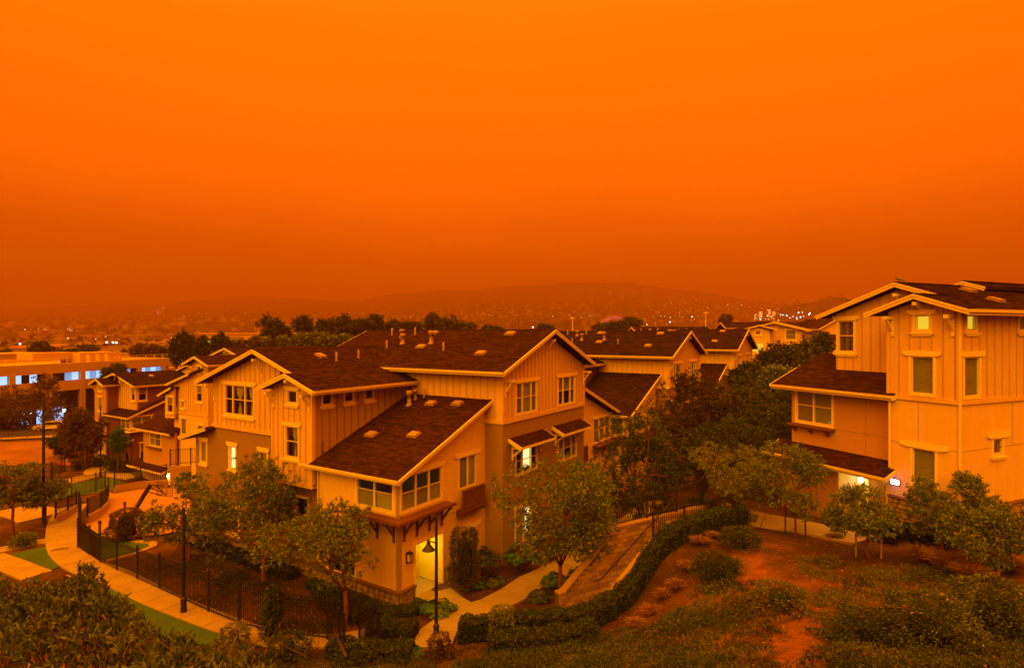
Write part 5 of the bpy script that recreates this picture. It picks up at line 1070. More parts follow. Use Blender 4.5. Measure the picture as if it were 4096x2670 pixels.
def tree(name, label, x, y, z, H, rx, rz, cz=None, nl=220, dm=2.1, leaf=.12, per=16, m=None, bark=None, seed=1, tr=.09, forks=4, lobes=11, ry=None, group=None, lean=(0, 0), cat='tree', spread=.9, fork_h=None, flat=.0, lobe_r=.42, ratio=.34, off=(0, 0)):
    """H total height; crown ellipsoid rx, rz centred at height cz"""
    m = m or LF_A; bark = bark or BARK; rg = np.random.default_rng(seed); ry = ry or rx; cz = cz if cz is not None else H-rz
    t = thing(name, label, cat, (x, y, z), 0, group); cen = np.array([lean[0]+off[0], lean[1]+off[1], cz]); R3 = np.array([rx, ry, rz])
    lobes = int(lobes*1.5); lobe_r = lobe_r*.86; q = unit(rg.normal(size=(lobes, 3))); q[:, 2] = q[:, 2]*.9+.05+flat; rad = rg.uniform(.50, .86, (lobes, 1)); lob = cen+q*rad*R3
    fh = fork_h if fork_h else max(cz-rz*.85, H*.2); fk = Vector((lean[0]*fh/max(cz, .1), lean[1]*fh/max(cz, .1), fh))
    mb = MB(); mb.tube([(0, 0, -.25), (0, 0, .05), (fk.x*.45+rg.normal()*.04, fk.y*.45+rg.normal()*.04, fh*.5), tuple(fk)], [tr*1.5, tr*1.15, tr*.95, tr*.8], 8)
    ang0 = rg.uniform(0, 6.28); lims = []
    for k in range(forks):
        a = ang0+k*2*math.pi/forks+rg.uniform(-.4, .4); e = Vector((cen[0]+math.cos(a)*rx*.42, cen[1]+math.sin(a)*ry*.42, cz+rz*rg.uniform(-.25, .15)))
        mdp = fk.lerp(e, .5)+Vector((rg.normal()*.08*rx, rg.normal()*.08*ry, -.06*rz)); mb.tube([fk-Vector((0, 0, .03)), mdp, e], [tr*.62, tr*.42, tr*.26], 6); lims.append((mdp, e))
    cl, ax = [], []
    for i in range(lobes):
        L = Vector(lob[i]); md, e = min(lims, key=lambda q: (q[1]-L).length); mb.tube([e, e.lerp(L, .5)+Vector((0, 0, .05)), L], [tr*.26, tr*.18, tr*.1], 5)
        k = max(3, int(nl*dm/lobes*rg.uniform(.45, 1.6))); d = unit(rg.normal(size=(k, 3))); rr = rg.uniform(.25, 1, (k, 1))**.5; c = lob[i]+d*rr*R3*lobe_r*rg.uniform(.65, 1.35)
        cl.append(c); ax.append(unit(c-lob[i])*.7+unit((c-cen)/R3)*.5+np.array([0, 0, .45]))
        for j in range(0, k, 7): mb.tube([L, L.lerp(Vector(c[j]), .96)], [tr*.09, tr*.04], 4, cap=False)
    cl = np.concatenate(cl); ax = np.concatenate(ax)
    smooth(mb.build('trunk', bark, t)); put('crown', np_mesh('crown', rosettes(cl, ax, per, leaf, rg, spread, ratio, leaf*.35), 4, m), t); return t
def stakes(x, y, z, r=.42, h=1.5, m=STAKE, label=None, ang=.3):
    for sg, lb in ((1, 'outer'), (-1, 'inner')):
        sx_, sy_ = x+sg*r*math.cos(ang), y+sg*r*math.sin(ang); zz = gz(sx_, sy_)
        s_ = put('tree_stake', MB().tube([(0, 0, -.2), (0, 0, h)], [.035, .032], 8).mesh('tree_stake', m), None, (sx_, sy_, zz)); tag(s_, label, 'stake', 'wooden stakes of the young trees')
    tie = MB().tube([(x-r*math.cos(ang), y-r*math.sin(ang), z+h*.72), (x, y-.08, z+h*.70), (x+r*math.cos(ang), y+r*math.sin(ang), z+h*.72)], [.018]*3, 5).build('tree_tie', BLKM); tag(tie, label.replace('wooden stake', 'black rubber tie'), 'tie', 'rubber ties of the young trees')
def tp(px, py, z): x, y, _ = at(px, py, z); return x, y, gz(x, y)
def tree_px(label, base, zg, top, cx, w, hc, name='arbutus_tree', **kw):
    """base pixel on the ground at height zg, crown top pixel row, crown centre column, crown width and height in pixels"""
    x, y, z = tp(base[0], base[1], zg); s = y/FOC; ztop = EYE-(top-PCY)*s; rx = w*s/2*1.10; rz = hc*s/2*1.08; H = ztop-z+.1
    kw.setdefault('off', ((cx-base[0])*s, 0)); return tree(name, label, x, y, z, H, rx, rz, **kw), (x, y, z)
GA = 'red-barked garden trees'
tree_px('tall red-barked tree standing in the mulched garden behind the picket fence', (1055, 2342), -.3, 1795, 1005, 400, 440, nl=560, per=17, leaf=.15, seed=11, tr=.11, group=GA, lobes=17)
tree_px('leafy tree crowding the tall red-barked tree beside the reddish shrub', (755, 2265), -.5, 1895, 712, 235, 300, nl=300, per=16, leaf=.15, seed=12, tr=.07, group=GA, lobes=12)
tree_px('spreading red-barked tree with forked trunk before the stone base of the large townhouse', (1380, 2497), -.2, 2045, 1300, 460, 300, nl=430, per=16, leaf=.135, seed=14, tr=.10, forks=5, group=GA, m=LF_A, fork_h=1.35, lobes=15, flat=.1)
tree_px('round red-barked tree between the side path and the block wall', (2241, 2389), -.2, 1825, 2240, 450, 385, nl=520, per=17, leaf=.14, seed=15, tr=.10, group=GA, m=LF_A, lobes=20, fork_h=1.45, dm=3.6)
tree_px('dense dark tree behind the wall-top railing', (2560, 2150), 0, 1650, 2545, 370, 420, name='evergreen_tree', nl=420, per=16, leaf=.17, seed=16, tr=.12, dm=3.6, m=LF_H, lobes=16, group='dark trees between the townhouses')
tree('evergreen_tree', 'big dark brownish tree between the two rows of townhouses', *tp(2790, 1990, -.1)[:3], 8.3, 3.7, 3.7, nl=520, per=16, leaf=.23, m=leafmat('brown_dark_leaf', (.020, .016, .006), (.05, .036, .012), (.095, .065, .02)), seed=17, tr=.16, dm=3.6, lobes=20, group='dark trees between the townhouses', bark=BARKB)
tree('evergreen_tree', 'broad dark green tree beside the tower townhouse bay window', *tp(3060, 1960, .6)[:3], 7.2, 3.6, 3.2, nl=520, per=16, leaf=.22, m=LF_H, seed=18, tr=.15, dm=3.6, lobes=20, group='dark trees between the townhouses', bark=BARKB)
tree('evergreen_tree', 'blue-green tree under the eaves of the tower townhouse bay', *tp(3190, 1930, 1.6)[:3], 5.6, 2.0, 2.3, nl=260, per=16, leaf=.2, m=leafmat('bluish_leaf', (.012, .035, .02), (.03, .075, .045), (.06, .12, .07)), seed=19, tr=.12, dm=3.6, lobes=12, group='dark trees between the townhouses', bark=BARKB)
tree('evergreen_tree', 'dark leafy tree shading the head of the stairs', 12.2, 33.5, gz(12.2, 33.5), 4.6, 2.6, 2.0, nl=420, per=16, leaf=.17, m=LF_D, seed=26, tr=.12, lobes=16, group='dark trees between the townhouses', bark=BARKB, dm=3.2)
tree('evergreen_tree', 'dark leafy tree behind the storage wall of the tower townhouse', 15.5, 36.0, gz(15.5, 36), 5.6, 2.6, 2.3, nl=380, per=16, leaf=.18, m=LF_H, seed=27, tr=.12, lobes=16, group='dark trees between the townhouses', bark=BARKB, dm=3.0)
for lb, b, zg, tp_, cx, w, hc, sd in (('young staked tree with a full olive crown at the top of the stairs', (2931, 2070), 2.7, 1748, 2925, 360, 290, 21), ('young staked tree on the terrace before the storage doors', (3181, 2135), 2.75, 1775, 3160, 280, 290, 22), ('young staked tree before the red-brown front door', (3474, 2230), 3.0, 1955, 3435, 270, 200, 23), ('bushy tree against the stone base of the tower', (3760, 2250), 3.1, 1882, 3790, 310, 260, 24), ('low dark-stemmed staked tree above the dry grasses by the board fence', (3931, 2320), 3.4, 2035, 3920, 300, 250, 25)):
    _t, (x, y, z) = tree_px(lb, b, zg, tp_, cx, w, hc, nl=240, per=16, leaf=.125, dm=3.3, seed=sd, tr=.055, group='young trees on the terrace', m=LF_O if sd == 21 else LF_A, lobes=13)
    if sd != 24: stakes(x, y, z, m=DARKP if sd in (21, 22) else STAKE, h=1.35, label='wooden stake of the '+lb.split(' on the')[0].split(' before')[0].split(' at the')[0].split(' above')[0]+{21: ' by the stairs', 22: ' by the storage doors', 23: ' by the front door', 25: ' by the board fence'}[sd], ang=.2+sd*.1)
# clipped column and cone
def clipped(name, label, x, y, H, r, m, seed, top=.75, group=None, dens=420, leaf=.07, z=None, sq=0.0, core=.6):
    rg = np.random.default_rng(seed); z = gz(x, y) if z is None else z; t = thing(name, label, 'shrub', (x, y, z), 0, group); n = int(dens*H*r*6)
    h = rg.uniform(.12, 1, n); a = rg.uniform(0, 2*math.pi, n); prof = r*(1-(1-top)*h)*np.minimum(1, (1.03-h)*9)**.5*np.minimum(1, (h-.05)*8); prof = prof*(1+.14*np.sin(a*3+h*7+seed)+.10*np.sin(a*5-h*11)); rr = prof*rg.uniform(.8, 1.04, n)
    if sq: k = 1/np.maximum(np.abs(np.cos(a)), np.abs(np.sin(a))); rr = rr*(1+(k-1)*sq)
    C = np.stack([rr*np.cos(a), rr*np.sin(a), h*H], 1); D = np.stack([np.cos(a), np.sin(a), np.full(n, .35)], 1)+rg.normal(size=(n, 3))*.7; L = leaf*rg.uniform(.7, 1.3, n)
    put('foliage', np_mesh('foliage', leaf_verts(C, D, L, L*.36, rg), 4, m), t)
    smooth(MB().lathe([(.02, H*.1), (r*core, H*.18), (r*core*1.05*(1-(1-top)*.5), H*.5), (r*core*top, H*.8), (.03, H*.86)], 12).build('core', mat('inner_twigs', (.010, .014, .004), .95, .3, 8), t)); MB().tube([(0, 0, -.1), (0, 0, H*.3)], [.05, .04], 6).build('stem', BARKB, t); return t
x_, y_, _ = at(1858, 2362, -.2); clipped('clipped_shrub', 'tall clipped square-topped shrub beside the lit yellow doorway', x_, y_, 2.95, .60, leafmat('yew_leaf', (.03, .026, .007), (.075, .066, .015), (.15, .12, .03)), 31, .9, dens=600, leaf=.10, sq=.6)
x_, y_, _ = at(1092, 2568, 0); clipped('cone_shrub', 'narrow pale-stemmed conical shrub before the picket fence', x_, y_, 2.15, .52, LF_H, 32, .35, dens=420, leaf=.11)
x_, y_, _ = at(470, 1893, -3.7); tree('round_tree', 'bright green clipped round tree before the maroon townhouse', x_, y_, gz(x_, y_), 5.1, 1.2, 1.6, nl=420, per=16, leaf=.16, m=LF_G, seed=33, tr=.08, lobes=12, bark=BARKB, lobe_r=.5)
for lb, px, py, zg, w, h, mm, sd in (('dark clipped shrub at the path fork before the maroon townhouse', 455, 1888, -3.7, 66, 56, LF_D, 34), ('long clipped hedge shrub by the stone wall of the maroon townhouse', 392, 1860, -3.7, 70, 40, LF_H, 35), ('small round shrub on the mulch by the red kerb', 312, 1878, -3.7, 44, 42, LF_D, 36), ('loose green shrub by the driveway of the maroon townhouse', 512, 1890, -3.8, 66, 40, LF_H, 37), ('low leafy shrub in the mulch bed by the tall lamp post', 95, 2190, -1.0, 84, 48, LF_A, 38), ('dry reddish shrub in front of the basketball hoop', 505, 2165, -.95, 130, 110, LF_R, 39)):
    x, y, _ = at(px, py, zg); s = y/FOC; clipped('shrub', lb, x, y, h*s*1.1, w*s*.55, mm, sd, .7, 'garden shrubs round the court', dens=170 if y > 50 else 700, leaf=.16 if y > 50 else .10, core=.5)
# trees round the court and the road
for nm, lb, px, py, zg, top, w, hc, mm, sd, bk in (('leafy_tree', 'leafy tree with a leaning trunk in the mulch bed by the path', 53, 2135, -1.15, 1830, 170, 210, LF_A, 41, BARK), ('leafy_tree', 'small round-crowned tree beside the tall lamp post', 182, 2095, -1.1, 1915, 170, 110, LF_A, 42, BARKB), ('rusty_tree', 'rusty brown tree by the narrow tower of the maroon townhouse', 345, 1865, -3.7, 1630, 150, 165, LF_R, 43, BARK), ('leafy_tree', 'low dark tree beside the rusty brown tree', 268, 1830, -4.0, 1735, 110, 80, LF_D, 44, BARKB), ('road_tree', 'big dark spreading tree before the office building', 128, 1760, -5.2, 1490, 260, 200, LF_R, 45, BARKB), ('road_tree', 'brownish tree at the road edge before the office building', 40, 1755, -5.2, 1600, 150, 120, LF_R, 46, BARKB), ('road_tree', 'dark tree behind the roof of the maroon townhouse', 470, 1690, -5.0, 1462, 100, 80, LF_D, 47, BARKB), ('road_tree', 'bushy dark tree between the office pillar and the maroon townhouse', 345, 1740, -5.0, 1640, 90, 90, LF_D, 48, BARKB)):
    tree_px(lb, (px, py), zg, top, px-6, w, hc, name=nm, nl=300, per=14, leaf=.17 if py > 1900 else .36, seed=sd, tr=.09 if py > 1900 else .2, m=mm, bark=bk, lobes=14, group='trees round the court and the road')
# ---------------------------------------------------------------- clipped hedges
def hedge(label, pts, w, h, seed, dens=900, leaf=.075, m=LF_H, z0=None, topm=None):
    P = resample(pts, .35); Nn = normals2(P); rg = np.random.default_rng(seed); o = P[0]; zb = gz(o.x, o.y); t = thing('hedge', label, 'hedge', (o.x, o.y, zb), 0, 'clipped hedges')
    Z = [gz(p.x, p.y)-zb for p in P]; n = len(P); hs = h if isinstance(h, (list, tuple)) else (h, h); HH = np.linspace(hs[0], hs[1], n)
    core = MB()
    for i in range(n-1):
        a, b = P[i]-o, P[i+1]-o; na, nb = Nn[i]*(w/2-.07), Nn[i+1]*(w/2-.07); ha, hb = HH[i]-.07, HH[i+1]-.07
        core.hexa([(a.x-na.x, a.y-na.y, Z[i]-.3), (b.x-nb.x, b.y-nb.y, Z[i+1]-.3), (b.x+nb.x, b.y+nb.y, Z[i+1]-.3), (a.x+na.x, a.y+na.y, Z[i]-.3), (a.x-na.x, a.y-na.y, Z[i]+ha), (b.x-nb.x, b.y-nb.y, Z[i+1]+hb), (b.x+nb.x, b.y+nb.y, Z[i+1]+hb), (a.x+na.x, a.y+na.y, Z[i]+ha)])
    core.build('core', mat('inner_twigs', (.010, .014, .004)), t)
    N = int(dens*n*.35*(w+2*max(hs))); k = rg.uniform(0, n-1.001, N); i = k.astype(int); f = k-i
    PX = np.array([(p.x-o.x, p.y-o.y) for p in P]); NX = np.array([(q.x, q.y) for q in Nn]); ZZ = np.array(Z)
    c = PX[i]*(1-f)[:, None]+PX[i+1]*f[:, None]; nn = NX[i]; zz = ZZ[i]*(1-f)+ZZ[i+1]*f; hh = HH[i]*(1-f)+HH[i+1]*f
    u = rg.uniform(0, w+2*max(hs), N); lump = .05*np.sin(k*1.9+seed)+.035*np.sin(k*4.3)+rg.normal(size=N)*.02
    top_ = u < w; side = np.where(u < w+max(hs), 1.0, -1.0); v = rg.uniform(0, 1, N)
    off = np.where(top_, u-w/2, side*(w/2+lump)); zz2 = zz+np.where(top_, hh+lump, v*hh)
    C = np.concatenate([c+nn*off[:, None], zz2[:, None]], 1); out = np.concatenate([nn*np.where(top_, 0, side)[:, None], np.where(top_, 1.0, .25)[:, None]], 1)
    D = out+rg.normal(size=(N, 3))*.6; L = leaf*rg.uniform(.7, 1.4, N); put('foliage', np_mesh('foliage', leaf_verts(C-unit(D)*L[:, None]*.4, D, L, L*.5, rg), 4, m), t); return t
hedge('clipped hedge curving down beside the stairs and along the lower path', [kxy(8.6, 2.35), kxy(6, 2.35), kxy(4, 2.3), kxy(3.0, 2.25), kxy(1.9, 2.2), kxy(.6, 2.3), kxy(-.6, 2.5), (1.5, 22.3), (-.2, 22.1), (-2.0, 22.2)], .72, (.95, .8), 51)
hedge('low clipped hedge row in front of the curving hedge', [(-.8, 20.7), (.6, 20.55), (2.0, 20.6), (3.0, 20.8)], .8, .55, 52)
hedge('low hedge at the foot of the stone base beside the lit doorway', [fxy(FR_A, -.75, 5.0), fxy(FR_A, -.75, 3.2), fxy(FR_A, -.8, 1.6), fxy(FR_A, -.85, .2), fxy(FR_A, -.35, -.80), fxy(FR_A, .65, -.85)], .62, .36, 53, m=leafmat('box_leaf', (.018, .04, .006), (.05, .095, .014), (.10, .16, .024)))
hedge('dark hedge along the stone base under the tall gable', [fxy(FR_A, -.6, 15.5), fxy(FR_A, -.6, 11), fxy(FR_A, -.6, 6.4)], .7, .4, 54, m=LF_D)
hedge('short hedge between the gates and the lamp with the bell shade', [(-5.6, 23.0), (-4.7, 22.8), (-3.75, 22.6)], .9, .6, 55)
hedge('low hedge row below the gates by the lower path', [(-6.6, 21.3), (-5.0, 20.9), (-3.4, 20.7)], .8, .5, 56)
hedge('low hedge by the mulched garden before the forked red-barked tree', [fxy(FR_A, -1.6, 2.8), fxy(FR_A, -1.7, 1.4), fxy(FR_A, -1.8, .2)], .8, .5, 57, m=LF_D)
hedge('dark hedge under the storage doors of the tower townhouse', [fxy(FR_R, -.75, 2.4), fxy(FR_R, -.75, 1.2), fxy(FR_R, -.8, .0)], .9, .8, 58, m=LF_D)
# ---------------------------------------------------------------- leafy plants by the doorway (palmate leaves)
def fatsia(label, x, y, h, r, seed, group='broad-leaved plants by the paths'):
    rg = np.random.default_rng(seed); z = gz(x, y); t = thing('leafy_plant', label, 'plant', (x, y, z), 0, group); V = []; n = int(46*r*2)
    mb = MB()
    for i in range(n):
        a = rg.uniform(0, 6.28); rr = r*rg.uniform(.1, 1)**.5; c = np.array([rr*math.cos(a), rr*math.sin(a), h*(1-.45*(rr/r)**2)*rg.uniform(.55, 1.0)]); up = unit(np.array([math.cos(a)*.6, math.sin(a)*.6, 1.0])+rg.normal(size=3)*.2)
        e1 = unit(np.cross(up, rg.normal(size=3))); e2 = np.cross(up, e1); k = 7; D = np.array([e1*math.cos(q)+e2*math.sin(q)+up*.12 for q in np.linspace(0, 5.4, k)]); L = np.full(k, .19*rg.uniform(.7, 1.2))
        S = unit(np.cross(D, up)); C = np.repeat(c[None], k, 0); mid = C+D*L[:, None]*.55; V.append(np.stack([C, mid+S*.04, C+D*L[:, None]-up*.03, mid-S*.04], 1).reshape(-1, 3))
        if i % 3 == 0: mb.tube([(c[0]*.3, c[1]*.3, -.05), tuple(c)], [.014, .008], 4, cap=False)
    put('foliage', np_mesh('foliage', np.concatenate(V), 4, LF_G if seed % 2 else LF_H), t); mb.build('stem', BARKB, t)
for i, (lb, s, t_, h, r) in enumerate((('broad-leaved plant growing behind the clipped square-topped shrub', 4.9, -1.1, 1.5, .75), ('tall broad-leaved plant at the corner of the brown wall', 6.6, -2.2, 1.6, .9), ('broad-leaved plant along the brown wall by the side path', 8.3, -2.3, 1.3, .9), ('low broad-leaved plant at the corner of the doorway path', 3.3, -1.5, .4, .5), ('low leafy plant between the doorway path and the mulch', 4.2, -2.1, .35, .6), ('leafy plant beside the doorway hedge and the bell-shaded lamp', .5, -1.75, .55, .75))): fatsia(lb, *fxy(FR_A, s, t_), h, r, 60+i)
for i, (lb, x, y, h, r) in enumerate((('leafy plant at the foot of the round red-barked tree', 1.25, 26.0, .45, .5), ('broad green plant between the side path and the block wall', 2.0, 27.6, .7, .6), ('broad green plant midway along the block wall', 3.3, 28.6, .8, .6), ('low star-leaved plant below the short hedge', -3.7, 20.9, .45, .45))): fatsia(lb, x, y, h, r, 70+i)
# ---------------------------------------------------------------- ornamental grasses
def tuft(label, x, y, r, h, seed, m=DRYG, n=420, group='dry ornamental grass tufts on the slope', dro=.35):
    rg = np.random.default_rng(seed); z = gz(x, y); a = rg.uniform(0, 6.28, n); b = rg.uniform(.0, 1, n)**.6; C = np.stack([np.cos(a)*r*.2*b, np.sin(a)*r*.2*b, np.zeros(n)], 1); D = np.stack([np.cos(a)*b*r, np.sin(a)*b*r, np.full(n, h)*rg.uniform(.7, 1.1, n)], 1); L = np.linalg.norm(D, axis=1)
    t = thing('grass_tuft', label, 'grass', (x, y, z), 0, group); put('blades', np_mesh('blades', leaf_verts(C, D, L, .022, rg, dro), 4, m), t)
ORD = ['first', 'second', 'third', 'fourth', 'fifth', 'sixth', 'seventh', 'eighth', 'ninth']
gl = [(2960, 2130, .55, .4), (2870, 2150, .55, .5), (2850, 2185, .4, .4), (2800, 2210, .5, .5), (2755, 2260, .5, .45), (2710, 2290, .5, .45), (2655, 2340, .5, .4), (2610, 2390, .5, .4), (2545, 2430, .45, .35)]
for i, (px, py, r, h) in enumerate(gl): x, y, _ = at(px, py, 2.5 if py < 2300 else 2.0); tuft('dry tawny grass tuft beside the curving hedge, '+ORD[i]+' down from the upper railing', x, y, r, h, 80+i)
for i, (lb, px, py, r, h) in enumerate((('tall dry grass clump under the stone base of the tower', 3690, 2260, .8, 1.0), ('tall dry grass clump beside the low staked tree', 3790, 2310, .8, 1.1), ('reddish dry grass clump in front of the low staked tree', 3890, 2360, .7, .8), ('dry grass clump by the dark board fence', 4040, 2330, .8, .8), ('weeping green grass clump at the head of the stairs', 2800, 2035, .9, 1.3), ('dry grass at the edge of the terrace path', 3340, 2155, .4, .35))):
    x, y, _ = at(px, py, 3.2 if i < 4 else 2.7); tuft(lb, x, y, r, h, 95+i, m=LF_H if i == 4 else DRYG, n=700, group=None)
# ---------------------------------------------------------------- ground cover on the slope, litter, flowers
def scatter_cover(name, label, cat, patches, m, leaf, seed, h=.22, per=9, dens=30, ratio=.4):
    rg = np.random.default_rng(seed); Cs, As = [], []
    for px, py, zg, r in patches:
        x, y, _ = at(px, py, zg); n = int(dens*r*r*3.14); a = rg.uniform(0, 6.28, n); q = r*rg.uniform(0, 1, n)**.5; q *= 1+.25*np.sin(a*3+px)
        X = x+q*np.cos(a); Y = y+q*np.sin(a); zz = gz_arr(X, Y)+h*rg.uniform(.15, 1, n)*np.clip(1.1-(q/r)**2, .15, 1); Cs.append(np.stack([X, Y, zz], 1)); As.append(np.tile([0, 0, 1.0], (n, 1))+rg.normal(size=(n, 3))*.5)
    V = rosettes(np.concatenate(Cs), np.concatenate(As), per, leaf, rg, 1.1, ratio, leaf*.5)
    o = put(name, np_mesh(name, V, 4, m)); tag(o, label, cat, kind='stuff'); return o
rp = random.Random(5); low, mid_, dark = [], [], []
TRAIL = [(3000, 2210), (3050, 2330), (3140, 2440), (3215, 2560), (3190, 2720)]
for i in range(270):
    px = rp.uniform(2050, 4096); t_ = rp.random()
    ymin = np.interp(px, [2000, 2400, 2700, 2950, 3200, 3600, 4096], [2560, 2560, 2420, 2230, 2200, 2290, 2420]); py = ymin+(2700-ymin)*t_
    if abs(px-np.interp(py, [q[1] for q in TRAIL], [q[0] for q in TRAIL])) < 120: continue
    zg = np.interp(py, [2200, 2400, 2670], [2.9, 3.1, 4.2])*np.interp(px, [2000, 2400, 2800, 3200], [.12, .45, .85, 1]); (low if i % 5 < 3 else mid_ if i % 5 == 3 else dark).append((px, py, zg, rp.uniform(.35, .95)))
for i in range(80):
    px = rp.uniform(850, 2150); (low, mid_, dark)[i % 3].append((px, rp.uniform(2610, 2790), .15+max(0, (px-1500)/3000), rp.uniform(.35, .7)))
for i in range(60):
    px = rp.uniform(2200, 4200); py = rp.uniform(2640, 2820)
    if 3060 < px < 3330: continue
    (low, mid_, dark)[i % 3].append((px, py, np.interp(px, [2000, 2500, 3000, 4100], [.6, 2.3, 4.6, 5.3]), rp.uniform(.4, .9)))
for px in range(2050, 2600, 60): mid_.append((px, 2560+rp.uniform(-10, 60), .5+(px-2050)/550, .6))
scatter_cover('ground_cover', 'mixed olive ground cover over the sloping bank', 'ground cover', low, LF_C, .060, 1, h=.20, dens=70)
scatter_cover('ground_cover', 'dense green ground cover mounds on the sloping bank', 'ground cover', mid_, LF_H, .065, 2, h=.34, dens=62)
scatter_cover('ground_cover', 'dark trailing ground cover on the sloping bank', 'ground cover', dark, LF_D, .075, 3, h=.14, dens=48)
scatter_cover('ground_cover', 'wispy dry ground cover between the mounds of the bank', 'ground cover', [(rp.uniform(2350, 4000), rp.uniform(2400, 2680), 3.2, rp.uniform(.4, .9)) for _ in range(60)], DRYG, .15, 4, h=.16, dens=17, ratio=.08)
gb = [fxy(FR_A, -rp.uniform(1.3, 3.8), rp.uniform(.5, 14)) for _ in range(46)]
rgl = np.random.default_rng(8); pts = np.array(gb); Cx = np.repeat(pts, 55, 0)+rgl.normal(size=(len(pts)*55, 2))*.45
o = put('ground_cover', np_mesh('ground_cover', rosettes(np.concatenate([Cx, (gz_arr(Cx[:, 0], Cx[:, 1])+rgl.uniform(.02, .2, len(Cx)))[:, None]], 1), np.tile([0, 0, 1.], (len(Cx), 1)), 6, .08, rgl, 1.1, .4, .04), 4, LF_D)); tag(o, 'dark low planting over the mulched garden behind the fence', 'ground cover', kind='stuff')
def litter(label, gen, n, seed, size=.06, m=LITTER):
    rg = np.random.default_rng(seed); XY = gen(rg, n); C = np.concatenate([XY, (gz_arr(XY[:, 0], XY[:, 1])+.035)[:, None]], 1); D = np.concatenate([rg.normal(size=(n, 2)), rg.normal(size=(n, 1))*.25], 1); L = size*rg.uniform(.6, 1.5, n)
    S = unit(np.cross(unit(D), np.tile([0, 0, 1.], (n, 1))+rg.normal(size=(n, 3))*.3)); Dn = unit(D)*L[:, None]; o = put('leaf_litter', np_mesh('leaf_litter', np.stack([C, C+Dn*.5+S*L[:, None]*.25, C+Dn, C+Dn*.5-S*L[:, None]*.25], 1).reshape(-1, 3), 4, m)); tag(o, label, 'fallen leaves', kind='stuff')
def gen_garden(rg, n):
    s = -rg.uniform(.8, 4.6, n); t = rg.uniform(-1, 14, n); return np.stack([FR_A[0]+s*FR_A[2]-t*FR_A[3], FR_A[1]+s*FR_A[3]+t*FR_A[2]], 1)
litter('orange fallen leaves scattered over the mulched garden', gen_garden, 1500, 5, .075)
litter('orange fallen leaves scattered over the terrace slope', lambda rg, n: np.stack([rg.uniform(6, 20, n), rg.uniform(14, 25, n)], 1), 1400, 6, .06)
litter('red fallen petals under the curving hedge', lambda rg, n: np.stack([rg.uniform(-1, 9, n), rg.uniform(19.5, 23, n)], 1), 260, 7, .06, FLOWER)
litter('dry leaves lying on the paths and paving', lambda rg, n: np.concatenate([np.stack([rg.uniform(-28, -8, n//2), 0*rg.uniform(0, 1, n//2)], 1)+np.stack([0*rg.uniform(0, 1, n//2), rg.uniform(-.9, .9, n//2)], 1)+0, np.stack([rg.uniform(-4, 5, n//2), rg.uniform(23, 34, n//2)], 1)]) if False else np.stack([rg.uniform(-4, 6, n), rg.uniform(22.5, 34, n)], 1), 420, 9, .07)
# ---------------------------------------------------------------- the big-leaved bush close to the viewer, with its own leaves built one by one
bb = thing('near_bush', 'big-leaved dark green bush on the hilltop above the path', 'bush', (-3.0, 5.6, gz(-3.0, 5.6)))
rg = np.random.default_rng(77); bo = np.array(bb.location); Cs = []; As = []; tw = MB()
for i in range(2600):
    px = rg.uniform(-250, 1250); yt = np.interp(px, [-300, 0, 245, 380, 430, 530, 670, 815, 1020, 1250], [2310, 2300, 2310, 2275, 2345, 2425, 2505, 2580, 2640, 2720])+24*math.sin(px/83.0)+16*math.sin(px/31.0)
    py = yt+abs(rg.normal())*170+rg.uniform(0, 60); 
    if py > 2900: continue
    Y = np.interp(py, [2300, 2900], [7.2, 4.3])+rg.normal()*.3; c = np.array([(px-PCX)/FOC*Y, Y, EYE-(py-PCY)/FOC*Y]); Cs.append(c-bo); As.append(np.array([rg.normal()*.45, rg.normal()*.45-.1, 1.0]))
    if i % 4 == 0:
        b_ = c-bo-np.array([rg.normal()*.15, rg.normal()*.15-.05, .5]); tw.tube([tuple(b_), tuple(c-bo)], [.008, .004], 4, cap=False)
Cs = np.array(Cs); As = unit(np.array(As)); V = []; per = 9
for k in range(per):      # rosette of oval leaves with a fold: three rows of points
    a = rg.uniform(0, 6.28, len(Cs)); e1 = unit(np.cross(As, rg.normal(size=As.shape))); e2 = np.cross(As, e1); t_ = rg.uniform(.25, 1.1, len(Cs))
    D = unit((e1*np.cos(a)[:, None]+e2*np.sin(a)[:, None])*t_[:, None]+As*.9); L = .068*rg.uniform(.7, 1.35, len(Cs)); S = unit(np.cross(D, As)); up = np.cross(S, D); b0 = Cs+As*((k-4)*.012)
    W = L*.30; q = lambda f, w, lift: b0+D*(L*f)[:, None]+S*(W*w)[:, None]+up*(L*lift)[:, None]
    V.append(np.stack([q(0, 0, 0), q(.3, .42, .05), q(.65, .46, .05), q(1, 0, -.04), q(.65, -.46, .05), q(.3, -.42, .05)], 1))
V = np.concatenate(V); order = np.argsort(np.linalg.norm(V[:, 0]+bo-np.array([0, 0, EYE]), axis=1)); vis = V[:, 0]+bo; pyv = (EYE-vis[:, 2])/vis[:, 1]*FOC+PCY; pxv = vis[:, 0]/vis[:, 1]*FOC+PCX
seen = [i for i in order if 0 < pxv[i] < 4000 and pyv[i] < 2640][:290]; mask = np.ones(len(V), bool); mask[seen] = False
put('foliage', np_mesh('foliage', V[mask].reshape(-1, 3), 6, LF_B), bb)['kind'] = 'stuff'
for i in seen:
    b0 = V[i][0]; put('leaf', np_mesh('leaf', V[i]-b0, 6, LF_B), bb, tuple(b0))
for i in range(26):      # bare reaching twigs
    x0, y0 = rg.uniform(-3.2, -1.4), rg.uniform(4.6, 5.6); p0 = np.array([x0, y0, EYE-.50*y0-.25]); d = np.array([rg.normal()*.5, rg.normal()*.3, .9]); p1 = p0+d*.12; p2 = p1+(d+rg.normal(size=3)*.5)*.10; tw.tube([tuple(p0-bo), tuple(p1-bo), tuple(p2-bo)], [.005, .0035, .0015], 4, cap=False)
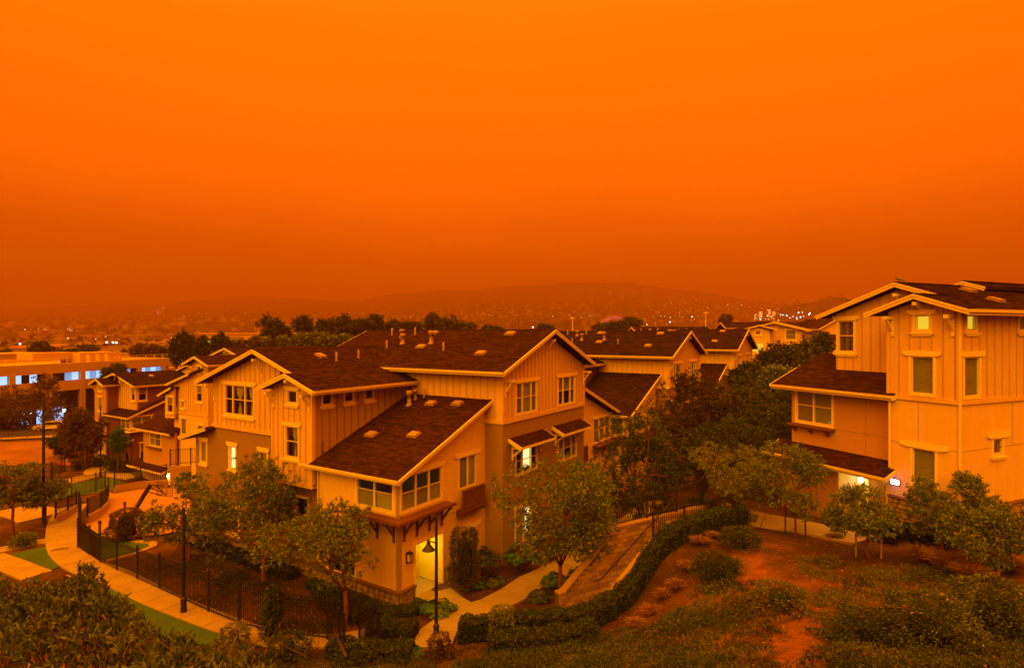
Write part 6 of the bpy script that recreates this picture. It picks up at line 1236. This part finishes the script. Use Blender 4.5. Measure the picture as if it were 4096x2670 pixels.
tw.build('twigs', mat('dry_twig', (.12, .06, .03), .9, .3, 8), bb)['kind'] = 'stuff'
# low shrubs at the lower edge of the slope
for i, (lb, px, py, zg, w, h, mm) in enumerate((('pale loose shrub beside the concrete path near the picket fence', 935, 2590, .0, 120, 75, LF_O), ('leafy shrub below the conical shrub', 1150, 2640, .1, 180, 80, LF_H), ('dark twiggy shrub below the gates', 1420, 2665, .2, 160, 60, LF_D), ('rusty dry shrub at the foot of the bell-shaded lamp', 1760, 2650, .2, 100, 80, LF_R), ('pale stemmed shrub in front of the curving hedge', 2010, 2560, .3, 110, 110, LF_O))):
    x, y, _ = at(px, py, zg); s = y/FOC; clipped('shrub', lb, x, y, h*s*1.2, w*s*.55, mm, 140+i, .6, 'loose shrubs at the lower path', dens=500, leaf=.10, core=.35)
# dense flowering bush at the corner of the slope and a broken-off stake
for i, (lb, px, py, zg, w, h, mm) in enumerate((('leafy bush with reddish flowers at the top of the bank', 3980, 2560, 4.3, 330, 190, LF_B), ('leafy bush with pale tips on the bank by the thin bare sapling', 3720, 2620, 4.3, 330, 170, LF_B), ('low leafy bush on the bank below the dry grasses', 3500, 2600, 4.2, 260, 100, LF_H), ('bushy mound on the bank above the bare earth patch', 3120, 2470, 3.3, 200, 90, LF_C), ('rounded green mound beside the hedge on the bank', 2860, 2300, 2.7, 170, 80, LF_H), ('round leafy mound on the bank by the stairs hedge', 2960, 2210, 2.7, 150, 60, LF_H))):
    x, y, _ = at(px, py, zg); s = y/FOC; clipped('shrub', lb, x, y, h*s*1.15, w*s*.55, mm, 150+i, .7, 'leafy mounds on the bank', dens=900, leaf=.085, core=.45)
sx_, sy_, _ = at(3612, 2640, 4.3); sp_ = thing('bare_sapling', 'thin bare sapling stump with stubby side branches on the bank', 'sapling', (sx_, sy_, gz(sx_, sy_))); MB().tube([(0, 0, -.1), (0, .02, .5), (.01, 0, 1.0)], [.035, .03, .022], 7).tube([(0, 0, .6), (-.25, .05, .5)], [.014, .007], 5).tube([(0, 0, .95), (-.35, 0, .98)], [.012, .006], 5).tube([(0, 0, .62), (.3, -.05, .62)], [.012, .006], 5).build('trunk', BARKB, sp_)
def to_mesh(o):       # lettering becomes plain mesh
    dg = bpy.context.evaluated_depsgraph_get(); me = bpy.data.meshes.new_from_object(o.evaluated_get(dg)); n = put(o.name.split('.')[0]+'_', me, o.parent, o.location.copy(), rot=o.rotation_euler.copy()); nm = o.name.split('.')[0]; bpy.data.objects.remove(o); n.name = nm
# ---------------------------------------------------------------- office block beyond the road
OFM = mat('office_concrete', (.54, .37, .19), .9, .06, .4); WBL = mat('office_dark_glass', (.012, .012, .014), .15, .1, spec=.6)
WLT = [mat('office_lit_glass', (.3, .4, .5), emit=(.26, .56, 1.0), es=.55), mat('office_dim_glass', (.2, .3, .4), emit=(.12, .32, .66), es=.42)]
od = math.atan2(31.1, 9.0); oL = 46.0
of = thing('office_building', 'long cream concrete office building with blue-lit strip windows and a railed flat roof', 'office building', (-82.03-9.0*.40, 93.9-31.1*.40, 0), od)
zb, zt = -5.5, 6.4
def obox(name, x0, x1, y0, y1, z0, z1, m, parent=of): return MB().box(x0, x1, y0, y1, z0, z1).build(name, m, parent)
obox('wall', 0, oL, 0, 1, 4.72, zt, OFM); obox('wall', 0, oL, 0, 1, 1.55, 3.3, OFM); obox('end_wall', oL-.9, oL, 1, 24, zb, zt, OFM); obox('roof', 0, oL, 1, 24, 5.5, 5.7, OFM); obox('back_wall', 0, oL, 24, 24.5, zb, zt, OFM); obox('floor', 0, oL, 1.2, 24, 2.9, 3.1, OFM); obox('inner_wall', 0, oL-1, 5, 5.3, zb, 5.4, DARKIN)
pil = [3.0+5.85*i for i in range(8)]
for p in pil: obox('pillar', p-.45, p+.45, -.12, 1.02, zb, 4.8, OFM)
for k, (a, b) in enumerate(zip(pil, pil[1:])):
    n = 4; w = (b-a-.9)/n
    for i in range(n):
        x0 = a+.45+i*w; lit = (k, i) in ((1, 3), (2, 0), (2, 2), (3, 2), (3, 3), (4, 0), (4, 1), (4, 2), (4, 3), (5, 1), (5, 2), (6, 0), (6, 1), (6, 2), (6, 3))
        obox('pane', x0+.03, x0+w-.03, .45, .5, 3.32, 4.70, WLT[(i*7+k) % 2] if lit else WBL)
        obox('pane', x0+.03, x0+w-.03, .6, .65, -1.2, 1.53, WBL); obox('pane', x0+.03, x0+w-.03, .6, .65, zb+.2, -1.3, WLT[(i+1) % 2] if (k, i) in ((2, 3), (3, 0), (3, 1), (2, 1)) else WBL)
    obox('spandrel', a+.45, b-.45, .4, .9, -1.3, -1.2, DARKIN)
for z_ in (6.9, 7.25): MB().beam((8, .6, z_), (oL-.5, .6, z_), .06, .06).build('roof_rail', TRIM, of)
for i in range(19): obox('rail_post', 8+i*2.0, 8.08+i*2.0, .57, .63, zt, 7.25, TRIM)
obox('plant_screen', 29, 37.5, 4, 9, 5.7, 8.0, OFM); obox('roof_unit', 22, 30, 6, 10, 6.9, 8.1, OFM)
for x in (30.2, 32.0, 33.8): obox('duct', x, x+.5, 3.7, 3.99, 6.0, 7.6, TRIM)
# lower block beside it
o2 = thing('office_wing', 'lower flat-roofed office wing behind the railed roof', 'office building', (-118, 128, 0), od); obox('wall', 0, 16, 0, 10, -6.5, 6.6, OFM, o2); obox('parapet', -.1, 16.1, -.1, 10.1, 6.6, 7.0, OFM, o2)
for x, y, z in ((-76.0, 92.5, -1.3), (-71.5, 93.5, -.8)):
    t = thing('entrance_lamp', 'white globe lamp glowing on a post before the office building', 'lamp', (x, y, gz(x, y)), 0, 'globe lamps before the office'); MB().tube([(0, 0, -.2), (0, 0, z-gz(x, y))], [.06, .05], 8).build('post', BLKM, t); smooth(MB().lathe([(.02, -.2), (.16, -.1), (.2, .05), (.13, .18), (.01, .22)], 12, (0, 0, z-gz(x, y)+.2)).build('globe', mat('white_globe', (1, 1, 1), emit=(.75, .9, 1), es=6), t))

# ---------------------------------------------------------------- houses on the rise behind the terrace
def front_house(label, x, y, z, specs, rz=0.0):
    return thing('hill_house', label, 'house', (x, y, z), rz, 'houses on the rise behind the terrace')
Dh = front_house('pale house with a wide low gable and a smaller front gable, above the dark trees', 39.5, 90, 0, None, R_(-3))
# local x right, y back, z up: faces are 'R' walls
wall(Dh, 'R', 0, [(-1.2, 4), (5.0, 4), (5.0, 12.35), (.4, 13.2), (-1.2, 12.9)], [(2.55, 10.75, 4.0, 12.1)], TAN, batten=True, bx=.9); window(Dh, 'R', 0, 3.275, 10.75, 1.45, 1.4, (1,), blind=[(BLIND, 0, 1)], head=.2, casing=.2)
wall(Dh, 'R', -1.2, [(-3.9, 4), (-.35, 4), (-.35, 12.1), (-2.1, 12.6), (-3.9, 12.1)], [(-2.4, 11.55, -1.75, 12.0), (-2.9, 8.7, -1.3, 10.2)], CREAM); window(Dh, 'R', -1.2, -2.1, 11.5, .75, .6, (1,), rail=False, blind=BLIND, head=.15, casing=.2); window(Dh, 'R', -1.2, -2.1, 8.7, 1.6, 1.5, (1,), rail=False, blind=BLINDG, head=.15, casing=.15)
wall(Dh, 'R', 9, [(-3.9, 4), (5, 4), (5, 12.2), (.4, 13.2), (-3.9, 12)], (), TAN); wall(Dh, 'L', 4.85, [(-9, 4), (-.2, 4), (-.2, 12.3), (-9, 12.3)], (), TANDK); wall(Dh, 'L', -3.9, [(-9, 4), (1, 4), (1, 12.1), (-9, 12.1)], (), CREAM)
gable_roof(Dh, 'v', .4, -3.2, 5.6, 13.4, .235, -.7, 10, SHING, ends=(True, False), exp=.3, tab=.6, seed=90); gable_roof(Dh, 'v', -2.1, -4.6, .4, 12.95, .25, -1.8, 3, SHING, ends=(True, False), exp=.3, tab=.6, seed=92); gable_roof(Dh, 'v', 3.0, -3, 9.0, 13.7, .235, 6, 16, SHING, ends=(True, False), exp=.3, tab=.6, seed=94)
roof_plane(Dh, (-.4, -1.4, 7.2), (1, 0, 0), (0, .9, .43), 5.6, 1.6, m=SHING, exp=.3, tab=.6, seed=96); gutter(Dh, (-.4, -1.4, 7.2), (5.2, -1.4, 7.2), (0, -1, 0)); wall(Dh, 'R', -.9, [(-.2, 3), (5, 3), (5, 7.2), (-.2, 7.2)], (), CREAM)
Eh = front_house('small gabled house with white-trimmed windows behind the tower townhouse', 55.5, 101, 0, None, R_(8))
wall(Eh, 'R', 0, [(-2.6, 4), (3, 4), (3, 12.4), (.2, 13.9), (-2.6, 12.4)], [(.4, 8.6, 2.2, 10.4)], CREAM); window(Eh, 'R', 0, 1.3, 8.6, 1.8, 1.8, (1, 1), blind=None, head=.2, casing=.2); wall(Eh, 'L', -2.6, [(-8, 4), (-.2, 4), (-.2, 12.4), (-8, 12.4)], (), CREAM); gable_roof(Eh, 'v', .2, -3.3, 3.7, 14.2, .52, -.6, 8, SHING, ends=(True, False), exp=.3, tab=.6, seed=98); wall(Eh, 'R', 8, [(-2.6, 4), (3, 4), (3, 12.4), (.2, 13.9), (-2.6, 12.4)], (), CREAM); roof_plane(Eh, (-3, -1.3, 10.9), (1, 0, 0), (0, .9, .43), 6, 1.4, m=SHING, exp=.3, tab=.6, seed=99)
Jh = front_house('long low townhouse roof behind the wide-gabled pale house', 47, 103, 0, None, R_(-3)); wall(Jh, 'R', 0, [(-8, 4), (6, 4), (6, 12.2), (-8, 12.2)], (), TANDK); gable_roof(Jh, 'u', 4, -.6, 8.6, 13.7, .34, -9, 7, SHINGD, ends=(True, True), exp=.3, tab=.6, seed=101)
Kh = front_house('dark roofed row house with pipes behind the farther townhouse gables', 30, 108, 0, None, R_(4)); wall(Kh, 'R', 0, [(-6, 3), (7, 3), (7, 11.2), (-6, 11.2)], (), BROWN); gable_roof(Kh, 'u', 4, -.6, 8.6, 12.9, .36, -7, 8, SHINGD, ends=(True, True), exp=.3, tab=.6, seed=103)
for i in range(6): vent_pipe(Kh, -4+i*1.8, 1.5+(i % 3)*.8, 12.0, .6, .08)
# ---------------------------------------------------------------- trees of the middle distance
def mid_tree(label, name, px, top, w, h, Y, m, seed, kind='round', group='trees beyond the roofs'):
    x = (px-PCX)/FOC*Y; z = gz(x, Y); ztop = EYE-(top-PCY)/FOC*Y; s = Y/FOC; H = ztop-z; rx = w*s/2; rz = min(h*s/2, H*.46)
    return tree(name, label, x, Y, z, H, rx, rz, nl=200, per=11, leaf=max(.35, .0042*Y), seed=seed, tr=.02*H, m=m, bark=BARKB, lobes=12 if kind == 'round' else 9, group=group, lobe_r=.46, ratio=.5)
MT = [(1080, 1258, 96, 130, 150, 'r', 'tall dark round-topped tree beside the pale long building'), (1125, 1300, 90, 80, 155, 'r', 'flat dark pine beside the tall round-topped tree'), (1215, 1266, 84, 90, 165, 'r', 'dark tree with an open crown beyond the shingled roofs'), (1300, 1280, 86, 80, 160, 'r', 'dark pointed tree beyond the shingled roofs'), (1360, 1260, 110, 100, 170, 'r', 'broad dark tree mass above the ridge'), (1440, 1266, 110, 100, 170, 'r', 'dense dark tree above the ridge vents'), (1500, 1264, 80, 90, 175, 'r', 'dark tree near the ridge pipes'), (1580, 1286, 80, 60, 180, 'r', 'low dark tree over the roof ridge'), (1632, 1284, 60, 60, 180, 'r', 'small dark tree over the roof ridge'), (1668, 1290, 26, 60, 180, 'c', 'small dark conifer over the roof ridge'), (1760, 1256, 150, 110, 200, 'r', 'large domed dark tree over the long ridge'), (1850, 1285, 110, 60, 200, 'r', 'low spreading dark tree over the long ridge'), (1965, 1305, 90, 40, 190, 'r', 'low bushy tree peeping over the ridge'),
      (2440, 1288, 140, 60, 190, 'r', 'spreading dark pine before the arena'), (2510, 1276, 130, 70, 190, 'r', 'layered dark pine before the arena'), (2180, 1302, 60, 36, 180, 'r', 'small dark tree top over the gable'), (2900, 1258, 44, 60, 330, 'r', 'round dark tree in the far town')]
for i, (px, top, w, h, Y, k, lb) in enumerate(MT): mid_tree(lb, 'conifer_tree' if k == 'c' else 'dark_tree', px, top, w, h, Y, LF_D, 200+i)
for i in range(8):
    px = 705+i*30+rnd.uniform(-8, 8); mid_tree(ORD[i]+' slender poplar in the row, counting from the office building', 'poplar_tree', px, 1335+rnd.uniform(-4, 16), 34, 130, 120, LF_H, 230+i, group='row of poplars')
for i in range(9):
    px = 900+i*34+rnd.uniform(-8, 8); mid_tree(ORD[i]+' small pale tree beyond the poplars, counting from the office building', 'pale_tree', px, 1352+rnd.uniform(-6, 10), 46, 60, 135, LF_A if i % 2 else LF_R, 250+i, group='row of small pale trees')
for i in range(7):
    px = 1190+i*34+rnd.uniform(-8, 8); mid_tree(ORD[i]+' bushy tree behind the shingled ridge, counting from the poplars', 'bushy_tree', px, 1338+rnd.uniform(-6, 6), 60, 50, 125, LF_A, 265+i, group='bushy trees behind the ridge')
for i, (px, top, w, h, Y, lb) in enumerate(((172, 1368, 70, 60, 190, 'round dark tree behind the office roof'), (265, 1395, 90, 44, 170, 'low dark tree behind the office roof rail'), (350, 1385, 100, 60, 230, 'dark tree mass behind the office roof unit'), (560, 1380, 60, 60, 170, 'rusty tree behind the office corner'), (610, 1385, 70, 60, 165, 'brown bushy tree behind the office corner'), (660, 1395, 60, 60, 160, 'dark bushy tree near the poplars'), (20, 1405, 60, 40, 200, 'dark tree at the end of the office roof'))): mid_tree(lb, 'town_tree', px, top, w, h, Y, LF_D if i not in (3, 4) else LF_R, 280+i)
for i, (px, top, w, h, Y, lb, mm) in enumerate(((3060, 1395, 150, 130, 74, 'dark red-brown tree below the wide-gabled pale house', LF_R), (3130, 1378, 150, 130, 66, 'dark bushy tree beside the lamp post behind the terrace', LF_D), (3215, 1345, 130, 150, 70, 'tall dark tree before the small gabled house', LF_D), (3285, 1330, 70, 110, 78, 'green tree against the wall of the tower townhouse', LF_H), (3250, 1430, 150, 110, 55, 'dark tree above the bay roof of the tower townhouse', LF_D), (3120, 1465, 150, 110, 50, 'pale tipped bushy tree behind the bay roof', LF_A), (2990, 1460, 130, 100, 60, 'dark leafy tree by the farther townhouse gable', LF_D))): mid_tree(lb, 'terrace_tree', px, top, w, h, Y, mm, 300+i)
# ---------------------------------------------------------------- long pale building with a green sign
pb = thing('store_building', 'long pale building with a green logo beyond the poplars', 'store', ((800-PCX)/FOC*300, 300, -10), R_(14))
PBM = mat('pale_store_wall', (.60, .42, .22), .9, .06, .3); MB().box(0, 47, 0, 30, 0, 21).build('wall', PBM, pb); MB().box(-.5, 47.5, -.5, 30, 21, 22).build('parapet', RUST, pb); MB().box(12, 19, -.4, -.05, 0, 20).build('dark_bay', BROWN, pb)
for x in (21, 28, 37): MB().box(x, x+2.5, -.3, -.05, 11, 16).build('panel', TANDK, pb)
cu = bpy.data.curves.new('logo', 'FONT'); cu.body = 'R'; cu.size = 13; cu.extrude = .2; cu.bevel_depth = .25; to = bpy.data.objects.new('logo', cu); COL.objects.link(to); to.parent = pb; to.location = (1.2, -.6, 8); to.rotation_euler = (R_(90), R_(-8), 0); cu.materials.append(mat('green_sign', (.05, .3, .02), emit=(.10, .42, .01), es=.8)); to_mesh(to)
# ---------------------------------------------------------------- far arena
ar = thing('arena', 'far arena with a ribbed barrel roof and glowing lettering on its end wall', 'arena', ((2398-PCX)/FOC*1000, 1000, 3), 0)
ARM = mat('arena_wall', (.34, .19, .09), .9, .04, .02)
ends = [(0, 0)]+[(x, 24+ (16*(1-((x-28)/29.)**2))) for x in np.linspace(0, 56, 15)]+[(56, 0)]
MB().prism(ends, 0, 12).build('end_wall', ARM, ar)
for i in range(9):
    x0 = 34+i*6.0; prof = [(x, 0) for x in (x0,)]
    mbx = MB(); a = np.linspace(0, math.pi/2, 8); pts = [(x0+8*math.sin(q)*1.2, 12+i*3.0, 37*math.cos(q)-i*1.2) for q in a]
    for p, q in zip(pts, pts[1:]): mbx.hexa([(p[0]-6, p[1], p[2]-1), (p[0], p[1], p[2]-1), (q[0], q[1], q[2]-1), (q[0]-6, q[1], q[2]-1), (p[0]-6, p[1]+3, p[2]+.5), (p[0], p[1]+3, p[2]+.5), (q[0], q[1]+3, q[2]+.5), (q[0]-6, q[1]+3, q[2]+.5)])
    mbx.build('roof_rib', ARM, ar)
MB().box(10, 84, 14, 60, 0, 35).build('hall', mat('arena_hall', (.30, .17, .08), .9, .05, .02), ar)
NEON = mat('pink_neon', (.5, .1, .3), emit=(.70, .10, .36), es=.3)
for i, ch in enumerate('COW PALACE'):
    if ch == ' ': continue
    x = 8.5+i*3.75; zz = 24+16*(1-((x-28)/29.)**2)-6.2; cu = bpy.data.curves.new('letter', 'FONT'); cu.body = ch; cu.size = 5.4; cu.align_x = 'CENTER'; cu.extrude = .2; cu.offset = .06; lo_ = bpy.data.objects.new('letter', cu); COL.objects.link(lo_); lo_.parent = ar; lo_.location = (x, -.4, zz); lo_.rotation_euler = (R_(90), math.atan((x-28)/29.*1.1)*.75, 0); cu.materials.append(NEON); to_mesh(lo_)
for px, top in ((2290, 1273), (2823, 1252)):
    Y = 420.0; x = (px-PCX)/FOC*Y; zt_ = EYE-(top-PCY)/FOC*Y; z0 = gz(x, Y); t = thing('mast_light', 'tall pale light mast in the far town', 'light mast', (x, Y, z0), 0, 'light masts of the far town'); MB().tube([(0, 0, 0), (0, 0, zt_-z0)], [.45, .3], 6).build('mast', TRIM, t); MB().box(-1.5, 1.5, -.4, .4, zt_-z0, zt_-z0+.8).build('head', TRIM, t)
# ---------------------------------------------------------------- far town
rc = np.random.default_rng(21)
def town(name, label, n, pxr, Yr, m, hr=(4, 8), wr=(7, 16), seed=1, clus=None):
    g = np.random.default_rng(seed); mb = MB()
    if clus: c = np.array(clus)[g.integers(0, len(clus), n)]; px = c[:, 0]+g.normal(size=n)*c[:, 1]; Y = c[:, 2]*(1+g.normal(size=n)*.06)
    else: px = g.uniform(*pxr, n); Y = Yr[0]*(Yr[1]/Yr[0])**g.uniform(0, 1, n)
    X_ = (px-PCX)/FOC*Y; Z_ = gz_arr(X_, Y); order = np.arange(n)
    for i in order:
        w, d, h = g.uniform(*wr), g.uniform(*wr)*.8, g.uniform(*hr); a = g.uniform(-.5, .5); ca_, sa_ = math.cos(a), math.sin(a); P = []
        for zz in (Z_[i]-3, Z_[i]+h):
            for sx_, sy_ in ((-1, -1), (1, -1), (1, 1), (-1, 1)): P.append((X_[i]+sx_*w/2*ca_-sy_*d/2*sa_, Y[i]+sx_*w/2*sa_+sy_*d/2*ca_, zz))
        mb.hexa(P)
        if g.random() < .7:
            t4 = P[4:]; r0 = ((t4[0][0]+t4[3][0])/2, (t4[0][1]+t4[3][1])/2, Z_[i]+h*1.45); r1_ = ((t4[1][0]+t4[2][0])/2, (t4[1][1]+t4[2][1])/2, Z_[i]+h*1.45)
            mb.quad(t4[0], t4[1], r1_, r0, 1); mb.quad(t4[2], t4[3], r0, r1_, 1)
    o = mb.build(name, [m, mat('far_roof', (.14, .085, .055), .9, .4, .01, island=.8)]); tag(o, label, 'town', kind='stuff')
HW = mat('far_house_wall', (.19, .11, .06), .9, .45, .01, island=.9); HW2 = mat('far_shed_wall', (.27, .17, .10), .9, .35, .01, island=.9)
town('far_town', 'close-packed pale houses of the far town', 1100, (1300, 3500), (330, 2600), HW, seed=2)
town('far_town', 'scattered sheds and houses of the plain beyond the office', 700, (-400, 1300), (260, 2000), HW2, (4, 8), (10, 30), seed=3)
town('far_hill_houses', 'rows of far houses climbing the smoky hillside', 480, None, None, HW, (5, 9), (6, 12), seed=4, clus=[(700, 110, 2350), (640, 60, 2500), (420, 90, 2100), (1500, 160, 1900), (1950, 160, 2000), (2300, 130, 2400), (2600, 150, 2700), (2850, 120, 2300), (3050, 90, 1900), (3000, 160, 1500), (2350, 220, 3000)])
for i, (px, top, w, Y, hh) in enumerate(((560, 1340, 95, 900, 12), (300, 1352, 120, 1000, 9), (430, 1350, 190, 1150, 8), (150, 1385, 70, 420, 7), (75, 1392, 60, 330, 6), (640, 1372, 80, 600, 6))):
    x = (px-PCX)/FOC*Y; z0 = gz(x, Y); s = Y/FOC; t = thing('warehouse', ['arched warehouse farthest along the plain toward the poplars', 'long low warehouse on the far plain behind the round dark tree', 'longest low warehouse stretching across the far plain', 'small pale shed beside the round dark tree behind the office roof', 'small low shed at the end of the office roof', 'low brown shed beside the rusty trees behind the office corner'][i], 'warehouse', (x, Y, z0), R_(6*(i % 3)), 'warehouses on the far plain'); zt_ = max(EYE-(top-PCY)*s-z0, 5); MB().box(-w*s/2, w*s/2, 0, 30, -3, zt_).build('wall', HW2, t); MB().prism([(-w*s/2-.5, zt_), (w*s/2+.5, zt_), (w*s/2, zt_+1.2), (-w*s/2, zt_+1.2)], -.5, 30).build('roof', RUST, t)
for i, (px, top, w, Y, n) in enumerate(((3042, 1244, 16, 1500, 5), (3075, 1236, 15, 1550, 6), (3020, 1254, 12, 1450, 4), (3095, 1245, 14, 1650, 4))):
    x = (px-PCX)/FOC*Y; z0 = gz(x, Y); s = Y/FOC; zt_ = EYE-(top-PCY)*s-z0; t = thing('apartment_block', ['widest lit apartment block on the far hillside', 'tallest lit apartment block on the far hillside', 'lowest lit apartment block on the far hillside', 'lit apartment block behind the tallest one on the far hillside'][i], 'apartment block', (x, Y, z0), 0, 'lit apartment blocks on the hillside'); MB().box(-w*s/2, w*s/2, 0, 15, -5, zt_).build('wall', HW2, t); MB().box(-w*s/2, w*s/2, -.2, 15.2, zt_, zt_+.5).build('parapet', RUST, t)
    for r in range(n):
        for c in range(3):
            if rnd.random() < .75: MB().box(-w*s/2+1.2+c*3.1, -w*s/2+3.0+c*3.1, -.3, -.05, zt_-3.2*(r+1), zt_-3.2*(r+1)+1.7).build('window', mat('warm_lit_window', (1, .8, .4), emit=(1, .60, .14), es=1.0), t)
TREEB = leafmat('far_tree_leaf', (.014, .016, .005), (.035, .034, .012), (.06, .05, .018))
g = np.random.default_rng(5); n = 2600; px = g.uniform(-300, 3600, n); Y = 300*(3200/300)**g.uniform(0, 1, n); X_ = (px-PCX)/FOC*Y; Z_ = gz_arr(X_, Y); r = g.uniform(3, 8, n); K = 16
C = np.repeat(np.stack([X_, Y, Z_+r*.55], 1), K, 0)+g.normal(size=(n*K, 3))*np.repeat(np.stack([r*.5, r*.5, r*.38], 1), K, 0); Lr = np.repeat(r, K)*.75
tag(put('far_wood', np_mesh('far_wood', leaf_verts(C, g.normal(size=(n*K, 3)), Lr, Lr*.8, g), 4, TREEB)), 'dark woods and street trees of the far town', 'wood', kind='stuff')
# ---------------------------------------------------------------- lights of the town
LC = [mat('warm_light', (1, .7, .3), emit=(1, .52, .12), es=2.2), mat('white_light', (1, 1, 1), emit=(1, .80, .55), es=4), mat('cold_light', (.8, .9, 1), emit=(.72, .86, 1), es=8)]
ico = MB().lathe([(.05, -1), (.7, -.7), (1, 0), (.7, .7), (.05, 1)], 8); LM = [ico.mesh('lamp_head', m) for m in LC]; POLE = MB().tube([(0, 0, -1), (0, 0, 0)], [.06, .05], 5).mesh('pole', METAL)
def far_light(label, px, py, Y, r, c, group):
    x = (px-PCX)/FOC*Y; zt_ = EYE-(py-PCY)/FOC*Y; z0 = gz(x, Y); t = thing('far_lamp', label, 'lamp', (x, Y, min(z0, zt_-2)), 0, group); h = zt_-min(z0, zt_-2)
    put('pole', POLE, t, (0, 0, h), 0, (1, 1, h)); put('lamp_head', LM[c], t, (0, 0, h), 0, (r, r, r))
for px, py, c, r in ((80, 1374, 2, 6.0), (182, 1371, 2, 6.5), (302, 1396, 2, 4.0), (427, 1369, 2, 5.5), (452, 1369, 2, 5.5), (466, 1369, 2, 5.5), (558, 1380, 2, 6.5), (640, 1401, 0, 3.5), (712, 1400, 0, 3.0), (686, 1350, 0, 3.5), (908, 1354, 1, 4.5), (1233, 1329, 2, 5), (272, 1352, 0, 4)): far_light('bright flood lamp on a pole over the far plain', px, py, 420, r*420/FOC*.5, c, 'bright flood lamps of the plain')
for px, py, c, r in ((2131, 1308, 2, 4.5), (2680, 1287, 2, 4.0), (2768, 1266, 1, 4.0), (2588, 1297, 1, 3.2), (2544, 1310, 1, 2.6), (2985, 1293, 1, 4), (3042, 1276, 2, 3.6), (3070, 1262, 1, 3.4), (3086, 1268, 1, 3), (3122, 1258, 1, 3), (3132, 1258, 1, 3.4), (3147, 1261, 2, 3.4), (3172, 1265, 1, 3.2), (3159, 1270, 1, 3.2), (3194, 1250, 2, 4), (3187, 1269, 1, 3.4), (3202, 1268, 2, 3.6), (3213, 1264, 1, 3), (3236, 1257, 2, 3.8), (3240, 1252, 2, 3.8), (3094, 1275, 0, 3.4), (3062, 1275, 0, 3.2), (3074, 1275, 0, 3.2), (3188, 1275, 1, 3), (3209, 1248, 1, 3)): far_light('white street lamp shining in the far town', px, py, 800, r*800/FOC*.36, c, 'street lamps of the far town')
for px, py in ((2032, 1246), (2040, 1246), (2060, 1247), (2074, 1247), (2082, 1247), (2092, 1248), (2100, 1248), (2109, 1248)): far_light('cold white flood lamp in a row on the far hillside', px, py, 2200, 1.7, 2, 'row of flood lamps on the far hillside')
mb = MB(); g = np.random.default_rng(9)
spots = [(640, 1245, 40, 18, 16), (720, 1262, 90, 14, 12), (250, 1318, 120, 8, 18), (420, 1352, 160, 4, 22), (1500, 1275, 150, 16, 20), (2000, 1262, 120, 14, 26), (2450, 1172, 180, 9, 34), (2700, 1200, 120, 18, 24), (2900, 1225, 120, 16, 24), (2700, 1265, 150, 22, 30), (3100, 1268, 120, 14, 30), (2350, 1262, 120, 12, 18), (1780, 1270, 120, 10, 10), (2600, 1300, 200, 14, 14), (900, 1255, 220, 20, 6), (1850, 1210, 130, 8, 5)]
for cx, cy, sx_, sy_, n in spots:
    for _ in range(n):
        px, py = cx+g.normal()*sx_*.6, cy+g.normal()*sy_*.6; Y = 2300.0 if py < 1300 else 1000.0; Y *= g.uniform(.85, 1.1); x = (px-PCX)/FOC*Y; zz = gz(x, Y)+5
        # sit each light on the land where that direction meets it
        for Yt in np.geomspace(500, 4000, 60):
            xt = (px-PCX)/FOC*Yt; zt_ = EYE-(py-PCY)/FOC*Yt
            if gz(xt, Yt) > zt_-6: x, Y, zz = xt, Yt, gz(xt, Yt)+6; break
        rr = Y/FOC*g.uniform(.45, .95); mb.lathe([(.05*rr, -rr), (rr, 0), (.05*rr, rr)], 6, (x, Y, zz), int(g.random() < .4))
tag(mb.build('town_lights', LC[:2]), 'scattered tiny lights across the far town and hills', 'lights', kind='stuff')
# ---------------------------------------------------------------- smoke haze
hz = MB().box(-6100, 6100, -6100, 6100, -12, 410).build('haze', []); tag(hz, 'orange wildfire smoke filling the valley air', 'haze', kind='stuff')
hm = bpy.data.materials.new('smoke'); hm.use_nodes = True; N = hm.node_tree.nodes; N.remove(N['Principled BSDF']); pv = N.new('ShaderNodeVolumePrincipled')
pv.inputs['Color'].default_value = (.43, .20, .06, 1); pv.inputs['Density'].default_value = .00048; pv.inputs['Anisotropy'].default_value = .0
hm.node_tree.links.new(pv.outputs[0], N['Material Output'].inputs['Volume']); hz.data.materials.clear(); hz.data.materials.append(hm)
